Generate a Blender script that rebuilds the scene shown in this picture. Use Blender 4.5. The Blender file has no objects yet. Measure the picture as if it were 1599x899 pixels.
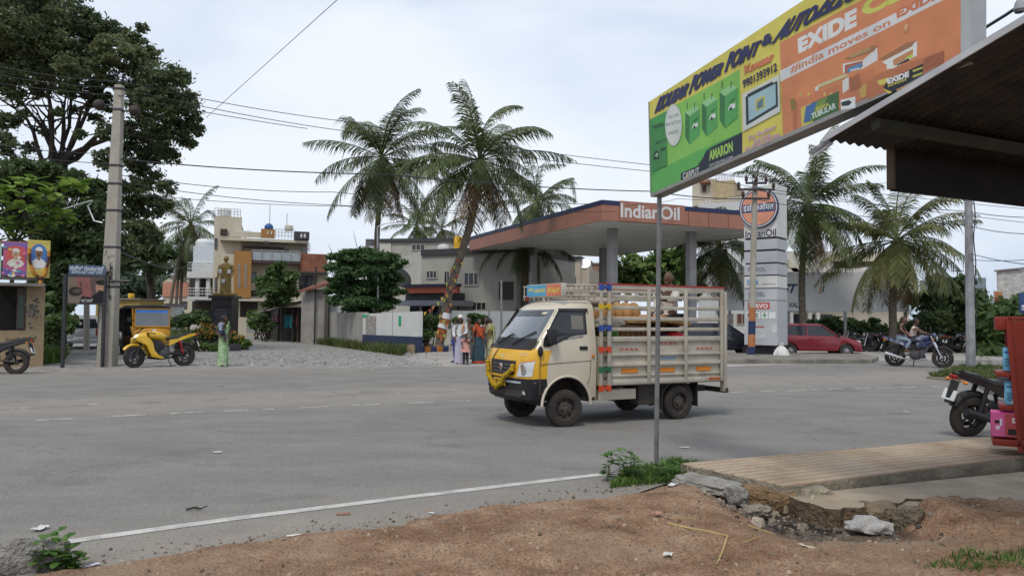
import bpy, bmesh, math, random
import numpy as np
from mathutils import Vector as V, Matrix, noise
rnd = random.Random(7)
S = bpy.context.scene; C = S.collection
R = math.radians; PI = math.pi
# ---------------- camera, world, sun, exposure ----------------
F = 1200.0; CH = 1.6
pt = math.atan(46.5 / F); rl = R(0.5)
FW = V((0, math.cos(pt), math.sin(pt))); r0 = V((1, 0, 0)); u0 = V((0, -math.sin(pt), math.cos(pt)))
RT = r0 * math.cos(rl) + u0 * math.sin(rl); UP = u0 * math.cos(rl) - r0 * math.sin(rl)
cd = bpy.data.cameras.new('camera'); cam = bpy.data.objects.new('camera', cd); C.objects.link(cam)
cam.matrix_world = Matrix(((RT.x, UP.x, -FW.x, 0), (RT.y, UP.y, -FW.y, 0), (RT.z, UP.z, -FW.z, CH), (0, 0, 0, 1)))
cd.sensor_width = 36; cd.sensor_fit = 'HORIZONTAL'; cd.lens = 36 * F / 1599; cd.clip_end = 3000; cd.clip_start = .05
S.camera = cam
S.view_settings.view_transform = 'Standard'; S.view_settings.look = 'None'; S.view_settings.exposure = 0.38; S.view_settings.gamma = 1
S.cycles.use_denoising = True; S.cycles.max_bounces = 6; S.cycles.transparent_max_bounces = 12
SUN_EL, SUN_AZ = R(58), R(200)     # azimuth measured from +Y towards +X
w = bpy.data.worlds.new('World'); S.world = w; w.use_nodes = True
nt = w.node_tree; N = nt.nodes; Lk = nt.links
bg = N['Background']; bg.inputs[1].default_value = 0.1
sky = N.new('ShaderNodeTexSky'); sky.sky_type = 'NISHITA'; sky.sun_disc = False
sky.sun_elevation = SUN_EL; sky.sun_rotation = SUN_AZ; sky.air_density = 1.2; sky.dust_density = 2.5
tc = N.new('ShaderNodeTexCoord'); mp = N.new('ShaderNodeMapping'); mp.inputs[3].default_value = (1, 1, 2.6)
ns = N.new('ShaderNodeTexNoise'); ns.inputs['Scale'].default_value = 1.7; ns.inputs['Detail'].default_value = 5; ns.inputs['Roughness'].default_value = .5
ns.inputs['Distortion'].default_value = .4
rp = N.new('ShaderNodeValToRGB'); rp.color_ramp.elements[0].position = .36; rp.color_ramp.elements[1].position = .62
rp.color_ramp.elements[0].color = (.49, .575, .71, 1); rp.color_ramp.elements[1].color = (.735, .775, .84, 1)
sc_ = N.new('ShaderNodeVectorMath'); sc_.operation = 'SCALE'; sc_.inputs[3].default_value = 10
mx = N.new('ShaderNodeMix'); mx.data_type = 'RGBA'; mx.inputs[0].default_value = .9
Lk.new(tc.outputs['Generated'], mp.inputs[0]); Lk.new(mp.outputs[0], ns.inputs['Vector']); Lk.new(ns.outputs[0], rp.inputs[0])
Lk.new(rp.outputs[0], sc_.inputs[0]); Lk.new(sky.outputs[0], mx.inputs[6]); Lk.new(sc_.outputs[0], mx.inputs[7]); Lk.new(mx.outputs[2], bg.inputs[0])
sl = bpy.data.lights.new('sun', 'SUN'); sl.energy = 1.5; sl.angle = R(12); sl.color = (1, .95, .87)
so = bpy.data.objects.new('sun', sl); C.objects.link(so)
sd = V((math.sin(SUN_AZ) * math.cos(SUN_EL), math.cos(SUN_AZ) * math.cos(SUN_EL), math.sin(SUN_EL)))
so.rotation_euler = sd.to_track_quat('Z', 'Y').to_euler(); so.location = (0, 0, 40)

# ---------------- pixel <-> world ----------------
def ray(px, py): return FW + RT * ((px - 799.5) / F) - UP * ((py - 449.5) / F)
def G(px, py, z=0.0):
    d = ray(px, py); t = (z - CH) / d.z; return V((d.x * t, d.y * t, z))
def P(px, py, Y):
    d = ray(px, py); t = Y / d.y; return V((d.x * t, Y, CH + d.z * t))
def at(px, Y, py=520):
    p = P(px, py, Y); p.z = 0; return p

# ---------------- tags ----------------
def tag(o, label=None, cat=None, group=None, kind=None):
    if label: o['label'] = label
    if cat: o['category'] = cat
    if group: o['group'] = group
    if kind: o['kind'] = kind
    return o
def emp(name, label, cat, loc=(0, 0, 0), rz=0.0, group=None):
    o = bpy.data.objects.new(name, None); C.objects.link(o); o.empty_display_size = .1
    o.location = loc; o.rotation_euler = (0, 0, rz); return tag(o, label, cat, group)
def copy_tree(o, parent=None):
    c = o.copy(); C.objects.link(c); c.parent = parent
    for ch in [x for x in KIDS.get(o.name, [])]:
        k = copy_tree(ch, c); KIDS.setdefault(c.name, []).append(k)
    return c
KIDS = {}

# ---------------- materials ----------------
MC = {}
def mat(name, col, rough=.75, var=.15, sc=5.0, bump=0.0, metal=0.0, spec=.35, stain=0.0, stcol=(.08, .07, .06), island=0.0, coat=0.0, detail=5):
    if name in MC: return MC[name]
    m = bpy.data.materials.new(name); m.use_nodes = True; n = m.node_tree.nodes; l = m.node_tree.links
    b = n['Principled BSDF']; b.inputs['Roughness'].default_value = rough; b.inputs['Metallic'].default_value = metal
    b.inputs['Specular IOR Level'].default_value = spec; b.inputs['Coat Weight'].default_value = coat
    t = n.new('ShaderNodeTexCoord'); x = n.new('ShaderNodeTexNoise'); x.inputs['Scale'].default_value = sc; x.inputs['Detail'].default_value = detail
    l.new(t.outputs['Object'], x.inputs['Vector'])
    hs = n.new('ShaderNodeHueSaturation'); hs.inputs['Color'].default_value = (*col, 1)
    mr = n.new('ShaderNodeMapRange'); mr.inputs[1].default_value = .3; mr.inputs[2].default_value = .7
    mr.inputs[3].default_value = 1 - var; mr.inputs[4].default_value = 1 + var; l.new(x.outputs[0], mr.inputs[0])
    val = mr.outputs[0]
    if island:
        g = n.new('ShaderNodeNewGeometry'); mr2 = n.new('ShaderNodeMapRange'); mr2.inputs[3].default_value = 1 - island; mr2.inputs[4].default_value = 1 + island
        l.new(g.outputs['Random Per Island'], mr2.inputs[0]); mm = n.new('ShaderNodeMath'); mm.operation = 'MULTIPLY'
        l.new(val, mm.inputs[0]); l.new(mr2.outputs[0], mm.inputs[1]); val = mm.outputs[0]
    l.new(val, hs.inputs['Value']); out = hs.outputs[0]
    if stain:
        x2 = n.new('ShaderNodeTexNoise'); x2.inputs['Scale'].default_value = sc * .45; x2.inputs['Detail'].default_value = 8; x2.inputs['Roughness'].default_value = .65
        mpp = n.new('ShaderNodeMapping'); mpp.inputs[3].default_value = (1, 1, .35); mpp.inputs[1].default_value = (3.1, 1.7, .4)
        l.new(t.outputs['Object'], mpp.inputs[0]); l.new(mpp.outputs[0], x2.inputs['Vector'])
        r2 = n.new('ShaderNodeMapRange'); r2.inputs[1].default_value = .48; r2.inputs[2].default_value = .72; r2.inputs[4].default_value = stain
        l.new(x2.outputs[0], r2.inputs[0]); mi = n.new('ShaderNodeMix'); mi.data_type = 'RGBA'
        l.new(r2.outputs[0], mi.inputs[0]); l.new(out, mi.inputs[6]); mi.inputs[7].default_value = (*stcol, 1); out = mi.outputs[2]
    l.new(out, b.inputs['Base Color'])
    if bump:
        bp = n.new('ShaderNodeBump'); bp.inputs['Strength'].default_value = bump; bp.inputs['Distance'].default_value = .05
        x3 = n.new('ShaderNodeTexNoise'); x3.inputs['Scale'].default_value = sc * 4; x3.inputs['Detail'].default_value = 4; l.new(t.outputs['Object'], x3.inputs['Vector'])
        l.new(x3.outputs[0], bp.inputs['Height']); l.new(bp.outputs[0], b.inputs['Normal'])
    MC[name] = m; return m
def leafmat(name, col, col2, sc=.6, trans=.25, rough=.55):
    """two leaf colours in clumps (world noise) and per leaf; some light passes through the blade"""
    if name in MC: return MC[name]
    m = bpy.data.materials.new(name); m.use_nodes = True; n = m.node_tree.nodes; l = m.node_tree.links
    b = n['Principled BSDF']; b.inputs['Roughness'].default_value = rough; b.inputs['Specular IOR Level'].default_value = .3
    t = n.new('ShaderNodeTexCoord'); x = n.new('ShaderNodeTexNoise'); x.inputs['Scale'].default_value = sc; x.inputs['Detail'].default_value = 3
    l.new(t.outputs['Object'], x.inputs['Vector'])
    g = n.new('ShaderNodeNewGeometry'); ad = n.new('ShaderNodeMath'); ad.operation = 'MULTIPLY_ADD'; ad.inputs[1].default_value = .45
    l.new(g.outputs['Random Per Island'], ad.inputs[0]); l.new(x.outputs[0], ad.inputs[2])
    rp = n.new('ShaderNodeValToRGB'); rp.color_ramp.elements[0].position = .5; rp.color_ramp.elements[1].position = .98
    rp.color_ramp.elements[0].color = (*col, 1); rp.color_ramp.elements[1].color = (*col2, 1)
    l.new(ad.outputs[0], rp.inputs[0]); l.new(rp.outputs[0], b.inputs['Base Color'])
    tr = n.new('ShaderNodeBsdfTranslucent'); l.new(rp.outputs[0], tr.inputs[0]); ms = n.new('ShaderNodeMixShader'); ms.inputs[0].default_value = trans
    o = n['Material Output']; l.new(b.outputs[0], ms.inputs[1]); l.new(tr.outputs[0], ms.inputs[2]); l.new(ms.outputs[0], o.inputs[0])
    MC[name] = m; return m
def printmat():
    if 'print' in MC: return MC['print']
    m = bpy.data.materials.new('print'); m.use_nodes = True; n = m.node_tree.nodes; l = m.node_tree.links; b = n['Principled BSDF']
    a = n.new('ShaderNodeAttribute'); a.attribute_name = 'Col'; t = n.new('ShaderNodeTexCoord'); x = n.new('ShaderNodeTexNoise'); x.inputs['Scale'].default_value = 3
    x.inputs['Detail'].default_value = 7; l.new(t.outputs['Object'], x.inputs['Vector'])
    mr = n.new('ShaderNodeMapRange'); mr.inputs[1].default_value = .3; mr.inputs[2].default_value = .7; mr.inputs[3].default_value = .78; mr.inputs[4].default_value = .98
    l.new(x.outputs[0], mr.inputs[0]); hs = n.new('ShaderNodeHueSaturation'); hs.inputs['Saturation'].default_value = .88; l.new(a.outputs['Color'], hs.inputs['Color']); l.new(mr.outputs[0], hs.inputs['Value'])
    w2 = n.new('ShaderNodeTexNoise'); w2.inputs['Scale'].default_value = 2.2; w2.inputs['Detail'].default_value = 2; w2.inputs['Distortion'].default_value = 1.2; l.new(t.outputs['Object'], w2.inputs['Vector']); bp = n.new('ShaderNodeBump'); bp.inputs['Strength'].default_value = .35; bp.inputs['Distance'].default_value = .03; l.new(w2.outputs[0], bp.inputs['Height']); l.new(bp.outputs[0], b.inputs['Normal'])
    l.new(hs.outputs[0], b.inputs['Base Color']); b.inputs['Roughness'].default_value = .42; b.inputs['Specular IOR Level'].default_value = .35
    MC['print'] = m; return m
def glassmat(name='dark_glass', col=(.02, .024, .028), rough=.06):
    return mat(name, col, rough=rough, var=.3, sc=1.5, spec=.6)

# ---------------- mesh builder ----------------
def lin(c):   # '#rrggbb' -> linear
    c = c.lstrip('#'); o = []
    for i in (0, 2, 4):
        v = int(c[i:i + 2], 16) / 255; o.append(v / 12.92 if v <= .04045 else ((v + .055) / 1.055) ** 2.4)
    return tuple(o)
class M:
    def __init__(s): s.v = []; s.f = []; s.m = []
    def add(s, vs, fs, m=0):
        i = len(s.v); s.v += [tuple(x) for x in vs]; s.f += [tuple(i + k for k in f) for f in fs]; s.m += [m] * len(fs); return i
    def tr(s, i0, mt):
        for k in range(i0, len(s.v)): s.v[k] = tuple(mt @ V(s.v[k]))
        return s
    def box(s, c, d, m=0, rot=None, taper=1.0):
        x, y, z = (k / 2 for k in d); vs = []
        for dz in (-1, 1):
            t = taper if dz > 0 else 1
            for dx, dy in ((-1, -1), (1, -1), (1, 1), (-1, 1)):
                p = V((dx * x * t, dy * y * t, dz * z))
                if rot: p = rot @ p
                vs.append(p + V(c))
        return s.add(vs, [(3, 2, 1, 0), (4, 5, 6, 7), (0, 1, 5, 4), (1, 2, 6, 5), (2, 3, 7, 6), (3, 0, 4, 7)], m)
    def b2(s, a, b, m=0): return s.box([(a[i] + b[i]) / 2 for i in range(3)], [abs(b[i] - a[i]) for i in range(3)], m)
    def poly(s, pts, m=0): return s.add(pts, [tuple(range(len(pts)))], m)
    def loft(s, rings, m=0, cap=True, closed=True, mf=None):
        n = len(rings[0]); vs = [p for r in rings for p in r]; i = s.add(vs, [], m); k = n if closed else n - 1
        for a in range(len(rings) - 1):
            for j in range(k):
                q = (j + 1) % n; s.f.append((i + a * n + j, i + a * n + q, i + (a + 1) * n + q, i + (a + 1) * n + j)); s.m.append(mf(a, j) if mf else m)
        if cap:
            s.f.append(tuple(i + j for j in reversed(range(n)))); s.m.append(m)
            e = i + (len(rings) - 1) * n; s.f.append(tuple(e + j for j in range(n))); s.m.append(m)
        return i
    def tube(s, pts, r, n=8, m=0, cap=True, sx=1.0):
        pts = [V(p) for p in pts]; L = len(pts); rr = r if isinstance(r, (list, tuple)) else [r] * L; rings = []; up = V((0, 0, 1)); pu = None
        for k in range(L):
            d = (pts[min(k + 1, L - 1)] - pts[max(k - 1, 0)]).normalized()
            if pu is None: pu = V((1, 0, 0)) if abs(d.z) > .9 else up
            a = d.cross(pu)
            if a.length < 1e-4: a = d.cross(V((0, 1, 0)))
            a.normalize(); b = a.cross(d).normalized(); pu = b
            rings.append([pts[k] + (a * math.cos(t) * sx + b * math.sin(t)) * rr[k] for t in [2 * PI * j / n for j in range(n)]])
        return s.loft(rings, m, cap)
    def ell(s, c, r, m=0, sg=12, rg=8, rot=None):
        r = r if isinstance(r, (tuple, list)) else (r, r, r); vs = []
        for a in range(rg + 1):
            th = PI * a / rg
            for b in range(sg):
                ph = 2 * PI * b / sg; p = V((math.sin(th) * math.cos(ph) * r[0], math.sin(th) * math.sin(ph) * r[1], math.cos(th) * r[2]))
                vs.append((rot @ p if rot else p) + V(c))
        fs = []
        for a in range(rg):
            for b in range(sg):
                q = (b + 1) % sg; fs.append((a * sg + b, (a + 1) * sg + b, (a + 1) * sg + q, a * sg + q))
        return s.add(vs, fs, m)
    def ext(s, poly, a, b, m=0, ax='y', mside=None):
        """extrude a 2-D outline: ax 'y' -> outline in xz, 'x' -> yz, 'z' -> xy"""
        def q(u, v, t): return (u, t, v) if ax == 'y' else ((t, u, v) if ax == 'x' else (u, v, t))
        n = len(poly); i = s.add([q(u, v, a) for u, v in poly] + [q(u, v, b) for u, v in poly], [tuple(range(n)), tuple(reversed(range(n, 2 * n)))], m)
        for k in range(n):
            s.f.append((i + k, i + n + k, i + n + (k + 1) % n, i + (k + 1) % n)); s.m.append(m if mside is None else mside)
        return i
    def lathe(s, prof, c=(0, 0, 0), ax='z', n=20, m=0, cap=True):
        rings = []
        for r, h in prof:
            ring = []
            for j in range(n):
                t = 2 * PI * j / n; a, b = r * math.cos(t), r * math.sin(t)
                p = (a, b, h) if ax == 'z' else ((a, h, b) if ax == 'y' else (h, a, b)); ring.append(V(p) + V(c))
            rings.append(ring)
        return s.loft(rings, m, cap)
    def build(s, name, mats, parent=None, smooth=35, bevel=0, fix=True):
        me = bpy.data.meshes.new(name); me.from_pydata(s.v, [], s.f)
        for x in (mats if isinstance(mats, (list, tuple)) else [mats]): me.materials.append(x)
        me.polygons.foreach_set('material_index', s.m); me.update()
        if fix or bevel:
            bm = bmesh.new(); bm.from_mesh(me)
            if bevel:
                bmesh.ops.remove_doubles(bm, verts=bm.verts, dist=1e-5)
                es = [e for e in bm.edges if len(e.link_faces) == 2 and e.calc_face_angle(0) > .6]
                bmesh.ops.bevel(bm, geom=es, offset=bevel, segments=2, profile=.5, affect='EDGES', clamp_overlap=True)
            bmesh.ops.recalc_face_normals(bm, faces=bm.faces); bm.to_mesh(me); bm.free()
        if smooth:
            me.polygons.foreach_set('use_smooth', [True] * len(me.polygons)); me.set_sharp_from_angle(angle=R(smooth))
        o = bpy.data.objects.new(name, me); C.objects.link(o)
        if parent: o.parent = parent; KIDS.setdefault(parent.name, []).append(o)
        return o
def boolcut(o, cut):
    """cut mesh-builder CUT out of object o (wheel arches, openings)"""
    c = cut.build('cutter', list(o.data.materials)); c.parent = o.parent; c.matrix_basis = o.matrix_basis.copy()
    md = o.modifiers.new('b', 'BOOLEAN'); md.operation = 'DIFFERENCE'; md.object = c; md.solver = 'EXACT'
    bpy.context.view_layer.update(); dg = bpy.context.evaluated_depsgraph_get()
    me = bpy.data.meshes.new_from_object(o.evaluated_get(dg)); o.modifiers.clear(); o.data = me
    bpy.data.objects.remove(c); me.polygons.foreach_set('use_smooth', [True] * len(me.polygons)); me.set_sharp_from_angle(angle=R(35))
def raw(name, v, f, m, parent=None, smooth=False):
    me = bpy.data.meshes.new(name); me.from_pydata(v, [], f); me.materials.append(m)
    if smooth: me.polygons.foreach_set('use_smooth', [True] * len(me.polygons))
    me.update(); o = bpy.data.objects.new(name, me); C.objects.link(o)
    if parent: o.parent = parent; KIDS.setdefault(parent.name, []).append(o)
    return o

# ---------------- printed surfaces (writing, posters) ----------------
TXT = {}
def txtmesh(s, bold=0.0):
    k = (s, bold)
    if k not in TXT:
        c = bpy.data.curves.new('t', 'FONT'); c.body = s; c.size = 1; c.offset = bold; c.resolution_u = 3; c.fill_mode = 'FRONT'
        o = bpy.data.objects.new('t', c); C.objects.link(o); bpy.context.view_layer.update()
        e = o.evaluated_get(bpy.context.evaluated_depsgraph_get()); me = e.to_mesh()
        vs = [tuple(v.co[:2]) for v in me.vertices]; fs = [tuple(p.vertices) for p in me.polygons]; e.to_mesh_clear()
        bpy.data.objects.remove(o); bpy.data.curves.remove(c)
        if vs:
            xs = [v[0] for v in vs]; ys = [v[1] for v in vs]; x0, x1, y0, y1 = min(xs), max(xs), min(ys), max(ys)
            vs = [((x - x0) / max(x1 - x0, 1e-6), (y - y0) / max(y1 - y0, 1e-6)) for x, y in vs]
        TXT[k] = (vs, fs)
    return TXT[k]
class Print:
    """flat coloured outlines on a surface; to3(u, v, w) maps them to 3-D, w is the lift above the surface"""
    def __init__(s, to3, step=.0004): s.to3 = to3; s.v = []; s.f = []; s.c = []; s.w = 0; s.step = step
    def up(s): s.w += s.step
    def poly(s, pts, col, lift=True):
        if lift: s.up()
        i = len(s.v); s.v += [tuple(s.to3(p[0], p[1], s.w)) for p in pts]; s.f.append(tuple(range(i, i + len(pts)))); s.c.append(lin(col)); return s
    def rect(s, u0, v0, u1, v1, col): return s.poly([(u0, v0), (u1, v0), (u1, v1), (u0, v1)], col)
    def ell(s, c, rx, ry, col, n=28, a0=0, a1=2 * PI): return s.poly([(c[0] + rx * math.cos(a0 + (a1 - a0) * k / n), c[1] + ry * math.sin(a0 + (a1 - a0) * k / n)) for k in range(n)], col)
    def line(s, a, b, wd, col):
        d = V((b[0] - a[0], b[1] - a[1])); n = V((-d.y, d.x)).normalized() * wd / 2
        return s.poly([(a[0] + n.x, a[1] + n.y), (a[0] - n.x, a[1] - n.y), (b[0] - n.x, b[1] - n.y), (b[0] + n.x, b[1] + n.y)], col)
    def text(s, t, q, col, bold=.0, slant=0.0):
        """q: corners bl, br, tr, tl of the box the words fill"""
        s.up(); vs, fs = txtmesh(t, bold); i = len(s.v); bl, br, tr, tl = [V(p) for p in q]
        for x, y in vs:
            x2 = x + slant * (y - .5); p = (bl * (1 - x2) + br * x2) * (1 - y) + (tl * (1 - x2) + tr * x2) * y; s.v.append(tuple(s.to3(p.x, p.y, s.w)))
        s.f += [tuple(i + k for k in f) for f in fs]; s.c += [lin(col)] * len(fs); return s
    def tbox(s, t, u0, v0, u1, v1, col, bold=0., slant=0.): return s.text(t, [(u0, v0), (u1, v0), (u1, v1), (u0, v1)], col, bold, slant)
    def build(s, name, parent=None):
        o = raw(name, s.v, s.f, printmat(), parent); a = o.data.color_attributes.new('Col', 'FLOAT_COLOR', 'CORNER'); d = []
        for p, c in zip(o.data.polygons, s.c): d += list((*c, 1)) * len(p.vertices)
        a.data.foreach_set('color', d); return o
class Fac:
    """a wall standing between two ground points; local x along it, y away from the viewer, z up; pixels turn into places on it"""
    def __init__(s, name, label, cat, a, b, group=None):
        s.A, s.B = V((a[0], a[1], 0)), V((b[0], b[1], 0)); s.X = (s.B - s.A).normalized(); s.Y = V((-s.X.y, s.X.x, 0)); s.L = (s.B - s.A).length
        s.e = emp(name, label, cat, s.A, math.atan2(s.X.y, s.X.x), group)
    def xz(s, px, py, off=0.0):
        d = ray(px, py); o = V((0, 0, CH)); t = ((s.A + s.Y * off) - o).dot(s.Y) / d.dot(s.Y); p = o + d * t; return (p - s.A).dot(s.X), p.z
    def rect(s, x0, y0, x1, y1, off=0.0):
        a = s.xz(x0, y0, off); b = s.xz(x1, y1, off); return min(a[0], b[0]), min(a[1], b[1]), max(a[0], b[0]), max(a[1], b[1])
    def blk(s, name, m, x0, y0, x1, y1, yb=.0, ye=.2, bevel=0, base=None, par=None):
        """box seen at pixel rectangle, from local y=yb to y=ye"""
        a, z0, b, z1 = s.rect(x0, y0, x1, y1, yb)
        if base is not None: z0 = base
        q = M(); q.b2((a, yb, z0), (b, ye, z1)); return q.build(name, m, par or s.e, bevel=bevel)
    def win(s, x0, y0, x1, y1, mf, mg, n=2, off=0.0, par=None, name='window', hz=0):
        a, z0, b, z1 = s.rect(x0, y0, x1, y1, off); t = min(.07, (b - a) * .12); q = M(); y0_, y1_ = off - .07, off + .02
        q.b2((a, y0_, z0), (b, y1_, z0 + t)); q.b2((a, y0_, z1 - t), (b, y1_, z1)); q.b2((a, y0_, z0 + t), (a + t, y1_, z1 - t)); q.b2((b - t, y0_, z0 + t), (b, y1_, z1 - t))
        for k in range(1, n): x = a + (b - a) * k / n; q.b2((x - t * .4, y0_ + .01, z0 + t), (x + t * .4, y1_, z1 - t))
        for k in range(1, hz + 1): z = z0 + (z1 - z0) * k / (hz + 1); q.b2((a + t, y0_ + .02, z - t * .3), (b - t, y1_, z + t * .3))
        o = q.build(name, mf, par or s.e); g = M(); g.b2((a + t * .5, off - .03, z0 + t * .5), (b - t * .5, off + .01, z1 - t * .5)); g.build('pane', mg, o); return o
# ================= ground, road, verge, pavement =================
RU = V((math.cos(R(25)), math.sin(R(25)), 0)); RV = V((-RU.y, RU.x, 0))
def groundmat(name, c1, c2, c3, sc=1.2, bump=.5, rough=.95, fine=60, grit=.25, streak=0.0, ang=25):
    m = bpy.data.materials.new(name); m.use_nodes = True; n = m.node_tree.nodes; l = m.node_tree.links; b = n['Principled BSDF']
    b.inputs['Roughness'].default_value = rough; b.inputs['Specular IOR Level'].default_value = .2
    t = n.new('ShaderNodeTexCoord'); mp = n.new('ShaderNodeMapping'); mp.inputs[2].default_value = (0, 0, R(-ang)); mp.inputs[3].default_value = ((.45 if streak else 1), 1, 1)
    l.new(t.outputs['Object'], mp.inputs[0])
    a = n.new('ShaderNodeTexNoise'); a.inputs['Scale'].default_value = sc; a.inputs['Detail'].default_value = 9; a.inputs['Roughness'].default_value = .62; l.new(mp.outputs[0], a.inputs['Vector'])
    rp = n.new('ShaderNodeValToRGB'); e = rp.color_ramp.elements; e[0].position = .36; e[0].color = (*c1, 1); e[1].position = .66; e[1].color = (*c3, 1)
    k = e.new(.5); k.color = (*c2, 1); l.new(a.outputs[0], rp.inputs[0])
    f = n.new('ShaderNodeTexNoise'); f.inputs['Scale'].default_value = fine; f.inputs['Detail'].default_value = 3; l.new(t.outputs['Object'], f.inputs['Vector'])
    mr = n.new('ShaderNodeMapRange'); mr.inputs[1].default_value = .3; mr.inputs[2].default_value = .7; mr.inputs[3].default_value = 1 - grit; mr.inputs[4].default_value = 1 + grit; l.new(f.outputs[0], mr.inputs[0])
    hs = n.new('ShaderNodeHueSaturation'); l.new(rp.outputs[0], hs.inputs['Color']); l.new(mr.outputs[0], hs.inputs['Value']); l.new(hs.outputs[0], b.inputs['Base Color'])
    bp = n.new('ShaderNodeBump'); bp.inputs['Strength'].default_value = bump; bp.inputs['Distance'].default_value = .03; l.new(f.outputs[0], bp.inputs['Height']); l.new(bp.outputs[0], b.inputs['Normal'])
    m['hs'] = hs.name; return m, n, l, hs, b, t
def struct(o, name=None): o['kind'] = 'structure'; return o
gm = groundmat('earth_ground', (.10, .085, .06), (.15, .125, .09), (.2, .17, .125), sc=.25, fine=12)[0]
hx0, hx1, hy0, hy1, BIG = -7.0, 16.0, -4.0, 10.5, 900.0
q = M(); q.v = [(-BIG, -BIG, 0), (BIG, -BIG, 0), (BIG, BIG, 0), (-BIG, BIG, 0), (hx0, hy0, 0), (hx1, hy0, 0), (hx1, hy1, 0), (hx0, hy1, 0)]
q.f = [(0, 1, 5, 4), (1, 2, 6, 5), (2, 3, 7, 6), (3, 0, 4, 7)]; q.m = [0] * 4; struct(q.build('ground', gm, smooth=0))
# road: worn asphalt with dusty bands along the traffic lanes
rm, n, l, hs, b, t = groundmat('worn_asphalt', (.172, .166, .157), (.194, .187, .176), (.218, .21, .197), sc=1.6, bump=.6, rough=.88, fine=75, grit=.3, streak=1)
mp = n.new('ShaderNodeMapping'); mp.inputs[2].default_value = (0, 0, R(-25)); l.new(t.outputs['Object'], mp.inputs[0])
sx = n.new('ShaderNodeSeparateXYZ'); l.new(mp.outputs[0], sx.inputs[0])
ws = n.new('ShaderNodeTexNoise'); ws.inputs['Scale'].default_value = .35; ws.inputs['Detail'].default_value = 5; l.new(t.outputs['Object'], ws.inputs['Vector'])
wa = n.new('ShaderNodeMath'); wa.operation = 'MULTIPLY_ADD'; wa.inputs[1].default_value = 2.4; l.new(ws.outputs[0], wa.inputs[0]); l.new(sx.outputs[1], wa.inputs[2])
mrr = n.new('ShaderNodeMapRange'); mrr.inputs[1].default_value = 5; mrr.inputs[2].default_value = 27; l.new(wa.outputs[0], mrr.inputs[0])
dr = n.new('ShaderNodeValToRGB'); e = dr.color_ramp.elements
for p_, v_ in ((.0, .75), (.09, .62), (.15, .12), (.3, .0), (.43, .1), (.50, .62), (.57, .55), (.63, .05), (.78, .12), (.88, .4)): k = e.new(p_); k.color = (v_, v_, v_, 1)
e[-1].color = (.85, .85, .85, 1); l.new(mrr.outputs[0], dr.inputs[0])
md = n.new('ShaderNodeMix'); md.data_type = 'RGBA'; l.new(dr.outputs[0], md.inputs[0]); l.new(hs.outputs[0], md.inputs[6]); md.inputs[7].default_value = (.33, .285, .23, 1)
wn = n.new('ShaderNodeTexNoise'); wn.inputs['Scale'].default_value = 2.2; wn.inputs['Detail'].default_value = 8; l.new(t.outputs['Object'], wn.inputs['Vector'])
wm = n.new('ShaderNodeMath'); wm.operation = 'MULTIPLY'; l.new(dr.outputs[0], wm.inputs[0]); l.new(wn.outputs[0], wm.inputs[1]); wm2 = n.new('ShaderNodeMath'); wm2.operation = 'MULTIPLY'; wm2.inputs[1].default_value = 1.35
l.new(wm.outputs[0], wm2.inputs[0]); l.new(wm2.outputs[0], md.inputs[0]); 
vo = n.new('ShaderNodeTexVoronoi'); vo.feature = 'DISTANCE_TO_EDGE'; vo.inputs['Scale'].default_value = .42; vd = n.new('ShaderNodeMix'); vd.data_type = 'RGBA'; vd.inputs[0].default_value = .12
l.new(t.outputs['Object'], vd.inputs[6]); l.new(wn.outputs['Color'], vd.inputs[7]); vw = n.new('ShaderNodeVectorMath'); vw.operation = 'MULTIPLY_ADD'; vw.inputs[1].default_value = (1.1, 1.1, 0); l.new(wn.outputs['Color'], vw.inputs[0]); l.new(t.outputs['Object'], vw.inputs[2]); l.new(vw.outputs[0], vo.inputs['Vector'])
cr = n.new('ShaderNodeMapRange'); cr.inputs[1].default_value = .0; cr.inputs[2].default_value = .012; cr.inputs[3].default_value = .55; cr.inputs[4].default_value = 0; l.new(vo.outputs['Distance'], cr.inputs[0])
cm_ = n.new('ShaderNodeMath'); cm_.operation = 'MULTIPLY'; l.new(cr.outputs[0], cm_.inputs[0]); cg = n.new('ShaderNodeMapRange'); cg.inputs[1].default_value = .5; cg.inputs[2].default_value = .6; l.new(ws.outputs[0], cg.inputs[0]); l.new(cg.outputs[0], cm_.inputs[1])
oi = n.new('ShaderNodeTexNoise'); oi.inputs['Scale'].default_value = .8; oi.inputs['Detail'].default_value = 6; l.new(mp.outputs[0], oi.inputs['Vector']); og = n.new('ShaderNodeMapRange'); og.inputs[1].default_value = .6; og.inputs[2].default_value = .74; og.inputs[4].default_value = .45; l.new(oi.outputs[0], og.inputs[0])
mxm = n.new('ShaderNodeMath'); mxm.operation = 'MAXIMUM'; l.new(cm_.outputs[0], mxm.inputs[0]); l.new(og.outputs[0], mxm.inputs[1])
mk = n.new('ShaderNodeMix'); mk.data_type = 'RGBA'; l.new(mxm.outputs[0], mk.inputs[0]); l.new(md.outputs[2], mk.inputs[6]); mk.inputs[7].default_value = (.085, .08, .076, 1); l.new(mk.outputs[2], b.inputs['Base Color'])
def uv2(u, v, z=0): p = RU * u + RV * v; p.z = z; return p
far = [G(px, py, .008) for px, py in ((1599, 562), (1400, 562), (1140, 572), (690, 571.5), (350, 576), (0, 582))]
rp_ = [uv2(-60, 5.0, .008), uv2(2.6, 5.25, .008), uv2(5.0, 6.4, .008), uv2(60, 6.4, .008), V((90, 52, .008))] + far + [uv2(-60, 25.5, .008)]
q = M(); q.poly(rp_); struct(q.build('road', rm, smooth=0))
gv = groundmat('grey_gravel', (.17, .165, .155), (.25, .24, .225), (.33, .315, .3), sc=3, fine=26, grit=.5, bump=1.0)[0]
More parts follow.
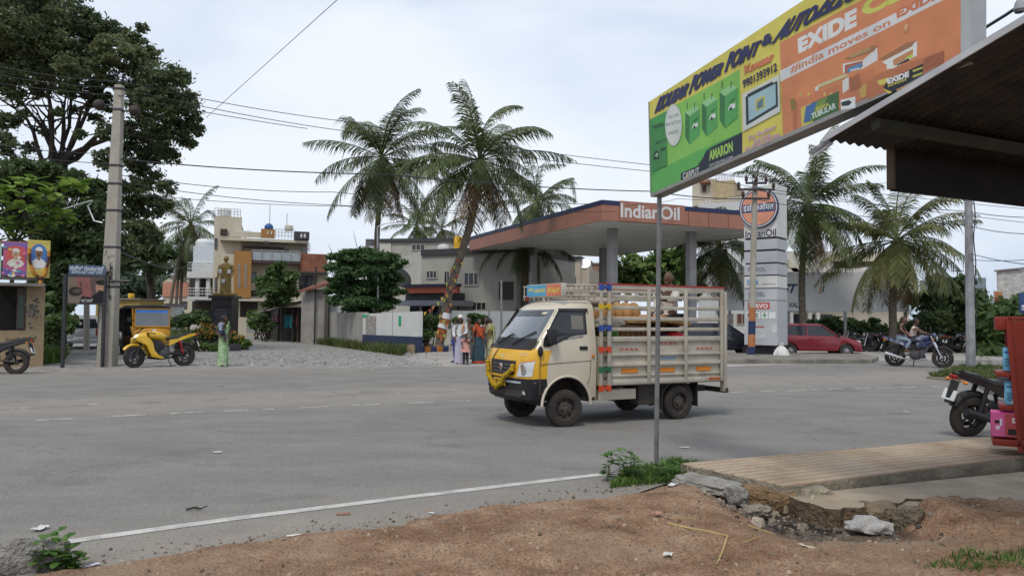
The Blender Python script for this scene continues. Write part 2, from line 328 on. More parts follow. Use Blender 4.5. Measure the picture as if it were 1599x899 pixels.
q = M(); q.poly([G(px, py, .004) for px, py in ((-200, 590), (-200, 556), (160, 533), (300, 521), (392, 514), (440, 514), (475, 528), (640, 551), (700, 566), (700, 576), (350, 580))]); struct(q.build('gravel_lane', gv, smooth=0))
fcm = groundmat('dusty_concrete', (.26, .245, .225), (.32, .305, .285), (.38, .365, .34), sc=.8, fine=50, grit=.12)[0]
q = M(); q.poly([V((-4.0, 29, .006)), G(690, 573, .006), G(1140, 574, .006), G(1599, 564, .006), V((60, 30, .006)), V((60, 62, .006)), V((-5, 62, .006))]); struct(q.build('forecourt', fcm, smooth=0))
# painted markings, each at its own place on the road (worn paint)
def paintmat(name, wear):
    m, n, l, hs, b, t = groundmat(name, (.33, .32, .30), (.43, .415, .39), (.50, .485, .455), sc=5, fine=60, grit=.15, bump=.1, rough=.8)
    x = n.new('ShaderNodeTexNoise'); x.inputs['Scale'].default_value = 7; x.inputs['Detail'].default_value = 10; x.inputs['Roughness'].default_value = .7; l.new(t.outputs['Object'], x.inputs['Vector'])
    r = n.new('ShaderNodeMapRange'); r.inputs[1].default_value = wear; r.inputs[2].default_value = wear + .1; l.new(x.outputs[0], r.inputs[0])
    mi = n.new('ShaderNodeMix'); mi.data_type = 'RGBA'; l.new(r.outputs[0], mi.inputs[0]); l.new(hs.outputs[0], mi.inputs[6]); mi.inputs[7].default_value = (.185, .178, .165, 1); l.new(mi.outputs[2], b.inputs['Base Color']); return m
pm3 = paintmat('road_edge_paint', .60); pm1, pm2 = paintmat('worn_white_paint', .50), paintmat('faded_white_paint', .41)
def stripe(pa, pb, wd, m, name):
    a, b_ = G(*pa, .012), G(*pb, .012); d = (b_ - a).normalized(); nn = V((-d.y, d.x, 0)) * wd / 2; nseg = max(1, int((b_ - a).length / .4)); v = []; f = []
    for k in range(nseg + 1): p = a + (b_ - a) * k / nseg; v += [tuple(p + nn), tuple(p - nn)]
    for k in range(nseg): f.append((2 * k, 2 * k + 1, 2 * k + 3, 2 * k + 2))
    return v, f
def stripes(lst, wd, m, name):
    v = []; f = []
    for a, b_ in lst:
        v1, f1 = stripe(a, b_, wd, m, name); i = len(v); v += v1; f += [tuple(i + k for k in x) for x in f1]
    struct(raw(name, v, f, m))
stripes([((95, 846), (360, 809.5)), ((360, 809.5), (640, 775)), ((640, 775), (800, 756)), ((800, 756), (938, 740))], .115, pm3, 'road_edge_line')
dn = [(55, 656, 114, 653), (166, 650, 227, 647), (266, 645, 317, 642.5), (351, 641.5, 388, 639.5), (408, 639, 428, 638), (464, 636.5, 514, 634), (550, 632.5, 593, 630.5), (637, 629, 677, 627), (702, 626.2, 736, 624.7),
      (1138, 612, 1170, 611), (1185, 611, 1210, 610), (1228, 610, 1258, 609), (1266, 608.5, 1282, 608), (1293, 607.5, 1316, 606.5), (1332, 606, 1360, 605), (1371, 605, 1394, 604.5), (1409, 604, 1432, 603.5), (1450, 603, 1468, 602.6)]
stripes([((a, b_), (c, d)) for a, b_, c, d in dn], .1, pm1, 'lane_marking')
df = [(0, 638, 50, 636), (108, 633, 160, 630), (220, 628, 262, 626), (305, 624.5, 352, 622.5), (402, 621, 446, 619.5), (501, 618, 552, 616), (592, 614.5, 636, 612.8), (672, 611.6, 712, 610), (1140, 600, 1168, 599.5), (1192, 598.5, 1214, 598), (1240, 597.5, 1262, 596.5), (1277, 596, 1303, 595), (1316, 594.8, 1338, 594), (1352, 593.5, 1376, 593), (1386, 592.8, 1408, 592)]
df2 = [(310, 582, 400, 580.5), (430, 580.8, 462, 580), (485, 580.3, 520, 579.8), (570, 576, 622, 575.6), (648, 577, 684, 576)]
stripes([((a, b_), (c, d)) for a, b_, c, d in df], .09, pm2, 'faded_lane_marking')
stripes([((a, b_), (c, d)) for a, b_, c, d in df2], .12, pm2, 'far_edge_marking')
# foreground verge with the washed-out drain
dA, dB = G(130, 888), G(1060, 752); dd = (dB - dA).normalized(); dn_ = V((dd.y, -dd.x, 0))
pitp = [G(1175, 795, -.1), G(1260, 812, -.15), G(1390, 818, -.15)]
def segd(p, a, b_):
    ab = b_ - a; t_ = max(0, min(1, (p - a).dot(ab) / ab.dot(ab))); return (p - (a + ab * t_)).length
def vh(x, y):
    p = V((x, y, 0)); d = (p - dA).dot(dn_)
    nz = noise.fractal(V((x * .9, y * .9, 0)), 1, 2, 5); n2 = noise.fractal(V((x * 5, y * 5, 3)), .8, 2, 4); n3 = noise.noise(V((x * 17, y * 17, 5)))
    k = d + nz * .22 + n2 * .06
    h = -.05 + .115 * max(0, min(1, (k + .25) / .55))
    h += max(0, min(1, k / 1.0)) * (.028 * nz + .030 * n2 + .011 * n3)
    ss = lambda e0, e1, t: (lambda k: k * k * (3 - 2 * k))(max(0, min(1, (t - e0) / (e1 - e0))))
    pm = ss(1.6, 2.2, x + n2 * .1) * (1 - ss(3.15, 3.6, x + n2 * .1)) * ss(5.2, 6.15, y + n2 * .12)
    h = h * (1 - .6 * pm) - .15 * pm
    md_ = ((x - 3.75) / .95) ** 2 + ((y - 5.55) / .62) ** 2
    h += .06 * math.exp(-md_)
    if d < -.9: h = -.06
    # below the pavement and the apron
    pv = (p - uv2(0, 0)).dot(RV); pu = p.dot(RU)
    if pu > 5.25 and pv > 5.95: h = min(h, -.05)
    if x > 2.45 + n2 * .1 and y > 6.74 + n2 * .08: h = min(h, -.03 + .03 * n2)
    return h
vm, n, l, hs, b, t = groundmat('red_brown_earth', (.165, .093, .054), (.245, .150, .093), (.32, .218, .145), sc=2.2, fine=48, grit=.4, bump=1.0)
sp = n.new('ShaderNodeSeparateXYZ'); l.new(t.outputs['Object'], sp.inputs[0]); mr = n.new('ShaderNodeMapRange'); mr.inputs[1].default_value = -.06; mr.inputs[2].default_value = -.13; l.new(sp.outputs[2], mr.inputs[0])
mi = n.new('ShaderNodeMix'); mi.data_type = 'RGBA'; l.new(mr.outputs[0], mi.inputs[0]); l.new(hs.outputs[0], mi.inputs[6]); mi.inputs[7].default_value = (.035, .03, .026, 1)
x = n.new('ShaderNodeTexNoise'); x.inputs['Scale'].default_value = .55; x.inputs['Detail'].default_value = 6; l.new(t.outputs['Object'], x.inputs['Vector'])
r = n.new('ShaderNodeMapRange'); r.inputs[1].default_value = .5; r.inputs[2].default_value = .68; r.inputs[4].default_value = .6; l.new(x.outputs[0], r.inputs[0])
m2 = n.new('ShaderNodeMix'); m2.data_type = 'RGBA'; l.new(r.outputs[0], m2.inputs[0]); l.new(mi.outputs[2], m2.inputs[6]); m2.inputs[7].default_value = (.27, .205, .145, 1); l.new(m2.outputs[2], b.inputs['Base Color'])
def axis(a, b_, f0, f1, fine, coarse):
    o = [a]
    while o[-1] < b_: o.append(o[-1] + (fine if f0 <= o[-1] < f1 else coarse))
    o[-1] = b_; return o
xs = axis(hx0, hx1, -4.2, 6.4, .04, .35); ys = axis(hy0, hy1, 4.0, 8.6, .04, .35); nx = len(xs)
vs = [(x, y, (vh(x, y) if hx0 < x < hx1 and hy0 < y < hy1 else 0.0) - .0) for y in ys for x in xs]
fs = [(j * nx + i, j * nx + i + 1, (j + 1) * nx + i + 1, (j + 1) * nx + i) for j in range(len(ys) - 1) for i in range(nx - 1)]
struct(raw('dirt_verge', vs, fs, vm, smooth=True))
wt = mat('drain_water', (.02, .022, .024), rough=.08, var=.5, sc=6, spec=.6)
q = M(); c = (pitp[0] + pitp[1]) / 2; ring = [G(1150 + 0, 800, -.215)]
q.poly([V((2.68 + (math.cos(a) * .7 + math.sin(a) * .1) * (1 + .15 * math.sin(3 * a)), 6.42 + math.sin(a) * .2 + math.cos(a) * .05, -.118)) for a in [k * PI / 12 for k in range(24)]]); struct(q.build('drain_water', wt, smooth=0))
# ribbed tile pavement (slab on its kerb) and the cracked concrete apron in front of it
tm, n, l, hs, b, t = groundmat('ribbed_pavement_tile', (.235, .18, .125), (.33, .255, .18), (.39, .315, .235), sc=1.1, fine=40, grit=.18, bump=.3)
wv = n.new('ShaderNodeTexWave'); wv.wave_type = 'BANDS'; wv.bands_direction = 'Y'; wv.inputs['Scale'].default_value = 2.6; wv.inputs['Distortion'].default_value = .25; wv.inputs['Detail'].default_value = 2; l.new(t.outputs['Object'], wv.inputs['Vector'])
mi = n.new('ShaderNodeMix'); mi.data_type = 'RGBA'; mr = n.new('ShaderNodeMapRange'); mr.inputs[1].default_value = .25; mr.inputs[2].default_value = .0; mr.inputs[4].default_value = .5; l.new(wv.outputs[1], mr.inputs[0]); l.new(mr.outputs[0], mi.inputs[0])
l.new(hs.outputs[0], mi.inputs[6]); mi.inputs[7].default_value = (.18, .105, .08, 1); l.new(mi.outputs[2], b.inputs['Base Color'])
bp = n.new('ShaderNodeBump'); bp.inputs['Strength'].default_value = .8; bp.inputs['Distance'].default_value = .02; l.new(wv.outputs[1], bp.inputs['Height']); l.new(bp.outputs[0], b.inputs['Normal'])
ZP = .14
pA, pB, pN, pF = G(1062, 722, ZP), G(1228, 757, ZP), G(1599, 712, ZP), G(1560, 681, ZP)
ang = math.atan2((pN - pB).y, (pN - pB).x); o_ = V((pB.x, pB.y, 0)); mi4 = Matrix.Rotation(-ang, 4, 'Z')
def loc(p): return mi4 @ (V((p.x, p.y, 0)) - o_)
la, lb, ln, lf = loc(pA), loc(pB), loc(pN), loc(pF); lf2 = la + (lf - la) * 2.2; ln2 = V((ln.x * 2.4, 0, 0))
q = M(); edge = []; K = 14
for k in range(K + 1): p = la + (lb - la) * k / K; edge.append((p.x + (noise.noise(V((k * .8, 0, 0))) * .07 if 0 < k < K else 0), p.y))
q.ext(edge + [(ln2.x, 0), (lf2.x, lf2.y)], -.12, ZP, 0, ax='z', mside=1)
km = mat('weathered_kerb_concrete', (.24, .21, .16), rough=.9, var=.3, sc=4, bump=.8, stain=.6, stcol=(.10, .08, .05))
o = q.build('pavement', [tm, km], smooth=0, bevel=.015); o.location = o_; o.rotation_euler = (0, 0, ang); struct(o)
q = M(); rr = random.Random(3)
near = [(1245, 783), (1272, 790), (1300, 797), (1345, 790), (1400, 787), (1432, 778), (1470, 786), (1540, 792), (1620, 796)]
pts = [G(px, py, .03) for px, py in near] + [G(1760, 800, .03), G(1760, 705, .03), G(1599, 738, .03), G(1228, 775, .03)]
pn = []
for k in range(len(near) - 1):
    for j in range(5): p = pts[k].lerp(pts[k + 1], j / 5); pn.append(V((p.x + rr.gauss(0, .012), p.y + rr.gauss(0, .03) + .05 * noise.noise(V((p.x * 4, 0, 3))), 0)))
pts = pn + pts[len(near) - 1:]
q.ext([(p.x, p.y) for p in pts], -.32, .045, 0, ax='z', mside=1)
cm = mat('cracked_apron_concrete', (.31, .26, .195), rough=.95, var=.25, sc=2.5, bump=.8, stain=.7, stcol=(.2, .14, .09))
struct(q.build('concrete_apron', [cm, mat('eroded_earth', (.13, .09, .055), rough=.95, var=.4, sc=6, bump=1.0, stain=.6, stcol=(.04, .035, .03))], smooth=0))

# loose rocks and broken concrete round the drain
def rock(name, label, cat, c, d, col, seed, rz=0.0, m=None, rough=.28, tilt=0.0, group=None, sub=3):
    bm = bmesh.new(); bmesh.ops.create_icosphere(bm, subdivisions=sub, radius=1)
    for v in bm.verts:
        p = v.co.copy(); k = 1 + rough * noise.fractal(p * 1.3 + V((seed * 7.1, seed, 0)), 1, 2, 3)
        mxa = max(abs(p.x), abs(p.y), abs(p.z)); p = p.lerp(p / mxa, .55) * k; v.co = V((p.x * d[0] / 2, p.y * d[1] / 2, p.z * d[2] / 2))
    me = bpy.data.meshes.new(name); bm.to_mesh(me); bm.free(); me.materials.append(m or mat(name + str(seed), col, rough=.95, var=.35, sc=9, bump=1.0, stain=.4, stcol=(.09, .07, .05)))
    o = bpy.data.objects.new(name, me); C.objects.link(o); o.location = c; o.rotation_euler = (tilt, tilt * .6, rz); me.polygons.foreach_set('use_smooth', [True] * len(me.polygons)); me.set_sharp_from_angle(angle=R(30))
    return tag(o, label, cat, group)
rock('concrete_chunk', 'grey broken concrete slab lying beside the weeds at the pavement corner', 'concrete', G(1105, 757, .05), (.56, .26, .10), (.3, .285, .255), 1, R(-38), tilt=R(8), rough=.35, sub=4)
rock('concrete_chunk', 'small grey concrete lump at the end of the broken slab', 'concrete', G(1150, 773, .02), (.18, .2, .15), (.26, .25, .23), 2, R(15))
rock('rock', 'rough ochre rock wedged under the pavement corner', 'rock', G(1200, 779, -.02), (.46, .28, .22), (.23, .15, .075), 3, R(-10))
rock('rock', 'pale stone block under the pavement edge above the drain', 'rock', G(1265, 772, .02), (.36, .26, .17), (.34, .3, .22), 4, R(12))
rock('rock', 'long tan stone along the front edge of the apron', 'rock', G(1335, 789, -.02), (.5, .16, .12), (.35, .29, .2), 5, R(16))
rock('rock', 'large smooth brown boulder beside the plastic bag in the drain', 'boulder', G(1372, 806, -.06), (.34, .26, .22), (.22, .165, .11), 6, R(10))
rock('rock', 'rounded dark boulder just right of the smooth boulder', 'boulder', G(1420, 812, -.04), (.24, .24, .24), (.17, .135, .095), 7, R(40))
rock('rock', 'crumbling earth lump on the drain wall left of the boulder', 'rock', G(1300, 803, -.08), (.5, .2, .16), (.11, .08, .055), 8, R(5), rough=.5)
rock('rock', 'flat tan stone lying on top of the two boulders', 'rock', G(1425, 789, .0), (.3, .16, .06), (.36, .3, .22), 9, R(8))
rock('rock', 'dirty pale stone at the mouth of the drain pipe', 'rock', G(1180, 797, -.06), (.22, .15, .11), (.3, .26, .22), 10, R(-20), rough=.5)
rock('kerb_stone', 'mossy grey kerb stone behind the weed at the lower left corner', 'stone', G(46, 872, .08), (.13, .4, .26), (.26, .25, .23), 11, R(-60))
# pebbles: nobody could count them
def pebbles(name, area, nn, s0, s1, m, seed, hz):
    r_ = random.Random(seed); v = []; f = []
    base = [V(p).normalized() for p in ((1, 0, -.4), (0, 1, -.4), (-1, 0, -.4), (0, -1, -.4), (.5, .4, .8), (-.5, .3, .8), (0, -.6, .8))]
    bf = [(0, 1, 4), (1, 5, 4), (1, 2, 5), (2, 3, 6), (2, 6, 5), (3, 0, 6), (0, 4, 6), (4, 5, 6), (3, 2, 1, 0)]
    while nn:
        p = area(r_); h = hz(p)
        if h is None: continue
        nn -= 1; s = s0 + (s1 - s0) * r_.random() ** 4; i = len(v); a = r_.random() * 6.28; ca, sa = math.cos(a), math.sin(a); ex = r_.uniform(.6, 1.4)
        for k in base:
            k = k * r_.uniform(.75, 1.2) * s; k = V((k.x * ex, k.y, k.z * .7)); v.append((p.x + k.x * ca - k.y * sa, p.y + k.x * sa + k.y * ca, h + k.z + s * .15))
        f += [tuple(i + x for x in g) for g in bf]
    tag(raw(name, v, f, m), 'small loose stones and grit strewn over the dirt', 'gravel', kind='stuff')
def vz(p):
    if (p - dA).dot(dn_) < -.15: return None
    return vh(p.x, p.y)
stm = mat('loose_stone', (.22, .17, .125), rough=.95, var=.3, sc=3, island=.6)
pebbles('gravel', lambda r_: V((r_.uniform(-3, 5), r_.uniform(4.2, 7.4), 0)), 2600, .003, .022, stm, 1, vz)
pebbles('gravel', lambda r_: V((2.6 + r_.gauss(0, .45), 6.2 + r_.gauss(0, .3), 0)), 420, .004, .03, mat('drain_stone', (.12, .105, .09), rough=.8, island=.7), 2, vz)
pebbles('gravel', lambda r_: (dA + dd * r_.uniform(-.5, 4.6) - dn_ * abs(r_.gauss(0, .22)) + dn_ * .1), 900, .003, .02, stm, 3, lambda p: .01)
rub = mat('rubble', (.24, .2, .155), rough=.95, var=.3, sc=8, island=.5, bump=.6)
pebbles('rubble', lambda r_: V((r_.uniform(1.75, 3.4), 6.78 + r_.gauss(-.08, .16), 0)), 150, .015, .075, rub, 6, lambda p: max(vh(p.x, p.y), -.13) + .01)
pebbles('rubble', lambda r_: G(r_.uniform(1050, 1240), 0, .02) if False else G(1060, 760).lerp(G(1215, 785), r_.random()) + V((r_.gauss(0, .12), r_.gauss(0, .1), 0)), 70, .012, .06, rub, 7, lambda p: vh(p.x, p.y))
def lane(r_):
    return G(r_.uniform(270, 690), 530 + 42 * r_.random() ** .7)
pebbles('gravel', lane, 3000, .015, .06, mat('lane_stone', (.27, .26, .245), rough=.95, island=.5), 4, lambda p: .004)
# ================= vegetation =================
BARK = mat('grey_bark', (.10, .085, .07), rough=.95, var=.35, sc=4, bump=1.0)
DBARK = mat('dark_bark', (.055, .045, .036), rough=.95, var=.35, sc=4, bump=1.0)
PBARK = mat('palm_bark', (.15, .125, .10), rough=.95, var=.3, sc=7, bump=1.0)
def leaves(name, clumps, n, size, m, parent=None, seed=0, asp=.5, shell=.3, upb=.5, sub=9, subk=(.22, .42)):
    """many leaf blades spread through ellipsoids (centre, radii); share of leaves by volume^(2/3)"""
    r_ = random.Random(seed + 99)
    if sub:      # break each mass into smaller sprays so that gaps open between them
        c2 = []
        for c, r in clumps:
            r = tuple(r) if isinstance(r, (list, tuple)) else (r, r, r)
            for _ in range(sub):
                d = V((r_.gauss(0, 1), r_.gauss(0, 1), r_.gauss(0, 1))).normalized() * (r_.random() ** .33) * .95; k = r_.uniform(*subk); c2.append((V(c) + V((d.x * r[0], d.y * r[1], d.z * r[2])), (r[0] * k * 1.25, r[1] * k * 1.25, r[2] * k * .8)))
        cl0 = clumps; clumps = c2
    g = np.random.default_rng(seed); cs = np.array([list(c) for c, r in clumps]); rs = np.array([(list(r) if isinstance(r, (list, tuple)) else [r] * 3) for c, r in clumps])
    wgt = (rs.prod(1)) ** (2 / 3); wgt /= wgt.sum(); idx = g.choice(len(cs), n, p=wgt)
    if sub:
        nb = len(cl0); cs = np.vstack([cs, [list(c) for c, r in cl0]]); r0_ = np.array([(list(r) if isinstance(r, (list, tuple)) else [r] * 3) for c, r in cl0]); rs = np.vstack([rs, r0_]); w0 = r0_.prod(1) ** (2 / 3); k_ = g.random(n) < .22; idx[k_] = len(c2) + g.choice(nb, int(k_.sum()), p=w0 / w0.sum())
    d = g.normal(size=(n, 3)); d /= np.linalg.norm(d, axis=1)[:, None]
    rad = np.where(g.random(n) < shell, .75 + .3 * g.random(n), g.random(n) ** .4) * (1 + .16 * g.normal(size=n)); p = cs[idx] + d * rs[idx] * rad[:, None]
    nrm = g.normal(size=(n, 3)) + np.array([0, 0, upb]) + d * .4; nrm /= np.linalg.norm(nrm, axis=1)[:, None]
    a = np.cross(nrm, g.normal(size=(n, 3))); a /= np.linalg.norm(a, axis=1)[:, None]; b = np.cross(nrm, a)
    s = size * (.6 + .8 * g.random(n))[:, None]; A = a * s; B_ = b * s * asp
    v = np.stack([p - A, p + B_ * .9 - A * .1 + nrm * s * .12, p + A, p - B_ * .9 - A * .1 + nrm * s * .12], 1).reshape(-1, 3)
    o = raw(name, [], [], m, parent); me = o.data; me.vertices.add(4 * n); me.vertices.foreach_set('co', v.ravel().astype(np.float32))
    me.loops.add(4 * n); me.loops.foreach_set('vertex_index', np.arange(4 * n, dtype=np.int32)); me.polygons.add(n)
    me.polygons.foreach_set('loop_start', np.arange(0, 4 * n, 4, dtype=np.int32)); me.polygons.foreach_set('loop_total', np.full(n, 4, dtype=np.int32)); me.update(); me.validate()
    return o
def wob(a, b, n, amp, r_):
    a, b = V(a), V(b); L = (b - a).length; return [a.lerp(b, k / n) + V((r_.uniform(-1, 1), r_.uniform(-1, 1), r_.uniform(-1, 1))) * amp * L * (math.sin(PI * k / n)) for k in range(n + 1)]
def tree(name, label, cat, base, fork, clumps, n, size, lm, bm_=None, tr=.25, seed=0, group=None, asp=.5, limbs=None, twigs=3, shell=.3, upb=.5, sub=9, subk=(.22, .42)):
    r_ = random.Random(seed); e = emp(name, label, cat, base, 0, group); off = V(base); L = lambda p: V(p) - off
    q = M(); tp = wob(L(base), L(fork), 5, .04, r_); q.tube(tp, [tr * (1.25 - .4 * k / 5) for k in range(6)], 10)
    tops = limbs if limbs is not None else [c for c, r in clumps]
    for c in tops:
        st = tp[-1] if r_.random() < .7 else tp[-2]; mid = st.lerp(L(c), .5) + V((0, 0, .12 * (L(c) - st).length)); pts = wob(st, mid, 3, .08, r_)[:-1] + wob(mid, L(c), 3, .08, r_)
        k0 = tr * r_.uniform(.35, .55); q.tube(pts, [k0 * (1 - .8 * i / (len(pts) - 1)) for i in range(len(pts))], 6)
        for _ in range(twigs):
            i = r_.randrange(2, len(pts)); d = V((r_.uniform(-1, 1), r_.uniform(-1, 1), r_.uniform(-.2, 1))).normalized() * (L(c) - st).length * r_.uniform(.2, .45)
            q.tube(wob(pts[i], pts[i] + d, 3, .1, r_), [k0 * .4, k0 * .3, k0 * .2, k0 * .08], 5)
    q.build('trunk', bm_ or BARK, e, fix=False)
    leaves('crown', [(L(c), r) for c, r in clumps], n, size, lm, e, seed, asp, shell, upb, sub, subk); return e
def px(lst, Y, dj=1.5, sd=1, fl=1.0):
    r_ = random.Random(sd); o = []
    for t in lst:
        x, y, r = t[:3]; D = Y + r_.uniform(-dj, dj); k = r * D / F; o.append((P(x, y, D), (k * 1.1, k * 1.1, k * .8 * fl)))
    return o
LM_RAIN = leafmat('rain_tree_leaf', (.075, .11, .062), (.195, .22, .095), sc=.45, trans=.45)
LM_DARK = leafmat('dark_leaf', (.05, .085, .038), (.125, .17, .065), sc=.5, trans=.42)
LM_MID = leafmat('mid_leaf', (.06, .11, .038), (.15, .215, .075), sc=.6, trans=.4)
LM_BRI = leafmat('bright_leaf', (.07, .13, .03), (.2, .28, .08), sc=.6, trans=.35)
LM_FAR = leafmat('far_leaf', (.05, .08, .055), (.12, .155, .1), sc=.25)  # paler, bluish leaf colours stand in for haze over distance
# the old rain tree on the left
cl = [(20, 148, 17), (62, 142, 16), (105, 140, 17), (140, 142, 18), (165, 160, 22), (175, 205, 20), (170, 250, 22), (150, 185, 12), (90, 175, 10), (35, 178, 10), (118, 172, 9), (-20, 120, 34), (30, 60, 40), (90, 60, 40), (60, 100, 26), (110, 105, 24), (230, 150, 26), (265, 165, 24), (300, 178, 14), (310, 205, 10), (-70, -25, 55), (-10, -30, 50), (55, -25, 50), (105, -18, 32), (-60, 40, 50), (0, 35, 48), (60, 32, 46), (112, 30, 36), (150, 45, 30), (178, 52, 22), (-45, 90, 42), (20, 85, 44), (80, 82, 44), (135, 80, 42), (185, 82, 36), (222, 84, 26), (222, 44, 10), (205, 58, 13), (-50, 140, 30),
      (30, 118, 26), (85, 120, 26), (140, 112, 30), (215, 122, 40), (258, 122, 33), (282, 122, 18), (288, 160, 27), (245, 165, 38), (300, 196, 18), (268, 208, 32), (218, 205, 36), (292, 222, 14), (240, 238, 24), (205, 248, 30), (230, 276, 25), (268, 244, 16), (262, 292, 16), (212, 300, 30), (240, 322, 24), (195, 332, 32), (265, 318, 9), (215, 360, 28), (192, 385, 28), (236, 372, 18), (165, 300, 20), (10, 190, 20), (5, 225, 24), (48, 232, 13), (72, 205, 12), (125, 210, 10)]
lim = [P(x, y, 32 + d) for x, y, d in ((45, 160, 0), (15, 150, 1), (72, 140, -1), (105, 145, 1), (150, 128, 0), (185, 115, 1), (60, 100, 2), (-20, 120, 1), (210, 200, -1), (250, 210, 1), (130, 60, 2))]
tree('rain_tree', 'huge spreading old tree with dark open crown and forked limbs behind the tall concrete pole', 'tree', at(92, 32), P(93, 258, 32), px(cl, 32, 2.6, 3), 140000, .088, LM_RAIN, DBARK, .26, 11, limbs=lim, twigs=8, sub=30, subk=(.10, .28), shell=.15)
# trees massed behind it
tree('leafy_tree', 'dark dense tree filling the gap behind the posters and name board', 'tree', at(60, 30.2), P(70, 400, 30.2), px([(-10, 290, 34), (30, 262, 26), (75, 275, 26), (118, 285, 24), (150, 300, 22), (140, 345, 26), (10, 270, 34), (50, 275, 34), (85, 285, 30), (20, 330, 45), (60, 340, 40), (95, 330, 36), (125, 300, 26), (120, 355, 38), (95, 390, 38), (90, 440, 34), (120, 430, 30), (148, 330, 26), (150, 390, 30), (150, 440, 26)], 30, 1.2, 5), 34000, .11, LM_DARK, DBARK, .3, 12)
tree('leafy_tree', 'light green bushy tree low behind the tan corner building and its posters', 'tree', at(92, 30), P(92, 480, 30), px([(88, 400, 22), (86, 440, 24), (88, 475, 22), (75, 360, 16), (95, 505, 20), (80, 525, 14), (70, 345, 12)], 29, 1, 6), 6500, .15, LM_MID, DBARK, .15, 13)
tree('leafy_tree', 'far pale green tree row patch behind the yellow water tank', 'tree', at(205, 120), P(205, 470, 120), px([(175, 445, 34), (205, 435, 30), (235, 440, 26), (190, 470, 22), (225, 468, 20), (255, 450, 22), (160, 410, 30), (250, 415, 20)], 118, 6, 7), 7000, .5, LM_FAR, DBARK, .6, 14)
tree('leafy_tree', 'dark tree just left of the coconut palms beside the pink topped house', 'tree', at(232, 62), P(235, 430, 62), px([(225, 390, 22), (250, 395, 18), (208, 405, 20), (240, 420, 12), (228, 360, 14)], 60, 2, 8), 5000, .3, LM_DARK, DBARK, .3, 15)
# round tree with tiered drooping branches
cl = [(565, 395, 17), (545, 402, 20), (590, 400, 22), (612, 410, 18), (628, 410, 9), (530, 420, 20), (560, 420, 26), (590, 425, 26), (612, 430, 14), (520, 400, 10), (522, 438, 12), (515, 455, 9), (545, 445, 26), (575, 450, 28), (605, 452, 20), (622, 455, 10), (530, 468, 16), (560, 472, 22), (590, 474, 22), (612, 470, 12), (570, 490, 14), (545, 486, 10), (575, 412, 22), (600, 440, 20), (540, 425, 20), (560, 455, 24), (590, 462, 20), (530, 450, 14), (556, 480, 18), (598, 480, 14)]
tree('pongam_tree', 'low dark green tree with tiered branches rising behind the white and blue wall', 'tree', at(572, 41), P(572, 480, 41), px(cl, 41, 1.4, 9, .62), 19000, .15, leafmat('tier_leaf', (.042, .095, .035), (.115, .195, .075), sc=.8, trans=.38), DBARK, .12, 16, upb=1.6, asp=.45, sub=7, subk=(.3, .5))
tree('small_tree', 'small loose dark tree in front of the cream house beside the orange panel', 'tree', at(432, 52), P(435, 490, 52), px([(432, 425, 13), (415, 440, 14), (448, 435, 14), (425, 455, 17), (450, 455, 14), (408, 455, 8), (460, 430, 7), (438, 415, 8), (440, 470, 12), (420, 475, 8)], 52, 1, 10), 3800, .22, LM_MID, DBARK, .12, 17)
tree('leafy_tree', 'bright green tree seen under the canopy roof behind the truck', 'tree', at(1040, 56), P(1040, 450, 56), px([(985, 415, 22), (1010, 420, 26), (1045, 415, 30), (1070, 420, 24), (1060, 395, 16), (1035, 400, 16), (960, 428, 14), (1000, 440, 26), (1040, 445, 30), (1075, 445, 20), (975, 445, 18)], 54, 2, 11), 11000, .24, LM_BRI, DBARK, .25, 18)
tree('leafy_tree', 'dark green shrubby tree behind the metal pole right of the hanging palm fronds', 'tree', at(1500, 44), P(1490, 510, 44), px([(1450, 470, 22), (1478, 452, 20), (1500, 460, 24), (1525, 470, 22), (1455, 505, 24), (1490, 500, 28), (1525, 508, 24), (1500, 535, 20), (1470, 530, 18), (1462, 440, 12), (1505, 440, 12)], 43, 2, 12), 9000, .22, LM_DARK, DBARK, .2, 19)
tree('leafy_tree', 'mid green shrub with broad leaves left of the red cabinet', 'shrub', at(1560, 38), P(1560, 530, 38), px([(1545, 490, 18), (1572, 485, 20), (1598, 480, 22), (1545, 520, 20), (1575, 520, 24), (1605, 515, 24), (1550, 548, 16), (1580, 545, 18), (1530, 545, 12), (1610, 545, 18)], 37, 1, 13), 5500, .24, LM_MID, DBARK, .12, 20, asp=.6)

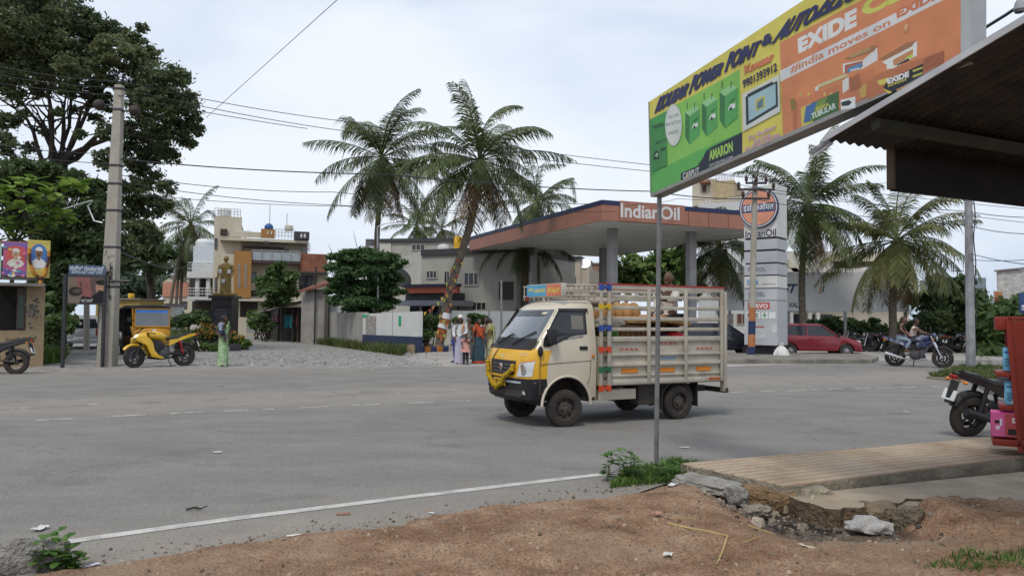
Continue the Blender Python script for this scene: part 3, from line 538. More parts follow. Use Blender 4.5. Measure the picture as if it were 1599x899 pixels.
def palm(label, base, cpx, Yc, rad, n, Lf, seed, lean=None, trunkr=.17, dry=5, spread=(-58, 82), lm=None, group='coconut palms'):
    r_ = random.Random(seed); e = emp('coconut_palm', label, 'palm tree', base, 0, group); top = P(*cpx, Yc) - V(base); q = M()
    ctrl = [V((0, 0, -.1))] + [P(*c, Yc) - V(base) for c in (lean or [])] + [top]
    pts = []
    for k in range(len(ctrl) - 1):
        p0, p1, p2, p3 = ctrl[max(k - 1, 0)], ctrl[k], ctrl[k + 1], ctrl[min(k + 2, len(ctrl) - 1)]
        for t in [i / 8 for i in range(8)]:
            pts.append(.5 * ((2 * p1) + (p2 - p0) * t + (2 * p0 - 5 * p1 + 4 * p2 - p3) * t * t + (3 * p1 - p0 - 3 * p2 + p3) * t ** 3))
    pts.append(top); q.tube(pts, [trunkr * (1.45 if k == 0 else 1.15 - .4 * k / len(pts)) * (1 + .05 * (k % 2)) for k in range(len(pts))], 10); q.build('trunk', PBARK, e, fix=False)
    VS = {0: ([], []), 1: ([], [])}
    for i in range(n + dry):
        isdry = i >= n; v, f = VS[1 if isdry else 0]; az = i * 2.39996 + r_.uniform(-.55, .55)
        u = i / max(n - 1, 1); el = R(spread[1] + (spread[0] - spread[1]) * u ** .85 + r_.uniform(-12, 12)) if not isdry else R(r_.uniform(-75, -50))
        L = Lf * r_.uniform(.8, 1.14) * (1 if not isdry else .8); dr = r_.uniform(.5, 1.35) * (1.35 - .6 * u) if not isdry else r_.uniform(.15, .4); K = 14; p = top.copy(); hd = V((math.cos(az), math.sin(az), 0)); sd_ = V((-hd.y, hd.x, 0)); tw = r_.uniform(-.6, .6); bend = r_.gauss(0, .35); brk = r_.uniform(.45, .75) if r_.random() < .16 else 2
        rach = []
        for k in range(K + 1):
            t = k / K; a = el - dr * t ** 1.6 - (1.0 if t > brk else 0); az2 = az + bend * t; hd = V((math.cos(az2), math.sin(az2), 0)); a = max(a, R(-86)); d = hd * math.cos(a) + V((0, 0, math.sin(a))); rach.append((p.copy(), d)); p = p + d * L / K
        # stalk
        for k in range(K):
            p0, d0 = rach[k]; p1, d1 = rach[k + 1]; w0, w1 = .05 * (1 - k / K) + .008, .05 * (1 - (k + 1) / K) + .008; j = len(v); nn = d0.cross(sd_)
            v += [tuple(p0 + sd_ * w0), tuple(p0 - nn * w0), tuple(p0 - sd_ * w0), tuple(p1 + sd_ * w1), tuple(p1 - nn * w1), tuple(p1 - sd_ * w1)]; f += [(j, j + 1, j + 4, j + 3), (j + 1, j + 2, j + 5, j + 4)]
        NL = 60
        for s in (-1, 1):
            for k in range(NL):
                if r_.random() < (.10 if not isdry else .35): continue
                t = .14 + .86 * (k + r_.random() * .6) / NL; x = t * K; i0 = min(int(x), K - 1); p0, d0 = rach[i0]; p1, _ = rach[i0 + 1]; b0 = p0.lerp(p1, x - i0); nn = sd_.cross(d0).normalized()
                ll = Lf * .265 * (math.sin(PI * min(1, (.16 + .8 * t))) ** .6) * r_.uniform(.8, 1.15); sdir = (sd_ * s * math.cos(tw * s) + nn * (.30 + .3 * math.sin(tw * s)))
                dd_ = (sdir * .85 + d0 * (.45 + .5 * t)).normalized(); dp = V((r_.gauss(0, .13), r_.gauss(0, .13), -1)) * r_.uniform(.3, 1.0); m1 = b0 + dd_ * ll * .5 + dp * ll * .10; m2 = b0 + dd_ * ll * .8 + dp * ll * .55; wv_ = d0 * Lf * r_.uniform(.005, .0078); j = len(v)
                v += [tuple(b0 + wv_ * .6), tuple(b0 - wv_ * .6), tuple(m1 + wv_), tuple(m1 - wv_), tuple(m2)]; f += [(j, j + 1, j + 3, j + 2), (j + 2, j + 3, j + 4)]
    raw('crown', *VS[0], lm or LM_PALM, e)
    if dry: raw('dry_frond', *VS[1], LM_DRY, e)
    q = M()
    for k in range(9): a = k * 2.4; q.ell(top + V((math.cos(a) * .28, math.sin(a) * .28, -.25 - .12 * (k % 3))), (.13, .13, .16), sg=8, rg=6)
    q.build('coconut', mat('coconut_husk', (.11, .09, .03), rough=.7, var=.3), e); return e
LM_PALM = leafmat('palm_leaf', (.035, .062, .018), (.125, .15, .05), sc=.5, trans=.28, rough=.45)
LM_PALM2 = leafmat('palm_leaf_yellowed', (.05, .072, .02), (.18, .18, .06), sc=.5, trans=.3, rough=.42)
LM_DRY = leafmat('palm_leaf_dry', (.11, .07, .03), (.2, .14, .07), sc=.5, trans=.15)
palm('tall coconut palm with drooping crown behind the street lamp, left of the leaning palm', at(592, 44, 530), (596, 245), 44, .17, 32, 4.6, 21, [(588, 400), (592, 320)], .16, dry=8, spread=(-46, 80))
palm('leaning coconut palm with striped trunk and coloured pennants wound round it', at(684, 36.5, 545), (748, 250), 36.5, .17, 31, 4.5, 24, [(702, 455), (730, 365), (745, 300)], .19, dry=8, spread=(-42, 82), lm=LM_PALM)
palm('small coconut palm peeking out behind the canopy roof edge, right of the leaning palm', at(835, 62, 520), (838, 315), 62, .17, 26, 4.6, 23, None, .17, dry=3)
palm('coconut palm growing under the near edge of the canopy behind the first column', at(822, 50, 520), (822, 372), 50, .15, 20, 3.6, 25, [(820, 450)], .22, dry=3, spread=(-65, 30))
palm('low coconut palm crown squeezed between the canopy and the price tower', at(1125, 44, 540), (1125, 385), 44, .15, 28, 3.8, 26, [(1127, 460)], .16, dry=4, spread=(-55, 70))
palm('tall coconut palm standing right behind the price tower', at(1256, 42, 545), (1262, 318), 42, .16, 34, 4.45, 27, [(1252, 450), (1256, 380)], .17, dry=7, spread=(-48, 82))
palm('broad coconut palm with yellowed hanging fronds in front of the long white banner', at(1396, 40, 545), (1400, 375), 40, .17, 36, 4.35, 35, [(1394, 470)], .19, dry=5, spread=(-50, 78), lm=LM_PALM2)
palm('slim coconut palm left of the white house, tallest of the three there', at(262, 75, 520), (298, 350), 75, .15, 22, 4.4, 29, [(272, 440)], .15, dry=5, spread=(-60, 80))
palm('slim coconut palm, middle of the three thin trunks by the pink topped house', at(272, 76, 520), (282, 385), 76, .13, 14, 3.4, 30, [(277, 450)], .14, dry=4, spread=(-70, 40))
palm('slim coconut palm, rightmost of three thin trunks by the pink topped house', at(281, 77, 520), (290, 398), 77, .13, 14, 3.4, 31, [(283, 450)], .14, dry=4, spread=(-70, 30))
palm('distant small coconut palm behind the grey flat roofs', at(655, 95, 515), (650, 352), 95, .15, 18, 4.3, 32, None, .16, dry=2)
palm('distant coconut palm just right of the other far palm over the grey roofs', at(690, 98, 515), (690, 358), 98, .15, 18, 4.3, 33, None, .16, dry=2)

def bigleaf(v, f, c, d, up_, L, W):
    """one broad oval leaf, base c, direction d"""
    s = d.cross(up_).normalized(); n = s.cross(d).normalized(); j = len(v); prof = ((0, .05), (.2, .3), (.45, .5), (.7, .52), (.9, .33), (1, .04))
    for t, w_ in prof:
        p = c + d * L * t - n * L * .22 * t * t; v += [tuple(p + s * W * w_ + n * W * .18 * w_), tuple(p), tuple(p - s * W * w_ + n * W * .18 * w_)]
    for k in range(len(prof) - 1): a = j + 3 * k; f += [(a, a + 1, a + 4, a + 3), (a + 1, a + 2, a + 5, a + 4)]
def rosettes(name, e, spots, L, W, m, seed, nl=(6, 9)):
    r_ = random.Random(seed); v = []; f = []
    for c in spots:
        for k in range(r_.randint(*nl)):
            a = k * 2.4 + r_.random(); d = V((math.cos(a), math.sin(a), r_.uniform(-.3, .7))).normalized(); bigleaf(v, f, V(c) + d * L * .1, d, V((0, 0, 1)) if abs(d.z) < .9 else V((1, 0, 0)), L * r_.uniform(.7, 1.15), W * r_.uniform(.8, 1.1))
    return raw(name, v, f, m, e, smooth=True)
# almond sapling over the posters
e = emp('almond_tree', 'broad leaved almond sapling with big bright leaves above the two posters', 'tree', at(18, 25))
sp = [(5, 300), (20, 290), (38, 285), (52, 283), (62, 300), (15, 320), (32, 325), (50, 325), (66, 322), (8, 345), (28, 350), (60, 345), (80, 300), (98, 292), (112, 285), (125, 288), (96, 335), (104, 340), (70, 350), (45, 365), (20, 372), (-12, 310), (-15, 350), (85, 345), (40, 305), (118, 292)]
L_ = lambda p: V(p) - e.location
q = M(); q.tube([V((0, 0, 0)), L_(P(18, 450, 25)), L_(P(22, 380, 25))], [.09, .07, .05], 8)
for a, b_ in (((22, 380), (55, 290)), ((22, 380), (120, 288)), ((22, 380), (100, 338)), ((22, 380), (8, 300)), ((22, 380), (-15, 340))): q.tube(wob(L_(P(*a, 25)), L_(P(*b_, 25)), 4, .06, rnd), [.045, .035, .025, .02, .012], 6)
q.build('trunk', DBARK, e)
rosettes('crown', e, [L_(P(x, y, 25 + rnd.uniform(-.7, .7))) for x, y in sp], .50, .30, leafmat('almond_leaf', (.10, .19, .03), (.30, .42, .09), sc=1.5, trans=.35), 5)

# ground plants
def grass(name, label, area, n, h, m, seed, w_=.012, z=0.0, zf=None):
    g = random.Random(seed); v = []; f = []
    for _ in range(n):
        p = area(g); a = g.random() * 6.28; hh = h * g.uniform(.4, 1.2); b_ = V((math.cos(a), math.sin(a), 0)); ln = V((g.gauss(0, .35), g.gauss(0, .35), 1)) * hh; j = len(v); p = V((p.x, p.y, z if zf is None else zf(p.x, p.y)))
        v += [tuple(p + b_ * w_), tuple(p - b_ * w_), tuple(p + ln * .55 + b_ * w_ * .8), tuple(p + ln * .55 - b_ * w_ * .8), tuple(p + ln + V((ln.x, ln.y, -.2 * hh)) * .5)]; f += [(j, j + 1, j + 3, j + 2), (j + 2, j + 3, j + 4)]
    return tag(raw(name, v, f, m), label, 'grass', kind='stuff')
GR = leafmat('grass_blade', (.045, .075, .018), (.14, .16, .05), sc=1.2, trans=.3); GR2 = leafmat('verge_grass', (.04, .09, .015), (.12, .2, .04), sc=2, trans=.3)
def quadarea(*pp):
    q_ = [G(*p) for p in pp]
    def fn(g): a, b_ = g.random(), g.random(); return (q_[0].lerp(q_[1], a)).lerp(q_[3].lerp(q_[2], a), b_)
    return fn
grass('grass', 'long green grass along the foot of the compound wall', quadarea((455, 532), (628, 556), (635, 550.5), (468, 530)), 3600, .5, GR, 1, .022)
grass('grass', 'tufts of grass at the foot of the old shed row', quadarea((395, 517), (470, 527), (472, 522), (400, 513)), 700, .5, GR, 2, .02)
grass('grass', 'rough grass patch at the foot of the metal pole by the road corner', quadarea((1450, 590), (1600, 600), (1610, 577), (1500, 575)), 5200, .2, GR, 3, .02)
grass('grass', 'green weeds beside the tan corner building', quadarea((62, 570), (98, 566), (100, 545), (66, 545)), 1500, .45, GR2, 4, .03)
grass('grass', 'sparse grass on the dirt at the lower right corner', quadarea((1440, 905), (1620, 905), (1620, 878), (1500, 880)), 480, .05, GR2, 5, .004, zf=vh)
grass('grass', 'green grass at the pavement corner round the thin sign pole', quadarea((950, 764), (1075, 752), (1065, 728), (985, 735)), 2600, .10, GR2, 6, .006, zf=lambda x, y: max(0, vh(x, y)))
grass('grass', 'mossy grass along the broken left edge of the pavement', lambda g: (G(1055, 728).lerp(G(1215, 765), g.random()) + V((g.gauss(-.05, .06), g.gauss(0, .05), 0))), 1500, .09, GR2, 7, .005, z=.04)
grass('grass', 'small grass tuft at the foot of the pavement kerb', quadarea((1475, 748), (1525, 742), (1525, 736), (1475, 742)), 250, .06, GR2, 8, .006, z=.045)
grass('grass', 'wild green growth in the flower bed under the statue', quadarea((262, 540), (340, 548), (335, 505), (268, 500)), 4200, .5, GR, 9, .03)
def weed(name, label, base, stems, h, lL, lW, m, seed, spread=.3):
    r_ = random.Random(seed); e_ = emp(name, label, 'plant', base); q = M(); v = []; f = []
    for _ in range(stems):
        a = r_.random() * 6.28; tip = V((math.cos(a) * spread * r_.random(), math.sin(a) * spread * r_.random(), h * r_.uniform(.5, 1.1))); b0 = V((tip.x * .3, tip.y * .3, 0)); pts = wob(b0, tip, 4, .07, r_); q.tube(pts, [.006, .005, .004, .003, .002], 5)
        for k in range(7):
            p = pts[1 + k % 4]; a = k * 2.4 + r_.random(); d = V((math.cos(a), math.sin(a), r_.uniform(.0, .7))).normalized(); bigleaf(v, f, p + V((0, 0, .01 * k)), d, V((0, 0, 1)), lL * r_.uniform(.6, 1.2), lW)
    q.build('stem', mat('green_stem', (.08, .12, .03), var=.2), e_); raw('leaf', v, f, m, e_, smooth=True); return e_
WL = leafmat('weed_leaf', (.04, .10, .015), (.13, .24, .05), sc=4, trans=.35)
weed('weed', 'tall thin weed climbing at the left end of the grassy pavement corner', G(947, 752), 3, .36, .09, .07, WL, 1, .06)
weed('weed', 'bushy green weed between the tall weed and the sign pole', G(985, 752), 11, .24, .13, .035, WL, 2, .22)
weed('weed', 'low leafy weed just right of the foot of the sign pole', G(1040, 748), 7, .12, .10, .03, WL, 3, .2)
weed('weed', 'leafy green nettle cluster by the mossy stone at the lower left corner', G(70, 892), 16, .17, .07, .05, WL, 4, .2)
weed('weed', 'leafy low weed to the right of the nettle cluster at the lower left', G(108, 893), 9, .07, .065, .045, WL, 5, .11)
weed('weed', 'thin bare weed on the grass patch right of the metal pole', G(1530, 578), 4, .75, .16, .06, WL, 6, .2)
weed('weed', 'second thin weed on the grass patch, nearer to the red cabinet', G(1546, 580), 4, .7, .15, .06, WL, 7, .2)
# flower bed by the statue, hedge under the banner, shrubs
def shrub(name, label, cat, pl, Y, n, size, m, seed, dj=.6, kind=None):
    b0 = at(sum(p[0] for p in pl) / len(pl), Y); e_ = emp(name, label, cat, b0); c = px(pl, Y, dj, seed)
    q = M(); r_ = random.Random(seed)
    for cc, r in c:
        for _ in range(2): q.tube(wob(V((r_.uniform(-.3, .3), r_.uniform(-.2, .2), 0)), cc - b0, 3, .1, r_), [.035, .028, .02, .01], 5)
    q.build('stem', DBARK, e_, fix=False); leaves('foliage', [(cc - b0, r) for cc, r in c], n, size, m, e_, seed); return e_
shrub('shrub', 'dark shrub behind the flower bed left of the statue', 'shrub', [(275, 503, 11), (292, 498, 12), (312, 496, 11), (325, 505, 9)], 50, 3000, .16, LM_MID, 41)
shrub('shrub', 'low green shrub at the gate of the cream house right of the statue', 'shrub', [(395, 492, 9), (404, 500, 12), (412, 508, 12), (398, 508, 8)], 52, 1800, .14, LM_BRI, 42)
e = shrub('marigold_bed', 'marigold bush in orange bloom left of the statue pedestal', 'flowers', [(308, 520, 8), (319, 517, 9), (329, 520, 8), (322, 528, 8)], 39, 2000, .08, LM_BRI, 43, .4)
FLW = mat('marigold_petal', (.5, .22, .02), rough=.6, var=.2, island=.3)
tag(leaves('flower', [(c - e.location, r) for c, r in px([(306, 517, 9), (318, 512, 11), (329, 514, 11), (324, 522, 9)], 37.6, .4, 43)], 130, .045, FLW, e, 44, .9, 1.0, sub=0), kind='stuff')
e = shrub('marigold_bed', 'marigold plants behind the woman in green, right of the pedestal', 'flowers', [(362, 526, 8), (374, 532, 9), (384, 536, 7), (368, 538, 7)], 36, 1500, .08, LM_BRI, 45, .3)
tag(leaves('flower', [(c - e.location, r) for c, r in px([(366, 522, 8), (376, 528, 7)], 35.7, .3, 45)], 45, .045, FLW, e, 46, .9, 1.0, sub=0), kind='stuff')
shrub('shrub', 'creeping green plants on the flower bed kerb', 'shrub', [(318, 541, 7), (332, 543, 7), (345, 544, 5), (303, 541, 5)], 34, 1200, .09, LM_BRI, 47, .3)
shrub('hedge', 'clipped dark hedge under the long white banner beside the red car', 'hedge', [(1270, 508, 12), (1292, 505, 13), (1285, 518, 12), (1310, 515, 12), (1325, 505, 12), (1345, 512, 13), (1362, 506, 11), (1375, 516, 12), (1335, 522, 10), (1302, 500, 9)], 46, 6500, .15, leafmat('hedge_leaf', (.03, .06, .018), (.085, .14, .04), sc=.8), 48, .5)
shrub('hedge', 'dark hedge behind the two riders right of the broad palm trunk', 'hedge', [(1410, 512, 12), (1430, 508, 12), (1450, 515, 12), (1425, 522, 10)], 46, 2600, .15, LM_DARK, 49, .5)
shrub('shrub', 'leafy bush inside the compound left of the leaning palm foot', 'shrub', [(662, 505, 9), (675, 500, 10), (684, 508, 10), (668, 520, 9), (660, 530, 7)], 42, 2000, .13, LM_MID, 50, .4)
shrub('shrub', 'potted style bush behind the waiting family, in front of the grey house wall', 'shrub', [(742, 498, 9), (755, 500, 8), (748, 508, 8)], 44, 1300, .16, LM_MID, 51, .3)
shrub('shrub', 'tall yellow green bush behind the white turbaned man', 'shrub', [(712, 500, 5), (718, 500, 5)], 44, 500, .12, LM_BRI, 52, .2)
shrub('shrub', 'tangled dark plants before the shed hung with clothes', 'shrub', [(405, 500, 9), (415, 492, 8), (412, 512, 8), (425, 508, 7)], 47.5, 1500, .13, LM_DARK, 53, .3)
# ================= buildings and walls =================
CRM = mat('cream_paint', (.52, .47, .37), rough=.85, var=.08, sc=1.2, stain=.25, stcol=(.3, .26, .2))
WHT = mat('white_paint', (.55, .56, .56), rough=.85, var=.08, sc=1.2, stain=.3, stcol=(.3, .29, .27))
GRYW = mat('grey_paint', (.36, .35, .31), rough=.85, var=.08, sc=.7, stain=.45, stcol=(.2, .19, .17))
LGRY = mat('light_grey_paint', (.5, .485, .44), rough=.85, var=.08, sc=.7, stain=.25, stcol=(.28, .27, .24))
BEI = mat('beige_plaster', (.46, .40, .32), rough=.9, var=.1, sc=.9, stain=.3, stcol=(.27, .23, .18))
ORG = mat('ochre_orange_paint', (.33, .165, .05), rough=.8, var=.08, sc=1)
BRN = mat('dark_brown_trim', (.06, .04, .035), rough=.7, var=.15)
DGR = mat('charcoal_trim', (.05, .05, .055), rough=.7, var=.15)
SHD = mat('dim_interior', (.05, .045, .04), rough=.95, var=.3)  # near-black colour stands in for the shade inside openings and recesses
WFR = mat('window_frame', (.4, .38, .33), rough=.7, var=.1); DFR = mat('dark_window_frame', (.08, .06, .05), rough=.6, var=.1)
GLS = glassmat(); BGL = glassmat('blue_glass', (.09, .12, .16), .08)
STL = mat('galvanised_steel', (.38, .39, .4), rough=.45, metal=.6, var=.15); DST = mat('dark_steel', (.05, .05, .055), rough=.5, metal=.4, var=.2)
def brickmat(name, c1, c2, mort, sc=4, sq=.5, bump=.4):
    m = bpy.data.materials.new(name); m.use_nodes = True; n = m.node_tree.nodes; l = m.node_tree.links; b = n['Principled BSDF']; b.inputs['Roughness'].default_value = .92
    t = n.new('ShaderNodeTexCoord'); s = n.new('ShaderNodeSeparateXYZ'); c = n.new('ShaderNodeCombineXYZ'); l.new(t.outputs['Object'], s.inputs[0]); a = n.new('ShaderNodeMath'); a.operation = 'ADD'
    l.new(s.outputs[0], a.inputs[0]); l.new(s.outputs[1], a.inputs[1]); l.new(a.outputs[0], c.inputs[0]); l.new(s.outputs[2], c.inputs[1])
    k = n.new('ShaderNodeTexBrick'); k.inputs['Scale'].default_value = sc; k.inputs['Color1'].default_value = (*c1, 1); k.inputs['Color2'].default_value = (*c2, 1); k.inputs['Mortar'].default_value = (*mort, 1); k.inputs['Mortar Size'].default_value = .018
    l.new(c.outputs[0], k.inputs[0]); x = n.new('ShaderNodeTexNoise'); x.inputs['Scale'].default_value = 2.5; x.inputs['Detail'].default_value = 7; l.new(t.outputs['Object'], x.inputs['Vector'])
    mr = n.new('ShaderNodeMapRange'); mr.inputs[1].default_value = .3; mr.inputs[2].default_value = .7; mr.inputs[3].default_value = .7; mr.inputs[4].default_value = 1.2; l.new(x.outputs[0], mr.inputs[0]); h = n.new('ShaderNodeHueSaturation')
    l.new(k.outputs[0], h.inputs['Color']); l.new(mr.outputs[0], h.inputs['Value']); l.new(h.outputs[0], b.inputs['Base Color']); return m
TILE = brickmat('terracotta_cladding', (.27, .105, .06), (.22, .08, .045), (.17, .09, .06), 3)
BRK = brickmat('red_brick', (.25, .12, .08), (.32, .17, .12), (.25, .22, .19), 4); WBRK = brickmat('whitewashed_brick', (.52, .51, .49), (.42, .41, .39), (.3, .29, .27), 1.6)
ROOF = brickmat('clay_roof_tile', (.24, .09, .055), (.17, .06, .04), (.08, .04, .03), 5)
TIN = mat('rusty_tin', (.2, .18, .17), rough=.7, metal=.3, var=.25, sc=3, stain=.6, stcol=(.14, .07, .04))
def railing(fc, x0, y0, x1, y1, off, m, n=10, hb=2, name='railing', par=None, pr=.025):
    a, z0, b, z1 = fc.rect(x0, y0, x1, y1, off); q = M()
    for k in range(n + 1): x = a + (b - a) * k / n; q.tube([(x, off, z0), (x, off, z1)], pr, 6)
    for k in range(hb): z = z1 - (z1 - z0) * k / hb; q.tube([(a, off, z), (b, off, z)], pr, 6)
    return q.build(name, m, par or fc.e)

# --- cream house with the ochre panel ---
h = Fac('house', 'three storey cream house with ochre orange panel and roof terrace behind the statue', 'house', at(337, 60), at(512, 63))
h.blk('wall', CRM, 343, 374, 478, 523, .0, 9, base=0)
h.blk('stair_tower', CRM, 335, 337, 374, 523, -.3, 4, base=0)
h.blk('roof_slab', CRM, 344, 370, 482, 380, -1.2, 9.2)
h.blk('parapet', CRM, 346, 360, 409, 371, -1.1, -.9); h.blk('parapet', ORG, 408, 357, 429, 372, -1.25, -.95); h.blk('parapet', BRN, 344, 357, 355, 368, -1.3, -.85)
o = h.blk('parapet', DGR, 460, 361, 483, 374.5, -1.35, -.6)
for k, (xa, xb) in enumerate(((469, 472), (474.5, 477.5))): h.blk('slot', WHT, xa, 365, xb, 371, -1.4, -1.34, par=o)
for xa in (417, 423): h.blk('slot', WHT, xa, 361, xa + 2, 366, -1.3, -1.2)
railing(h, 335, 337, 376, 327, -.3, STL, 8, 3); railing(h, 430, 372, 460, 359, -1.1, STL, 6, 3); railing(h, 368, 370, 392, 361, -.95, WHT, 8, 3)
q = M(); a, z0, b, z1 = h.rect(340, 337, 362, 327, 1); q.lathe([((b - a) * .45, z0), ((b - a) * .48, z0 + .5), ((b - a) * .4, z1)], ((a + b) / 2, 1.2, 0)); q.build('water_tank', WHT, h.e)
q = M(); a, z0 = h.xz(420, 357, 0); q.ell((a, .2, z0 + .1), (.35, .35, .35)); q.build('tank_lid', mat('blue_plastic', (.02, .08, .25), rough=.4), h.e)
q = M(); a, z0, b, z1 = h.rect(445, 360, 458, 352, -.2)
q.b2((a, -.3, z0), (b, .3, z1)); q.lathe([(.18, -.33), (.2, -.36), (.14, -.37)], (b - .35, 0, (z0 + z1) / 2), 'y'); q.build('air_conditioner', mat('ac_casing', (.5, .47, .4), rough=.5), h.e, bevel=.02)
for xa, yt in ((421, 318), (448, 333)):
    q = M(); a, z0 = h.xz(xa, 362); _, z1 = h.xz(xa, yt); q.tube([(a, .2, z0), (a, .2, z1)], .03, 6); q.build('mast', STL, h.e)
a, z0 = h.xz(383, 372, 1); b, z1 = h.xz(374, 340, 1); q = M()
for dy in (0, .6): q.tube([(a, 1 + dy, z0), (b, 1 + dy, z1)], .04, 6)
for k in range(8): t = k / 7; x = a + (b - a) * t; z = z0 + (z1 - z0) * t; q.tube([(x, 1, z), (x, 1.6, z)], .03, 5)
q.build('ladder', STL, h.e)
h.blk('vent', DGR, 412, 376.5, 420, 381.5, -1.22, -1.15)
h.blk('balcony_slab', BRN, 390, 405.5, 469, 413, -1.2, .1); h.blk('chajja', BRN, 381, 383.5, 444, 387.5, -.7, .05)
q = M(); a, z0, b, z1 = h.rect(394, 406, 469, 393, -1.1)
for k in range(5): xx = a + (b - a) * k / 5; q.b2((xx + .03, -1.12, z0), (xx + (b - a) / 5 - .03, -1.1, z1 - .1))
q.build('glass_balustrade', mat('clear_railing_glass', (.3, .33, .35), rough=.1, spec=.6), h.e); railing(h, 394, 406, 469, 393, -1.15, STL, 5, 1)
h.win(397, 394, 420, 406, WFR, BGL, 2); h.win(430, 391, 440, 406, WFR, SHD, 1, name='door'); h.win(444, 388, 452, 399, WFR, GLS, 1)
h.blk('wall', CRM, 345, 396, 367, 466, -1.0, .1)
o = h.blk('ochre_panel', ORG, 366, 391.5, 391.5, 465, -1.3, .1)
for xa in (371, 381.5):
    for k in range(13): h.blk('slot', STL, xa, 412 + k * 2.9, xa + 4.2, 413.6 + k * 2.9, -1.33, -1.29, par=o)
h.win(391.5, 425, 400, 441, DFR, BGL, 1); h.win(335.5, 372, 339, 389, DFR, BGL, 1, off=-.3); h.win(335.5, 433, 339, 455, DFR, BGL, 1, off=-.3)
h.blk('first_floor_slab', CRM, 344, 465, 470, 471, -1.25, .2); h.blk('car_porch', SHD, 367, 471, 402, 497, -.06, .05); h.blk('porch_back', BEI, 402, 471, 470, 520, -.05, .03)  # flat dark sheet painted as the shade inside the porch
h.blk('window', BRN, 391, 453, 404, 462, -.08, .02); h.blk('porch_door', BRN, 371, 478, 379, 496, -.1, .0)
o = h.blk('terracotta_box', TILE, 469, 395.5, 511, 425, -1.0, 5); h.blk('slab_edge', DGR, 466, 424, 514, 427.5, -1.3, 5)
h.win(467, 430, 487, 455, DFR, GLS, 3, off=-.1, hz=1); h.win(489, 431, 494, 450, DFR, GLS, 1, off=-.1); h.blk('wall', CRM, 464, 427, 511, 523, -.08, 5, base=0)
railing(h, 472, 393, 484, 380, -.2, STL, 5, 3)
# compound gate wall of that house
g = Fac('gate_wall', 'cream gate wall with grey steel gate in front of the cream house', 'wall', at(362, 54), at(402, 54.6))
g.blk('wall', CRM, 362, 495, 385, 522, 0, .2, base=0); g.blk('gate', mat('grey_gate', (.3, .31, .32), rough=.6), 386, 496, 400, 519, .05, .12); g.blk('wall', CRM, 400, 494, 403, 522, 0, .3, base=0)
# --- white house with curved balcony ---
h = Fac('house', 'white and grey two storey house with curved balconies left of the cream house', 'house', at(292, 69), at(345, 69))
h.blk('wall', WHT, 300, 410, 345, 522, 0, 7, base=0); h.blk('roof_room', mat('bluish_white_paint', (.5, .54, .58), rough=.8, var=.06), 302, 384, 340, 424, .3, 6)
h.blk('balcony', WHT, 292, 424, 345, 434, -1.6, .1); h.blk('balcony', WHT, 292, 463, 333, 468, -1.6, .1); h.blk('dark_recess', SHD, 296, 434, 330, 463, -.06, .0); h.blk('dark_recess', SHD, 300, 470, 330, 500, -.06, .0)  # dark sheets on the wall stand in for shaded recesses
railing(h, 293, 424, 344, 410, -1.55, STL, 16, 3); railing(h, 293, 463, 330, 450, -1.55, STL, 8, 3)
q = M(); a, z = h.xz(313, 384, 1); q.lathe([(.8, z), (.85, z + .4), (.6, z + .7), (.3, z + .75)], (a, 2, 0)); q.build('water_tank', WHT, h.e)
for xa in (305, 322): h.blk('column', WHT, xa, 434, xa + 5, 463, -1.4, -1.1)
h.blk('wall', WHT, 331, 468, 345, 522, -.1, 1, base=0)
# --- small house with the pink gable ---
h = Fac('house', 'small cream house with pink orange upper band and pitched top behind thin palms', 'house', at(254, 84), at(300, 84))
h.blk('wall', CRM, 254, 462, 300, 520, 0, 6, base=0); h.blk('upper_band', mat('salmon_paint', (.45, .2, .14), rough=.85, var=.15, stain=.4, stcol=(.4, .33, .27)), 254, 440, 292, 463, -.15, 6)
q = M(); pl = [h.xz(x, y, -.15) for x, y in ((255, 440), (273, 428), (291, 440))]; q.ext(pl, -.15, 5.9); q.build('gable', CRM, h.e)
h.win(284, 470, 292, 482, DFR, GLS, 1)
# --- yellow flat roofed shed and white sheds behind the rickshaw ---
h = Fac('shed', 'mustard yellow flat roofed shed with yellow water drum behind the rickshaw', 'shed', at(150, 58), at(217, 58))
h.blk('wall', mat('mustard_plaster', (.33, .24, .08), rough=.9, var=.2, sc=1.5, stain=.4, stcol=(.2, .15, .08)), 150, 467, 217, 522, 0, 4, base=0); h.blk('roof_slab', mat('grey_slab', (.18, .17, .15), var=.2), 149, 465, 218, 468, -.2, 4.2)
q = M(); a, z = h.xz(204, 466, .5); _, z1 = h.xz(204, 458, .5); q.lathe([(.22, z), (.24, z + .05), (.24, z1 - .1), (.2, z1)], (a, .6, 0)); o = q.build('water_drum', mat('yellow_plastic', (.6, .36, .02), rough=.45), None); o.matrix_world = h.e.matrix_basis
tag(o, 'small yellow water drum standing on the mustard shed roof', 'water tank')
h = Fac('shed', 'low white shed with dark openings far behind the rickshaw', 'shed', at(217, 72), at(258, 72)); h.blk('wall', WHT, 217, 477, 258, 520, 0, 4, base=0); h.blk('roof', TIN, 215, 473, 258, 477.5, -.4, 4.3); h.win(234, 478, 240, 483, DFR, GLS, 1)
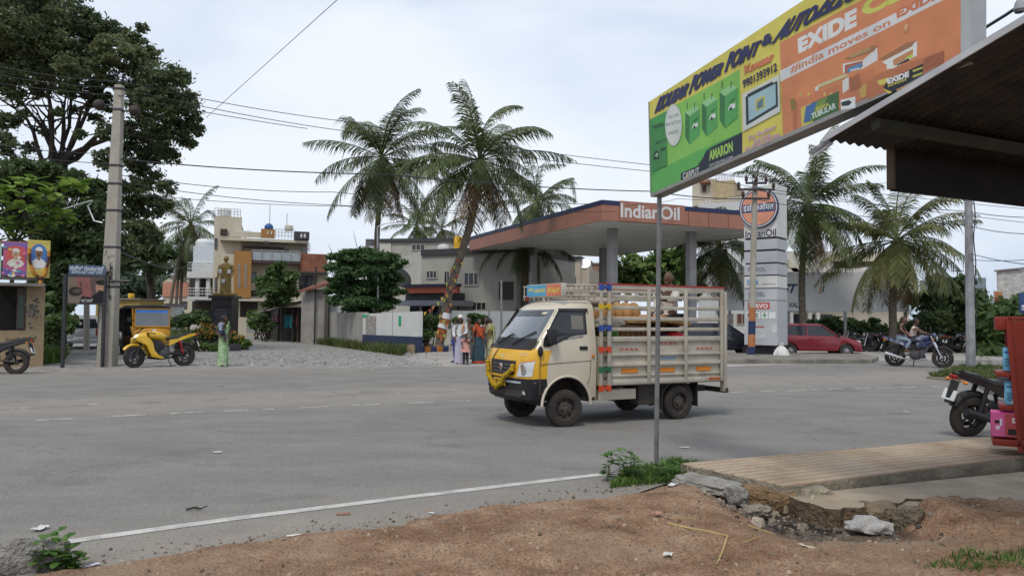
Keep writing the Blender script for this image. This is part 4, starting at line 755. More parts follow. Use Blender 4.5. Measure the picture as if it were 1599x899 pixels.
# --- tan corner building at far left ---
h = Fac('corner_building', 'stained tan corner building with dark shop opening and graffiti at far left', 'building', G(-120, 577), G(67, 572))
TAN = mat('stained_tan_plaster', (.32, .24, .145), rough=.92, var=.18, sc=2, stain=.75, stcol=(.16, .14, .12)); CON = mat('raw_concrete', (.2, .185, .165), rough=.92, var=.25, sc=2, stain=.5, stcol=(.09, .085, .08))
a, zt, b, z1 = h.rect(0, 516, 42, 447); x0 = h.xz(-120, 500)[0]
q = M(); q.b2((x0, 0, 0), (b, 4, zt)); q.b2((b, 0, 0), (h.L, 4, z1)); q.b2((x0, 1.2, zt), (b, 4, z1)); q.build('wall', TAN, h.e)
q = M(); q.b2((x0, .9, zt + .02), (b, 1.18, z1)); q.build('dark_room', SHD, h.e); h.blk('shutter_frame', DFR, 27, 449, 41, 516, .02, .08)  # dark sheet behind the opening, coloured as an unlit room
h.win(27.5, 459, 37, 512, DFR, mat('greenish_glass', (.05, .08, .07), rough=.2), 1, off=.0)
h.blk('slab', CON, -130, 437, 70, 447, -.5, 4.2); h.blk('parapet', CON, -130, 400, 66, 438, -.1, .1); h.blk('parapet_coping', mat('pinkish_brick', (.28, .14, .12), rough=.9, var=.3, sc=6), -130, 372, 44, 378, -.1, .12); h.blk('parapet', CON, -130, 378, 40, 401, -.05, .1)
pr = Print(lambda u, v, w: (u, -w - .004, v))
for i, (t, x0_, y0, x1, y1) in enumerate((('ಪೂಜಾರಿ', 8, 536, 30, 526), ('ಇಲ್ಲಿ', 34, 535, 57, 525))):
    u0, v0, u1, v1 = h.rect(x0_, y0, x1, y1); pr.tbox(t, u0, v0, u1, v1, '#2b2622', .01)
u0, v0, u1, v1 = h.rect(44, 500, 60, 470)
for k in range(60): a = rnd.gauss((u0 + u1) / 2, .1); c = rnd.gauss((v0 + v1) / 2, .17); pr.ell((a, c), rnd.uniform(.01, .06), rnd.uniform(.01, .05), rnd.choice(['#55504a', '#6a645c', '#8a8378']), 9)
pr.build('graffiti', h.e)
FSK = ['#b98a6a', '#9a6a4a']
def portrait(pr, u0, v0, u1, v1, bg, disc, shirt, skin, hair, band=None):
    """garlanded poster with a plain generic bust in a disc"""
    W_, H_ = u1 - u0, v1 - v0; X = lambda t: u0 + W_ * t; Z = lambda t: v0 + H_ * t
    pr.rect(u0, v0, u1, v1, bg); pr.rect(X(.04), Z(.03), X(.96), Z(.97), bg)
    if band: pr.rect(X(.02), Z(.88), X(.98), Z(.98), band); pr.rect(X(.02), Z(.02), X(.98), Z(.16), band)
    pr.ell((X(.5), Z(.57)), W_ * .4, H_ * .33, disc); pr.poly([(X(.14), Z(.36)), (X(.24), Z(.45)), (X(.42), Z(.52)), (X(.58), Z(.52)), (X(.76), Z(.45)), (X(.86), Z(.36)), (X(.7), Z(.26)), (X(.3), Z(.26))], shirt)
    pr.rect(X(.43), Z(.47), X(.57), Z(.58), skin); pr.ell((X(.5), Z(.66)), W_ * .155, H_ * .13, skin); pr.ell((X(.5), Z(.72)), W_ * .165, H_ * .1, hair, 20, 0, PI); pr.rect(X(.36), Z(.715), X(.64), Z(.735), hair)
    for s in (-1, 1): pr.ell((X(.5 + s * .06), Z(.665)), W_ * .022, H_ * .01, '#2a1d18', 10)
    pr.rect(X(.44), Z(.605), X(.56), Z(.62), '#3a2a22'); pr.rect(X(.485), Z(.625), X(.515), Z(.66), '#8a5e44')
def poster(label, x0, y0, x1, y1, args, off, depth=.03):
    u0, v0, u1, v1 = h.rect(x0, y0, x1, y1, off); e_ = emp('poster', label, 'poster', h.e.matrix_basis @ V(((u0 + u1) / 2, off, v0)), h.e.rotation_euler.z); w2 = (u1 - u0) / 2; hh = v1 - v0
    q = M(); q.b2((-w2, 0, 0), (w2, depth, hh)); q.build('board', mat('poster_board', (.3, .3, .3)), e_); pr = Print(lambda u, v, w: (u, -w - .003, v)); portrait(pr, -w2, 0, w2, hh, *args); return e_, pr, w2, hh
e_, pr, w2, hh = poster('pink poster of a white haired man on a red disc hung on the parapet', 4, 430, 44.5, 379, ('#b8457c', '#c8402f', '#d8d5c6', '#c79b78', '#d9d6d0', '#7c5fae'), -.16)
for k in range(26): pr.ell((rnd.uniform(-w2, w2) * .95, rnd.uniform(0, hh) * (.2 if k % 2 else 1)), .05, .04, rnd.choice(['#e2b13c', '#6a4fb0', '#d86aa0', '#e8e0d0', '#3f9ac0']), 9)
pr.build('print', e_)
e_, pr, w2, hh = poster('yellow poster of a man with moustache and white cap on a blue disc, garlanded', 41.5, 433, 79, 376, ('#d3bd4a', '#2f74b8', '#e6e6e4', '#8a5b3f', '#e8e6e0', '#c8b23e'), -.2)
pr.rect(-.1 * w2, hh * .58, .1 * w2, hh * .6, '#221a16'); pr.build('print', e_)
q = M(); gp = [(-.85 * w2, .75 * hh), (-.8 * w2, .45 * hh), (-.45 * w2, .15 * hh), (0.2 * w2, -.05 * hh), (.6 * w2, .15 * hh), (.85 * w2, .45 * hh), (.85 * w2, .75 * hh)]
for i in range(len(gp) - 1):
    for k in range(6):
        t = k / 6; q.ell((gp[i][0] + (gp[i + 1][0] - gp[i][0]) * t, -.06, gp[i][1] + (gp[i + 1][1] - gp[i][1]) * t), .045, (0 if (i + k // 3) % 2 else 1), 7, 5)
q.ell((.2 * w2, -.06, -.15 * hh), (.06, .05, .12), 1); q.build('garland', [mat('dark_garland', (.09, .03, .02), var=.3), mat('orange_garland', (.5, .2, .03), var=.3)], e_, fix=False)
u0, v0, u1, v1 = h.rect(-30, 432, 3, 380, -.14); e_ = emp('poster', 'pale green poster cut by the left edge, beside the pink poster', 'poster', h.e.matrix_basis @ V(((u0 + u1) / 2, -.14, v0)), h.e.rotation_euler.z); w2 = (u1 - u0) / 2; hh = v1 - v0
q = M(); q.b2((-w2, 0, 0), (w2, .03, hh)); q.build('board', mat('poster_board', (.3, .3, .3)), e_); pr = Print(lambda u, v, w: (u, -w - .003, v)); pr.rect(-w2, 0, w2, hh, '#9fc0b4'); pr.rect(-w2 * .8, hh * .1, w2 * .8, hh * .2, '#d8e2dc'); pr.build('print', e_)

# --- old shed row and old tiled house by the lane ---
h = Fac('shed', 'ramshackle tin roofed shed hung with pink and teal clothes beside the lane', 'shed', at(415, 49.5), at(475, 45.5))
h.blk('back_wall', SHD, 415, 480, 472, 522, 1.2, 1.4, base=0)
for xa in (418, 436, 441, 458, 466): q = M(); a, z = h.xz(xa, 480); q.tube([(a, 0, 0), (a, 0, z)], .06, 7); q.build('post', DBARK, h.e)
q = M(); p = [h.xz(x, y) for x, y in ((411, 484), (440, 479), (476, 467))]; v = []
for i, (x, z) in enumerate(p): v += [(x, -.9, z - .25), (x, 1.6, z + .35)]
q.add(v, [(0, 2, 3, 1), (2, 4, 5, 3)]); i0 = len(q.v); q.add([(a, b, c - .04) for a, b, c in v], [(0, 1, 3, 2), (2, 3, 5, 4)]); q.build('roof', TIN, h.e)
for i, (xa, c) in enumerate(((424, '#b07a94'), (431, '#a8607e'), (444, '#3f8f98'), (447, '#2f7d88'), (452, '#4a9aa0'), (462, '#a5502c'))):
    a, z0, b, z1 = h.rect(xa, 512 - (i % 2) * 4, xa + 5, 492, .3); e_ = M(); n_ = 8; rings = []
    for k in range(7): t = k / 6; rings.append([((a + b) / 2 + (b - a) / 2 * (.8 + .2 * t) * (j / n_ * 2 - 1), .3 + .05 * math.sin(j * 1.9 + t), z1 - (z1 - z0) * t) for j in range(n_ + 1)])
    e_.loft(rings, 0, False, False); o = e_.build('hanging_cloth', mat('cloth' + str(i), lin(c), rough=.95, var=.25), None, fix=False); o.matrix_world = h.e.matrix_basis
    tag(o, ['faded pink cloth, leftmost hung in the shed', 'darker pink cloth hung second in the shed', 'teal cloth hung by the middle post of the shed', 'deep teal cloth between two lighter teal cloths', 'pale teal cloth, rightmost of the teal ones in the shed', 'rust orange cloth at the right end of the shed'][i], 'cloth')
h = Fac('old_house', 'old grey plaster house with broken red tile roof behind the compound wall', 'house', at(470, 44.5), at(532, 43))
OLD = mat('old_grey_plaster', (.27, .255, .23), rough=.95, var=.2, sc=1.5, stain=.7, stcol=(.12, .11, .1))
h.blk('wall', OLD, 471, 452, 506, 520, 0, .3, base=0); h.blk('wall', WHT, 505, 462, 560, 520, .6, .9, base=0); h.blk('wall', OLD, 471, 470, 560, 520, 1.5, 3.5, base=0)
q = M(); pp = [h.xz(474, 454), h.xz(497, 428), h.xz(520, 440)]; v = [(pp[0][0], -.4, pp[0][1]), (pp[2][0], -.4, pp[2][1] - .1), (pp[2][0], 1.8, pp[2][1] + .8), (pp[1][0], 1.8, pp[1][1])]; q.add(v + [(a, b, c - .12) for a, b, c in v], [(0, 1, 2, 3), (7, 6, 5, 4), (0, 4, 5, 1), (1, 5, 6, 2), (2, 6, 7, 3), (3, 7, 4, 0)]); q.build('roof', ROOF, h.e)
q = M(); a, z = h.xz(497, 425); q.tube([(a, -.2, 0), (a, -.2, z + .3)], .05, 6); q.build('post', DST, h.e)
# --- compound walls ---
h = Fac('compound_wall', 'old grey concrete compound wall running along the lane', 'wall', G(470, 531) - V((0, 0, 0)), G(569, 545))
h.blk('wall', mat('old_wall_plaster', (.32, .305, .28), rough=.95, var=.12, sc=1.2, stain=.45, stcol=(.17, .16, .15)), 470, 488, 568, 545, 0, .22, base=-.05)
for xa in (489, 502, 527, 568): h.blk('joint', OLD, xa - .8, 492, xa + .8, 540, -.02, .1)
h = Fac('compound_wall', 'white compound wall with blue band and green paint patch near the family', 'wall', G(566, 545), G(656, 551))
a, zb_, b, zt = h.rect(566, 545, 654, 486); zt2 = h.xz(566, 490)[1]; q = M(); q.add([(a, 0, -.05), (b, 0, -.05), (b, 0, zt), (a, 0, zt2), (a, .22, -.05), (b, .22, -.05), (b, .22, zt), (a, .22, zt2)], [(0, 1, 2, 3), (5, 4, 7, 6), (1, 5, 6, 2), (4, 0, 3, 7), (3, 2, 6, 7), (0, 4, 5, 1)])
q.build('wall', mat('whitewash', (.56, .56, .55), rough=.9, var=.06, sc=1.5, stain=.3, stcol=(.36, .35, .33)), h.e)
BLU = mat('navy_band_paint', (.025, .04, .085), rough=.8, var=.25, sc=3, stain=.3, stcol=(.1, .1, .1)); z5 = h.xz(640, 525)[1]
q = M(); q.b2((a + .02, -.03, -.05), (b + .03, .0, z5)); q.b2((b, .0, -.05), (b + .03, .2, z5)); q.build('band', BLU, h.e)
h.blk('poster_scrap', mat('peeling_paper', (.3, .28, .25), var=.4, sc=8, stain=.8, stcol=(.05, .06, .07)), 570.5, 527, 587, 493, -.02, -.004); h.blk('green_patch', mat('green_paint', (.03, .33, .14)), 622, 509, 626.5, 493, -.012, -.002); h.blk('green_patch', mat('green_paint', (.03, .33, .14)), 566, 496, 577, 491, -.012, -.002); h.blk('bare_block', TAN, 625, 549, 646, 538, -.12, -.04)
q = M(); xj = h.xz(613, 500)[0]; q.b2((xj - .02, -.006, .6), (xj + .02, .0, 1.9)); q.build('joint', OLD, h.e)
h = Fac('compound_wall', 'low pale boundary wall behind the waiting family', 'wall', at(652, 47), at(800, 46)); h.blk('wall', mat('pale_blue_wall', (.42, .45, .46), rough=.9, var=.08, stain=.3, stcol=(.3, .3, .29)), 705, 485, 810, 530, 0, .2, base=0); h.blk('wall', LGRY, 652, 513, 704, 530, -.3, -.1, base=0)
# --- grey house ---
A, B_ = at(658, 53), at(800, 49.5)
h = Fac('house', 'big plain grey house with white framed windows behind the leaning palm', 'house', A, B_)
z1 = h.xz(658, 392)[1]; xL = -5.0
h.blk('wall', GRYW, 658, 392, 806, 525, 0, 9, base=0); h.blk('coping', DGR, 657, 390, 807, 393, -.15, 9.1)
q = M(); q.b2((-.1, .004, 0), (0, 9, z1)); q.b2((-6.5, 8.8, 0), (0, 9, z1 - .2)); q.build('side_wall', LGRY, h.e)
s2 = Fac('house_wing', 'pale side wing of the grey house with glass shopfront and red fascia', 'building', at(606, 58), A + V((0, .02, 0)))
pts = [s2.xz(x, y) for x, y in ((606, 408), (614, 406), (657.8, 391.5))]; q = M(); q.ext([(0, 0)] + pts + [(s2.L - .02, 0)], 0, 4); q.build('wall', LGRY, s2.e)
for xa, ya, xb, yb in ((666, 422, 683, 435), (694, 423, 703, 443), (725, 425, 748, 446), (737, 471, 760, 485), (707, 473, 719, 485)): h.win(xa, ya, xb, yb, WFR, GLS, 3 if xb - xa > 14 else 2)
h.blk('dark_sheet', mat('brown_sheet', (.055, .045, .045), var=.2), 779, 440, 800, 467, -.1, .02)
h.blk('fascia', mat('red_fascia', (.35, .09, .045), rough=.6, var=.1), 632, 447, 714, 457, -2.2, -1.9); h.blk('fascia_top', mat('navy_fascia', (.03, .035, .06), rough=.6), 630, 444, 714, 447.2, -2.3, -1.8)
h.blk('roof_slab', DGR, 633, 457, 702, 470, -1.85, -.05); h.blk('awning', mat('grey_awning', (.26, .27, .3), rough=.7), 617, 469, 702, 477, -3.0, -.1); h.blk('shopfront', GLS, 640, 477, 705, 513, -.6, -.3); h.blk('wall', LGRY, 684, 477, 706, 525, -.65, .0, base=0)
for xa in (655, 672, 690): h.blk('mullion', LGRY, xa, 477, xa + 2.5, 513, -.7, -.6)
q = M(); a, z = h.xz(630, 425, -2); q.lathe([(.02, .12), (.5, .0), (.75, -.2)], (0, 0, 0), 'z'); q.tr(0, Matrix.Translation((a, -2, z - .3)) @ Matrix.Rotation(R(-60), 4, 'X')); q.tube([(a, -2, z - .3), (a + .1, -1.6, z - 1.2)], .04, 6); o = q.build('satellite_dish', mat('dish_grey', (.2, .21, .21)), None, fix=False); o.matrix_world = h.e.matrix_basis; tag(o, 'dark satellite dish on the shop awning by the pale side wing', 'dish')
h = Fac('building', 'long grey flat roofed building rising behind the grey house', 'building', at(592, 68), at(745, 66))
h.blk('wall', GRYW, 608, 376, 745, 520, 0, 8, base=0); h.blk('end_wall', LGRY, 593, 374, 608.5, 520, -.1, 8, base=0); h.blk('coping', DGR, 592, 372.8, 746, 376, -.2, 8.1); h.win(643, 381, 664, 391, WFR, GLS, 3)
for i, (xa, xb, ya, yb, mm, lb) in enumerate(((707, 720, 367, 384, mat('yellow_plastic', (.6, .36, .02)), 'yellow plastic water tank on the grey flat roof'), (680, 700, 380, 391, WHT, 'broad white water tank left of the yellow one'), (722, 734, 384, 392, WHT, 'small white water tank right of the yellow one'))):
    a, z0, b, z1 = h.rect(xa, yb, xb, ya, -.6); q = M(); r_ = (b - a) / 2; q.lathe([(r_ * .95, z0 - .5), (r_, z0 + .05), (r_, z1 - .25), (r_ * .8, z1 - .08), (r_ * .3, z1)], ((a + b) / 2, -.6 + r_, 0)); o = q.build('water_tank', mm, None); o.matrix_world = h.e.matrix_basis; tag(o, lb, 'water tank')
h = Fac('building', 'dark louvred roof box with slim rails above the tiered tree', 'building', at(566, 72), at(592, 72)); h.blk('wall', WHT, 566, 384, 592, 520, 0, 3, base=0); o = h.blk('louvre_box', DGR, 571, 373, 582, 384, 0, 1)
for k in range(4): h.blk('slat', STL, 571.5, 374.5 + k * 2.4, 581.5, 375.3 + k * 2.4, -.05, 0, par=o)
# --- beige and brick buildings under the canopy ---
h = Fac('building', 'beige flat roofed building with two small windows seen under the canopy', 'building', at(774, 64), at(920, 62)); h.blk('wall', BEI, 774, 403, 906, 520, 0, 6, base=0); h.blk('wall', BEI, 905, 419, 920, 520, .2, 6, base=0); h.blk('coping', DGR, 800, 401, 907, 403.5, -.2, 6)
h.win(867, 431, 877, 442, DFR, GLS, 2); h.win(890, 432, 899, 442, DFR, SHD, 1); h.blk('pipe', WFR, 801, 404, 806, 520, -.25, -.05, base=0)
q = M(); a, z = h.xz(914, 413, .5); q.lathe([(.02, 0), (.3, .05), (.48, .18)], (0, 0, 0)); q.tr(0, Matrix.Translation((a, .5, z)) @ Matrix.Rotation(R(60), 4, 'X')); q.tube([(a, .5, z), (a, .6, z - .8)], .04, 6); o = q.build('satellite_dish', STL, None, fix=False); o.matrix_world = h.e.matrix_basis; tag(o, 'pale satellite dish on the beige roof under the canopy', 'dish')
h = Fac('building', 'unplastered brick building behind the middle canopy columns', 'building', at(918, 70), at(968, 70)); h.blk('wall', BRK, 920, 412, 968, 520, 0, 5, base=0); h.blk('coping', CON, 920, 410, 968, 413, -.1, 5); h.blk('lintel', CON, 921, 434, 950, 436, -.06, 0)
h = Fac('house', 'tall white house with tan roof room behind the canopy and price tower', 'house', at(1086, 60), at(1240, 57))
h.blk('wall', WHT, 1090, 318, 1166, 525, 0, 8, base=0); h.blk('roof_room', CRM, 1081, 281, 1118, 320, .3, 5); h.blk('roof_room', mat('tan_paint', (.42, .33, .2), rough=.85), 1113, 283, 1146, 320, .1, 5); h.win(1096, 289, 1104, 301, WFR, mat('brown_shutter', (.12, .05, .04)), 1, off=.3); h.blk('chajja', TILE, 1092, 283, 1108, 285.5, -.2, .4)
railing(h, 1118, 283, 1146, 270, .2, STL, 6, 4); railing(h, 1100, 322, 1166, 308, -.4, STL, 12, 3); h.blk('balcony', WHT, 1092, 320, 1168, 327, -.8, .1)
for xa in (1128, 1150): h.win(xa, 489, xa + 18, 507, WFR, mat('brown_shutter', (.12, .05, .04)), 2)
h.blk('awning', mat('blue_sheet', (.12, .2, .3)), 1118, 481, 1126, 487, -.2, 0)
# --- building behind the palms on the right ---
h = Fac('building', 'pale concrete building with slanting stair behind the tall palm and white banner', 'building', at(1200, 54), at(1440, 54))
h.blk('wall', BEI, 1228, 432, 1420, 525, 1.2, 8, base=0); h.blk('slab', LGRY, 1224, 418, 1400, 426, -.6, 8); h.blk('slab', CRM, 1300, 392, 1420, 408, -.4, 8); h.blk('parapet', LGRY, 1228, 392, 1302, 420, .2, 8); h.blk('dark_recess', SHD, 1230, 426, 1420, 460, .9, 1.1)  # dark sheet under the slab stands in for the shaded recess
q = M(); p0, p1 = h.xz(1232, 405, -.5), h.xz(1262, 440, -.5); q.add([(p0[0], -.6, p0[1]), (p1[0], -.6, p1[1]), (p1[0], -.6, p1[1] - .55), (p0[0], -.6, p0[1] - .55), (p0[0], .4, p0[1]), (p1[0], .4, p1[1]), (p1[0], .4, p1[1] - .55), (p0[0], .4, p0[1] - .55)], [(0, 1, 2, 3), (7, 6, 5, 4), (0, 4, 5, 1), (1, 5, 6, 2), (2, 6, 7, 3), (3, 7, 4, 0)]); q.build('stair', CRM, h.e)
h.blk('dark_recess', GLS, 1230, 490, 1300, 520, .9, 1.15)
for xa in (1233, 1262, 1275): h.blk('column', LGRY, xa, 488, xa + 6, 525, .6, 1.0, base=0)
h = Fac('building', 'distant grey blue building above the shrubs right of the broad palm', 'building', at(1490, 95), at(1545, 95)); h.blk('wall', mat('blue_grey_paint', (.2, .24, .27), rough=.85, var=.08), 1490, 433, 1541, 520, 0, 8, base=0); h.win(1500, 440, 1506, 450, DFR, GLS, 1); q = M(); a, z = h.xz(1495, 433, 1); q.tube([(a, 1, z), (a, 1, z + .8)], .05); q.tube([(a - .8, 1, z + .8), (a + .8, 1, z + .8)], .05); q.build('antenna', DST, h.e)
h = Fac('building', 'whitewashed brick building with rusty coping at the far right', 'building', at(1553, 68), at(1680, 64)); h.blk('wall', WBRK, 1556, 422, 1680, 520, 0, 8, base=0)
q = M(); a0, a1 = h.xz(1553, 424), h.xz(1680, 412); q.add([(a0[0], -.2, a0[1]), (a1[0], -.2, a1[1]), (a1[0], -.2, a1[1] + .12), (a0[0], -.2, a0[1] + .12), (a0[0], .3, a0[1]), (a1[0], .3, a1[1]), (a1[0], .3, a1[1] + .12), (a0[0], .3, a0[1] + .12)], [(0, 1, 2, 3), (7, 6, 5, 4), (0, 4, 5, 1), (3, 2, 6, 7), (1, 5, 6, 2), (4, 0, 3, 7)]); q.build('coping', TIN, h.e); h.blk('lean_to_roof', TIN, 1556, 466, 1600, 472, -1.5, 0)
# long low wall behind the parked motorcycles
h = Fac('boundary_wall', 'long low beige wall behind the parked motorcycles', 'wall', at(1236, 43.5), at(1700, 43)); h.blk('wall', mat('dusty_beige_wall', (.3, .275, .23), rough=.95, var=.12, sc=2, stain=.5, stcol=(.16, .15, .13)), 1240, 524, 1520, 550, 0, .2, base=0)
# --- statue on its pedestal ---
DPD = mat('black_granite', (.03, .028, .03), rough=.3, var=.3, spec=.5); e = emp('pedestal', 'tall dark granite pedestal with engraved text panel under the golden statue', 'pedestal', at(350, 40, 545))
zp = P(350, 462, 40).z; wp = 31 / F * 40 / 2; q = M(); q.b2((-wp, -wp, 0), (wp, wp, zp - .14)); q.build('shaft', DPD, e); q = M(); q.b2((-wp - .12, -wp - .12, zp - .14), (wp + .12, wp + .12, zp)); q.build('cap', DPD, e)
pr = Print(lambda u, v, w: (u, -wp - .004 - w, v)); pr.rect(-wp * .75, .9, wp * .75, zp - .5, '#2d2a30')
for k in range(11): pr.rect(-wp * (.55 + .1 * (k % 3)), zp - .75 - .13 * k, wp * (.5 + .12 * ((k * 2) % 3)), zp - .69 - .13 * k, '#5c5a66')
pr.build('engraved_panel', e)
GLD = mat('aged_gold_paint', (.24, .165, .05), rough=.5, var=.35, sc=6, metal=.25, stain=.4, stcol=(.08, .055, .02)); zs = zp; st = emp('statue', 'golden brown standing statue with white masks tied on, on the dark pedestal', 'statue', e.location + V((0, 0, zs))); HS = P(350, 400, 40).z - zs; k_ = HS / 1.95
q = M(); q.box((0, 0, .07 * k_), (1.0 * k_, .6 * k_, .14 * k_)); q.build('plinth', GLD, st, bevel=.02)
S_ = lambda *a: tuple(x * k_ for x in a); q = M()
def ovl(cx, cy, rx, ry, z, n=20, fold=0.0): return [(cx * k_ + rx * k_ * math.cos(2 * PI * j / n) * (1 + fold * math.sin(j * 3.1)), cy * k_ + ry * k_ * math.sin(2 * PI * j / n) * (1 + fold * math.sin(j * 3.1)), z * k_) for j in range(n)]
q.loft([ovl(0, 0, .30, .19, .16, fold=.06), ovl(0, 0, .27, .18, .45, fold=.07), ovl(0, 0, .27, .18, .8, fold=.05), ovl(0, 0, .26, .17, 1.05, fold=.03), ovl(0, 0, .28, .18, 1.3), ovl(0, 0, .30, .17, 1.48), ovl(0, 0, .22, .14, 1.58), ovl(0, 0, .08, .08, 1.63), ovl(0, 0, .075, .08, 1.7)])
q.ell(S_(0, -.01, 1.81), S_(.105, .12, .145), 0, 14, 10); q.ell(S_(0, -.13, 1.80), S_(.02, .03, .03)); q.ell(S_(0, .03, 1.86), S_(.115, .12, .12))
for s in (-1, 1):
    q.tube([S_(s * .27, 0, 1.5), S_(s * .36, .02, 1.22), S_(s * .33, -.12, .98), S_(s * .31, -.17, .93)], [.085 * k_, .075 * k_, .055 * k_, .05 * k_], 10); q.ell(S_(s * .31, -.2, .9), S_(.05, .05, .06)); q.ell(S_(s * .12, -.16, .17), S_(.07, .13, .05)); q.ell(S_(s * .115, 0, 1.81), S_(.02, .03, .04))
q.tube([S_(-.26, -.16, 1.45), S_(-.1, -.2, 1.1), S_(.15, -.2, .7), S_(.2, -.18, .3)], [.05 * k_] * 4, 8); q.tube([S_(-.36, -.2, .95), S_(-.37, -.2, .2)], .02 * k_, 6)
q.build('figure', GLD, st, fix=False)
for i, (sx, sz) in enumerate(((-.2, 1.2), (.24, 1.18), (-.03, .72))): q = M(); q.box(S_(sx, -.22, sz), S_(.17, .06, .2)); q.build('white_cover', WHT, st, bevel=.015)
KB = mat('black_kerb', (.045, .045, .05), rough=.8, var=.3)
for i, (xa, ya, xb, yb, Y) in enumerate(((317, 534, 337, 544, 35.5), (361, 535, 377, 547, 34.5), (377, 531, 389, 545, 36))):
    e_ = Fac('kerb_block', ['dark kerb block of the flower bed left of the woman', 'dark kerb block behind the woman in green', 'dark kerb block at the right corner of the flower bed'][i], 'kerb', at(xa, Y, yb), at(xb, Y + .3, yb)); q = M(); q.b2((0, 0, 0), (e_.L, .25, .3)); o = q.build('kerb_block', KB, None, bevel=.02); o.matrix_world = e_.e.matrix_basis
    for kk in ('label', 'category'): o[kk] = e_.e[kk]
    bpy.data.objects.remove(e_.e)
# ================= fuel station =================
FAS = mat('copper_orange_panel', (.34, .155, .108), rough=.55, var=.12, sc=1.2, stain=.5, stcol=(.24, .12, .09)); NAVY = mat('navy_paint', (.018, .03, .085), rough=.5, var=.15); SOF = mat('white_metal_soffit', (.62, .62, .59), rough=.5, var=.1, sc=.8, stain=.3, stcol=(.4, .39, .36)); COL = mat('grey_column_cladding', (.33, .32, .33), rough=.5, metal=.2, var=.12, sc=1.5)
zb = P(940, 343, 34).z; zt = P(940, 312, 34).z; c0 = P(940, 343, 34); cL = G(733, 391, zb); cR0 = G(1165, 358, zb); fd = (cR0 - c0).normalized(); ld = (cL - c0); ld = (ld - fd * ld.dot(fd)).normalized() if False else ld.normalized()
LF, LL = (cR0 - c0).length * 1.3, (cL - c0).length
cn = emp('canopy', 'copper orange fuel station canopy with navy edge on grey columns', 'canopy', (c0.x, c0.y, 0), math.atan2(fd.y, fd.x)); inv = Matrix.Rotation(-cn.rotation_euler.z, 4, 'Z')
l2 = (inv @ V((ld.x, ld.y, 0))) * LL; H_ = zt - zb
def cbox(u0, v0, u1, v1, z0, z1):
    f = lambda u, v, z: (u * LF + v * l2.x, v * l2.y, z)
    q = M(); q.add([f(u0, v0, z0), f(u1, v0, z0), f(u1, v1, z0), f(u0, v1, z0), f(u0, v0, z1), f(u1, v0, z1), f(u1, v1, z1), f(u0, v1, z1)], [(3, 2, 1, 0), (4, 5, 6, 7), (0, 1, 5, 4), (1, 2, 6, 5), (2, 3, 7, 6), (3, 0, 4, 7)]); return q
sofq = M(); NB = 26
for k in range(NB):
    a, b = k / NB, (k + 1) / NB; t = cbox(.004, a + .0006, .996, b - .0006, zb + .012 * (k % 2), zb + .06); sofq.v += []; sofq.add(t.v, t.f)
sofq.build('soffit', SOF, cn, fix=False); cbox(.01, .01, .99, .99, zb + .07, zb + .12).build('soffit_backing', DGR, cn)
e1, e2 = .1 / LF, .1 / LL
for nm, ar in (('front', (0, 0, 1, e2)), ('left', (0, e2 + .0002, e1, 1)), ('right', (1 - e1, e2 + .0002, 1, 1)), ('rear', (e1 + .0002, 1 - e2, 1 - e1 - .0002, 1))):
    cbox(*ar, zb - .02, zt - .2).build('fascia', FAS, cn); u0, v0, u1, v1 = ar; g_ = .02
    cbox(u0 - (g_ / LF if u0 == 0 else 0), v0 - (g_ / LL if v0 == 0 else 0), u1, v1, zt - .197, zt).build('navy_edge', NAVY, cn)
q = M()
for k in range(1, 9): x = LF * k / 9; q.b2((x - .012, -.012, zb), (x + .012, -.003, zt - .21))
q.build('panel_joint', mat('joint_shadow', (.16, .06, .04)), cn)  # thin strips in darker copper brown mark the panel joints
cm_i = cn.matrix_basis.inverted()
def cnpx(px_, py_):
    o = V((0, 0, CH)); d = ray(px_, py_); n_ = V((-fd.y, fd.x, 0)); t = (c0 - o).dot(n_) / d.dot(n_); p = o + d * t; return (p - V((c0.x, c0.y, 0))).dot(fd), p.z
x0, _ = cnpx(967, 330); x1, _ = cnpx(1068, 330); q = M(); q.b2((x0, -.06, zb), (x1, -.03, zt + .02)); q.build('name_panel', FAS, cn)
pr = Print(lambda u, v, w: (u, -.065 - w, v)); pr.text('IndianOil', [cnpx(968, 339.5), cnpx(1060, 344.5), cnpx(1060, 324), cnpx(968, 317)], '#d9d9d8', .025); pr.build('lettering', cn)
for cpx, Yc, tp in ((956, 37.5, 386), (1079, 38.5, 370), (832, 48, 385), (942, 48, 392)):
    p = cm_i @ at(cpx, Yc, 440); q = M(); q.b2((p.x - .2, p.y - .2, 0), (p.x + .2, p.y + .2, zb)); q.build('column', COL, cn, bevel=.02)
# price tower
pA, pB = at(1162.5, 32.6, 553), at(1214, 31.7, 553)
t = Fac('price_tower', 'tall grey and white fuel station price tower with round orange emblem', 'sign tower', pA, pB); D_ = 1.15
TG = mat('grey_sign_panel', (.44, .45, .47), rough=.5, var=.05, sc=1); TW = mat('white_sign_panel', (.62, .61, .58), rough=.45, var=.05)
def pan(y0, y1, m, nm):
    a, z0, b, z1 = t.rect(1163, y1, 1213, y0); q = M(); q.b2((0, 0, z0 + .008), (t.L, D_, z1 - .008)); return q.build(nm, m, t.e)
pan(287, 372, TW, 'top_panel')
for y0, y1, m in ((372, 391, TG), (391, 411, TG), (411, 430, TG), (430, 450, TW), (450, 469, TG), (469, 502, TG), (502, 538, TG)): pan(y0, y1, m, 'panel')
_, z0 = t.xz(1190, 540); _, z1 = t.xz(1190, 290); q = M(); q.b2((.05, .05, z0), (t.L - .05, D_ - .05, z1)); q.build('core', DST, t.e)
q = M(); q.b2((.3, .4, 0), (t.L - .3, .7, z0)); q.build('stand', DST, t.e)
pr = Print(lambda u, v, w: (u, -w - .006, v), .0006)
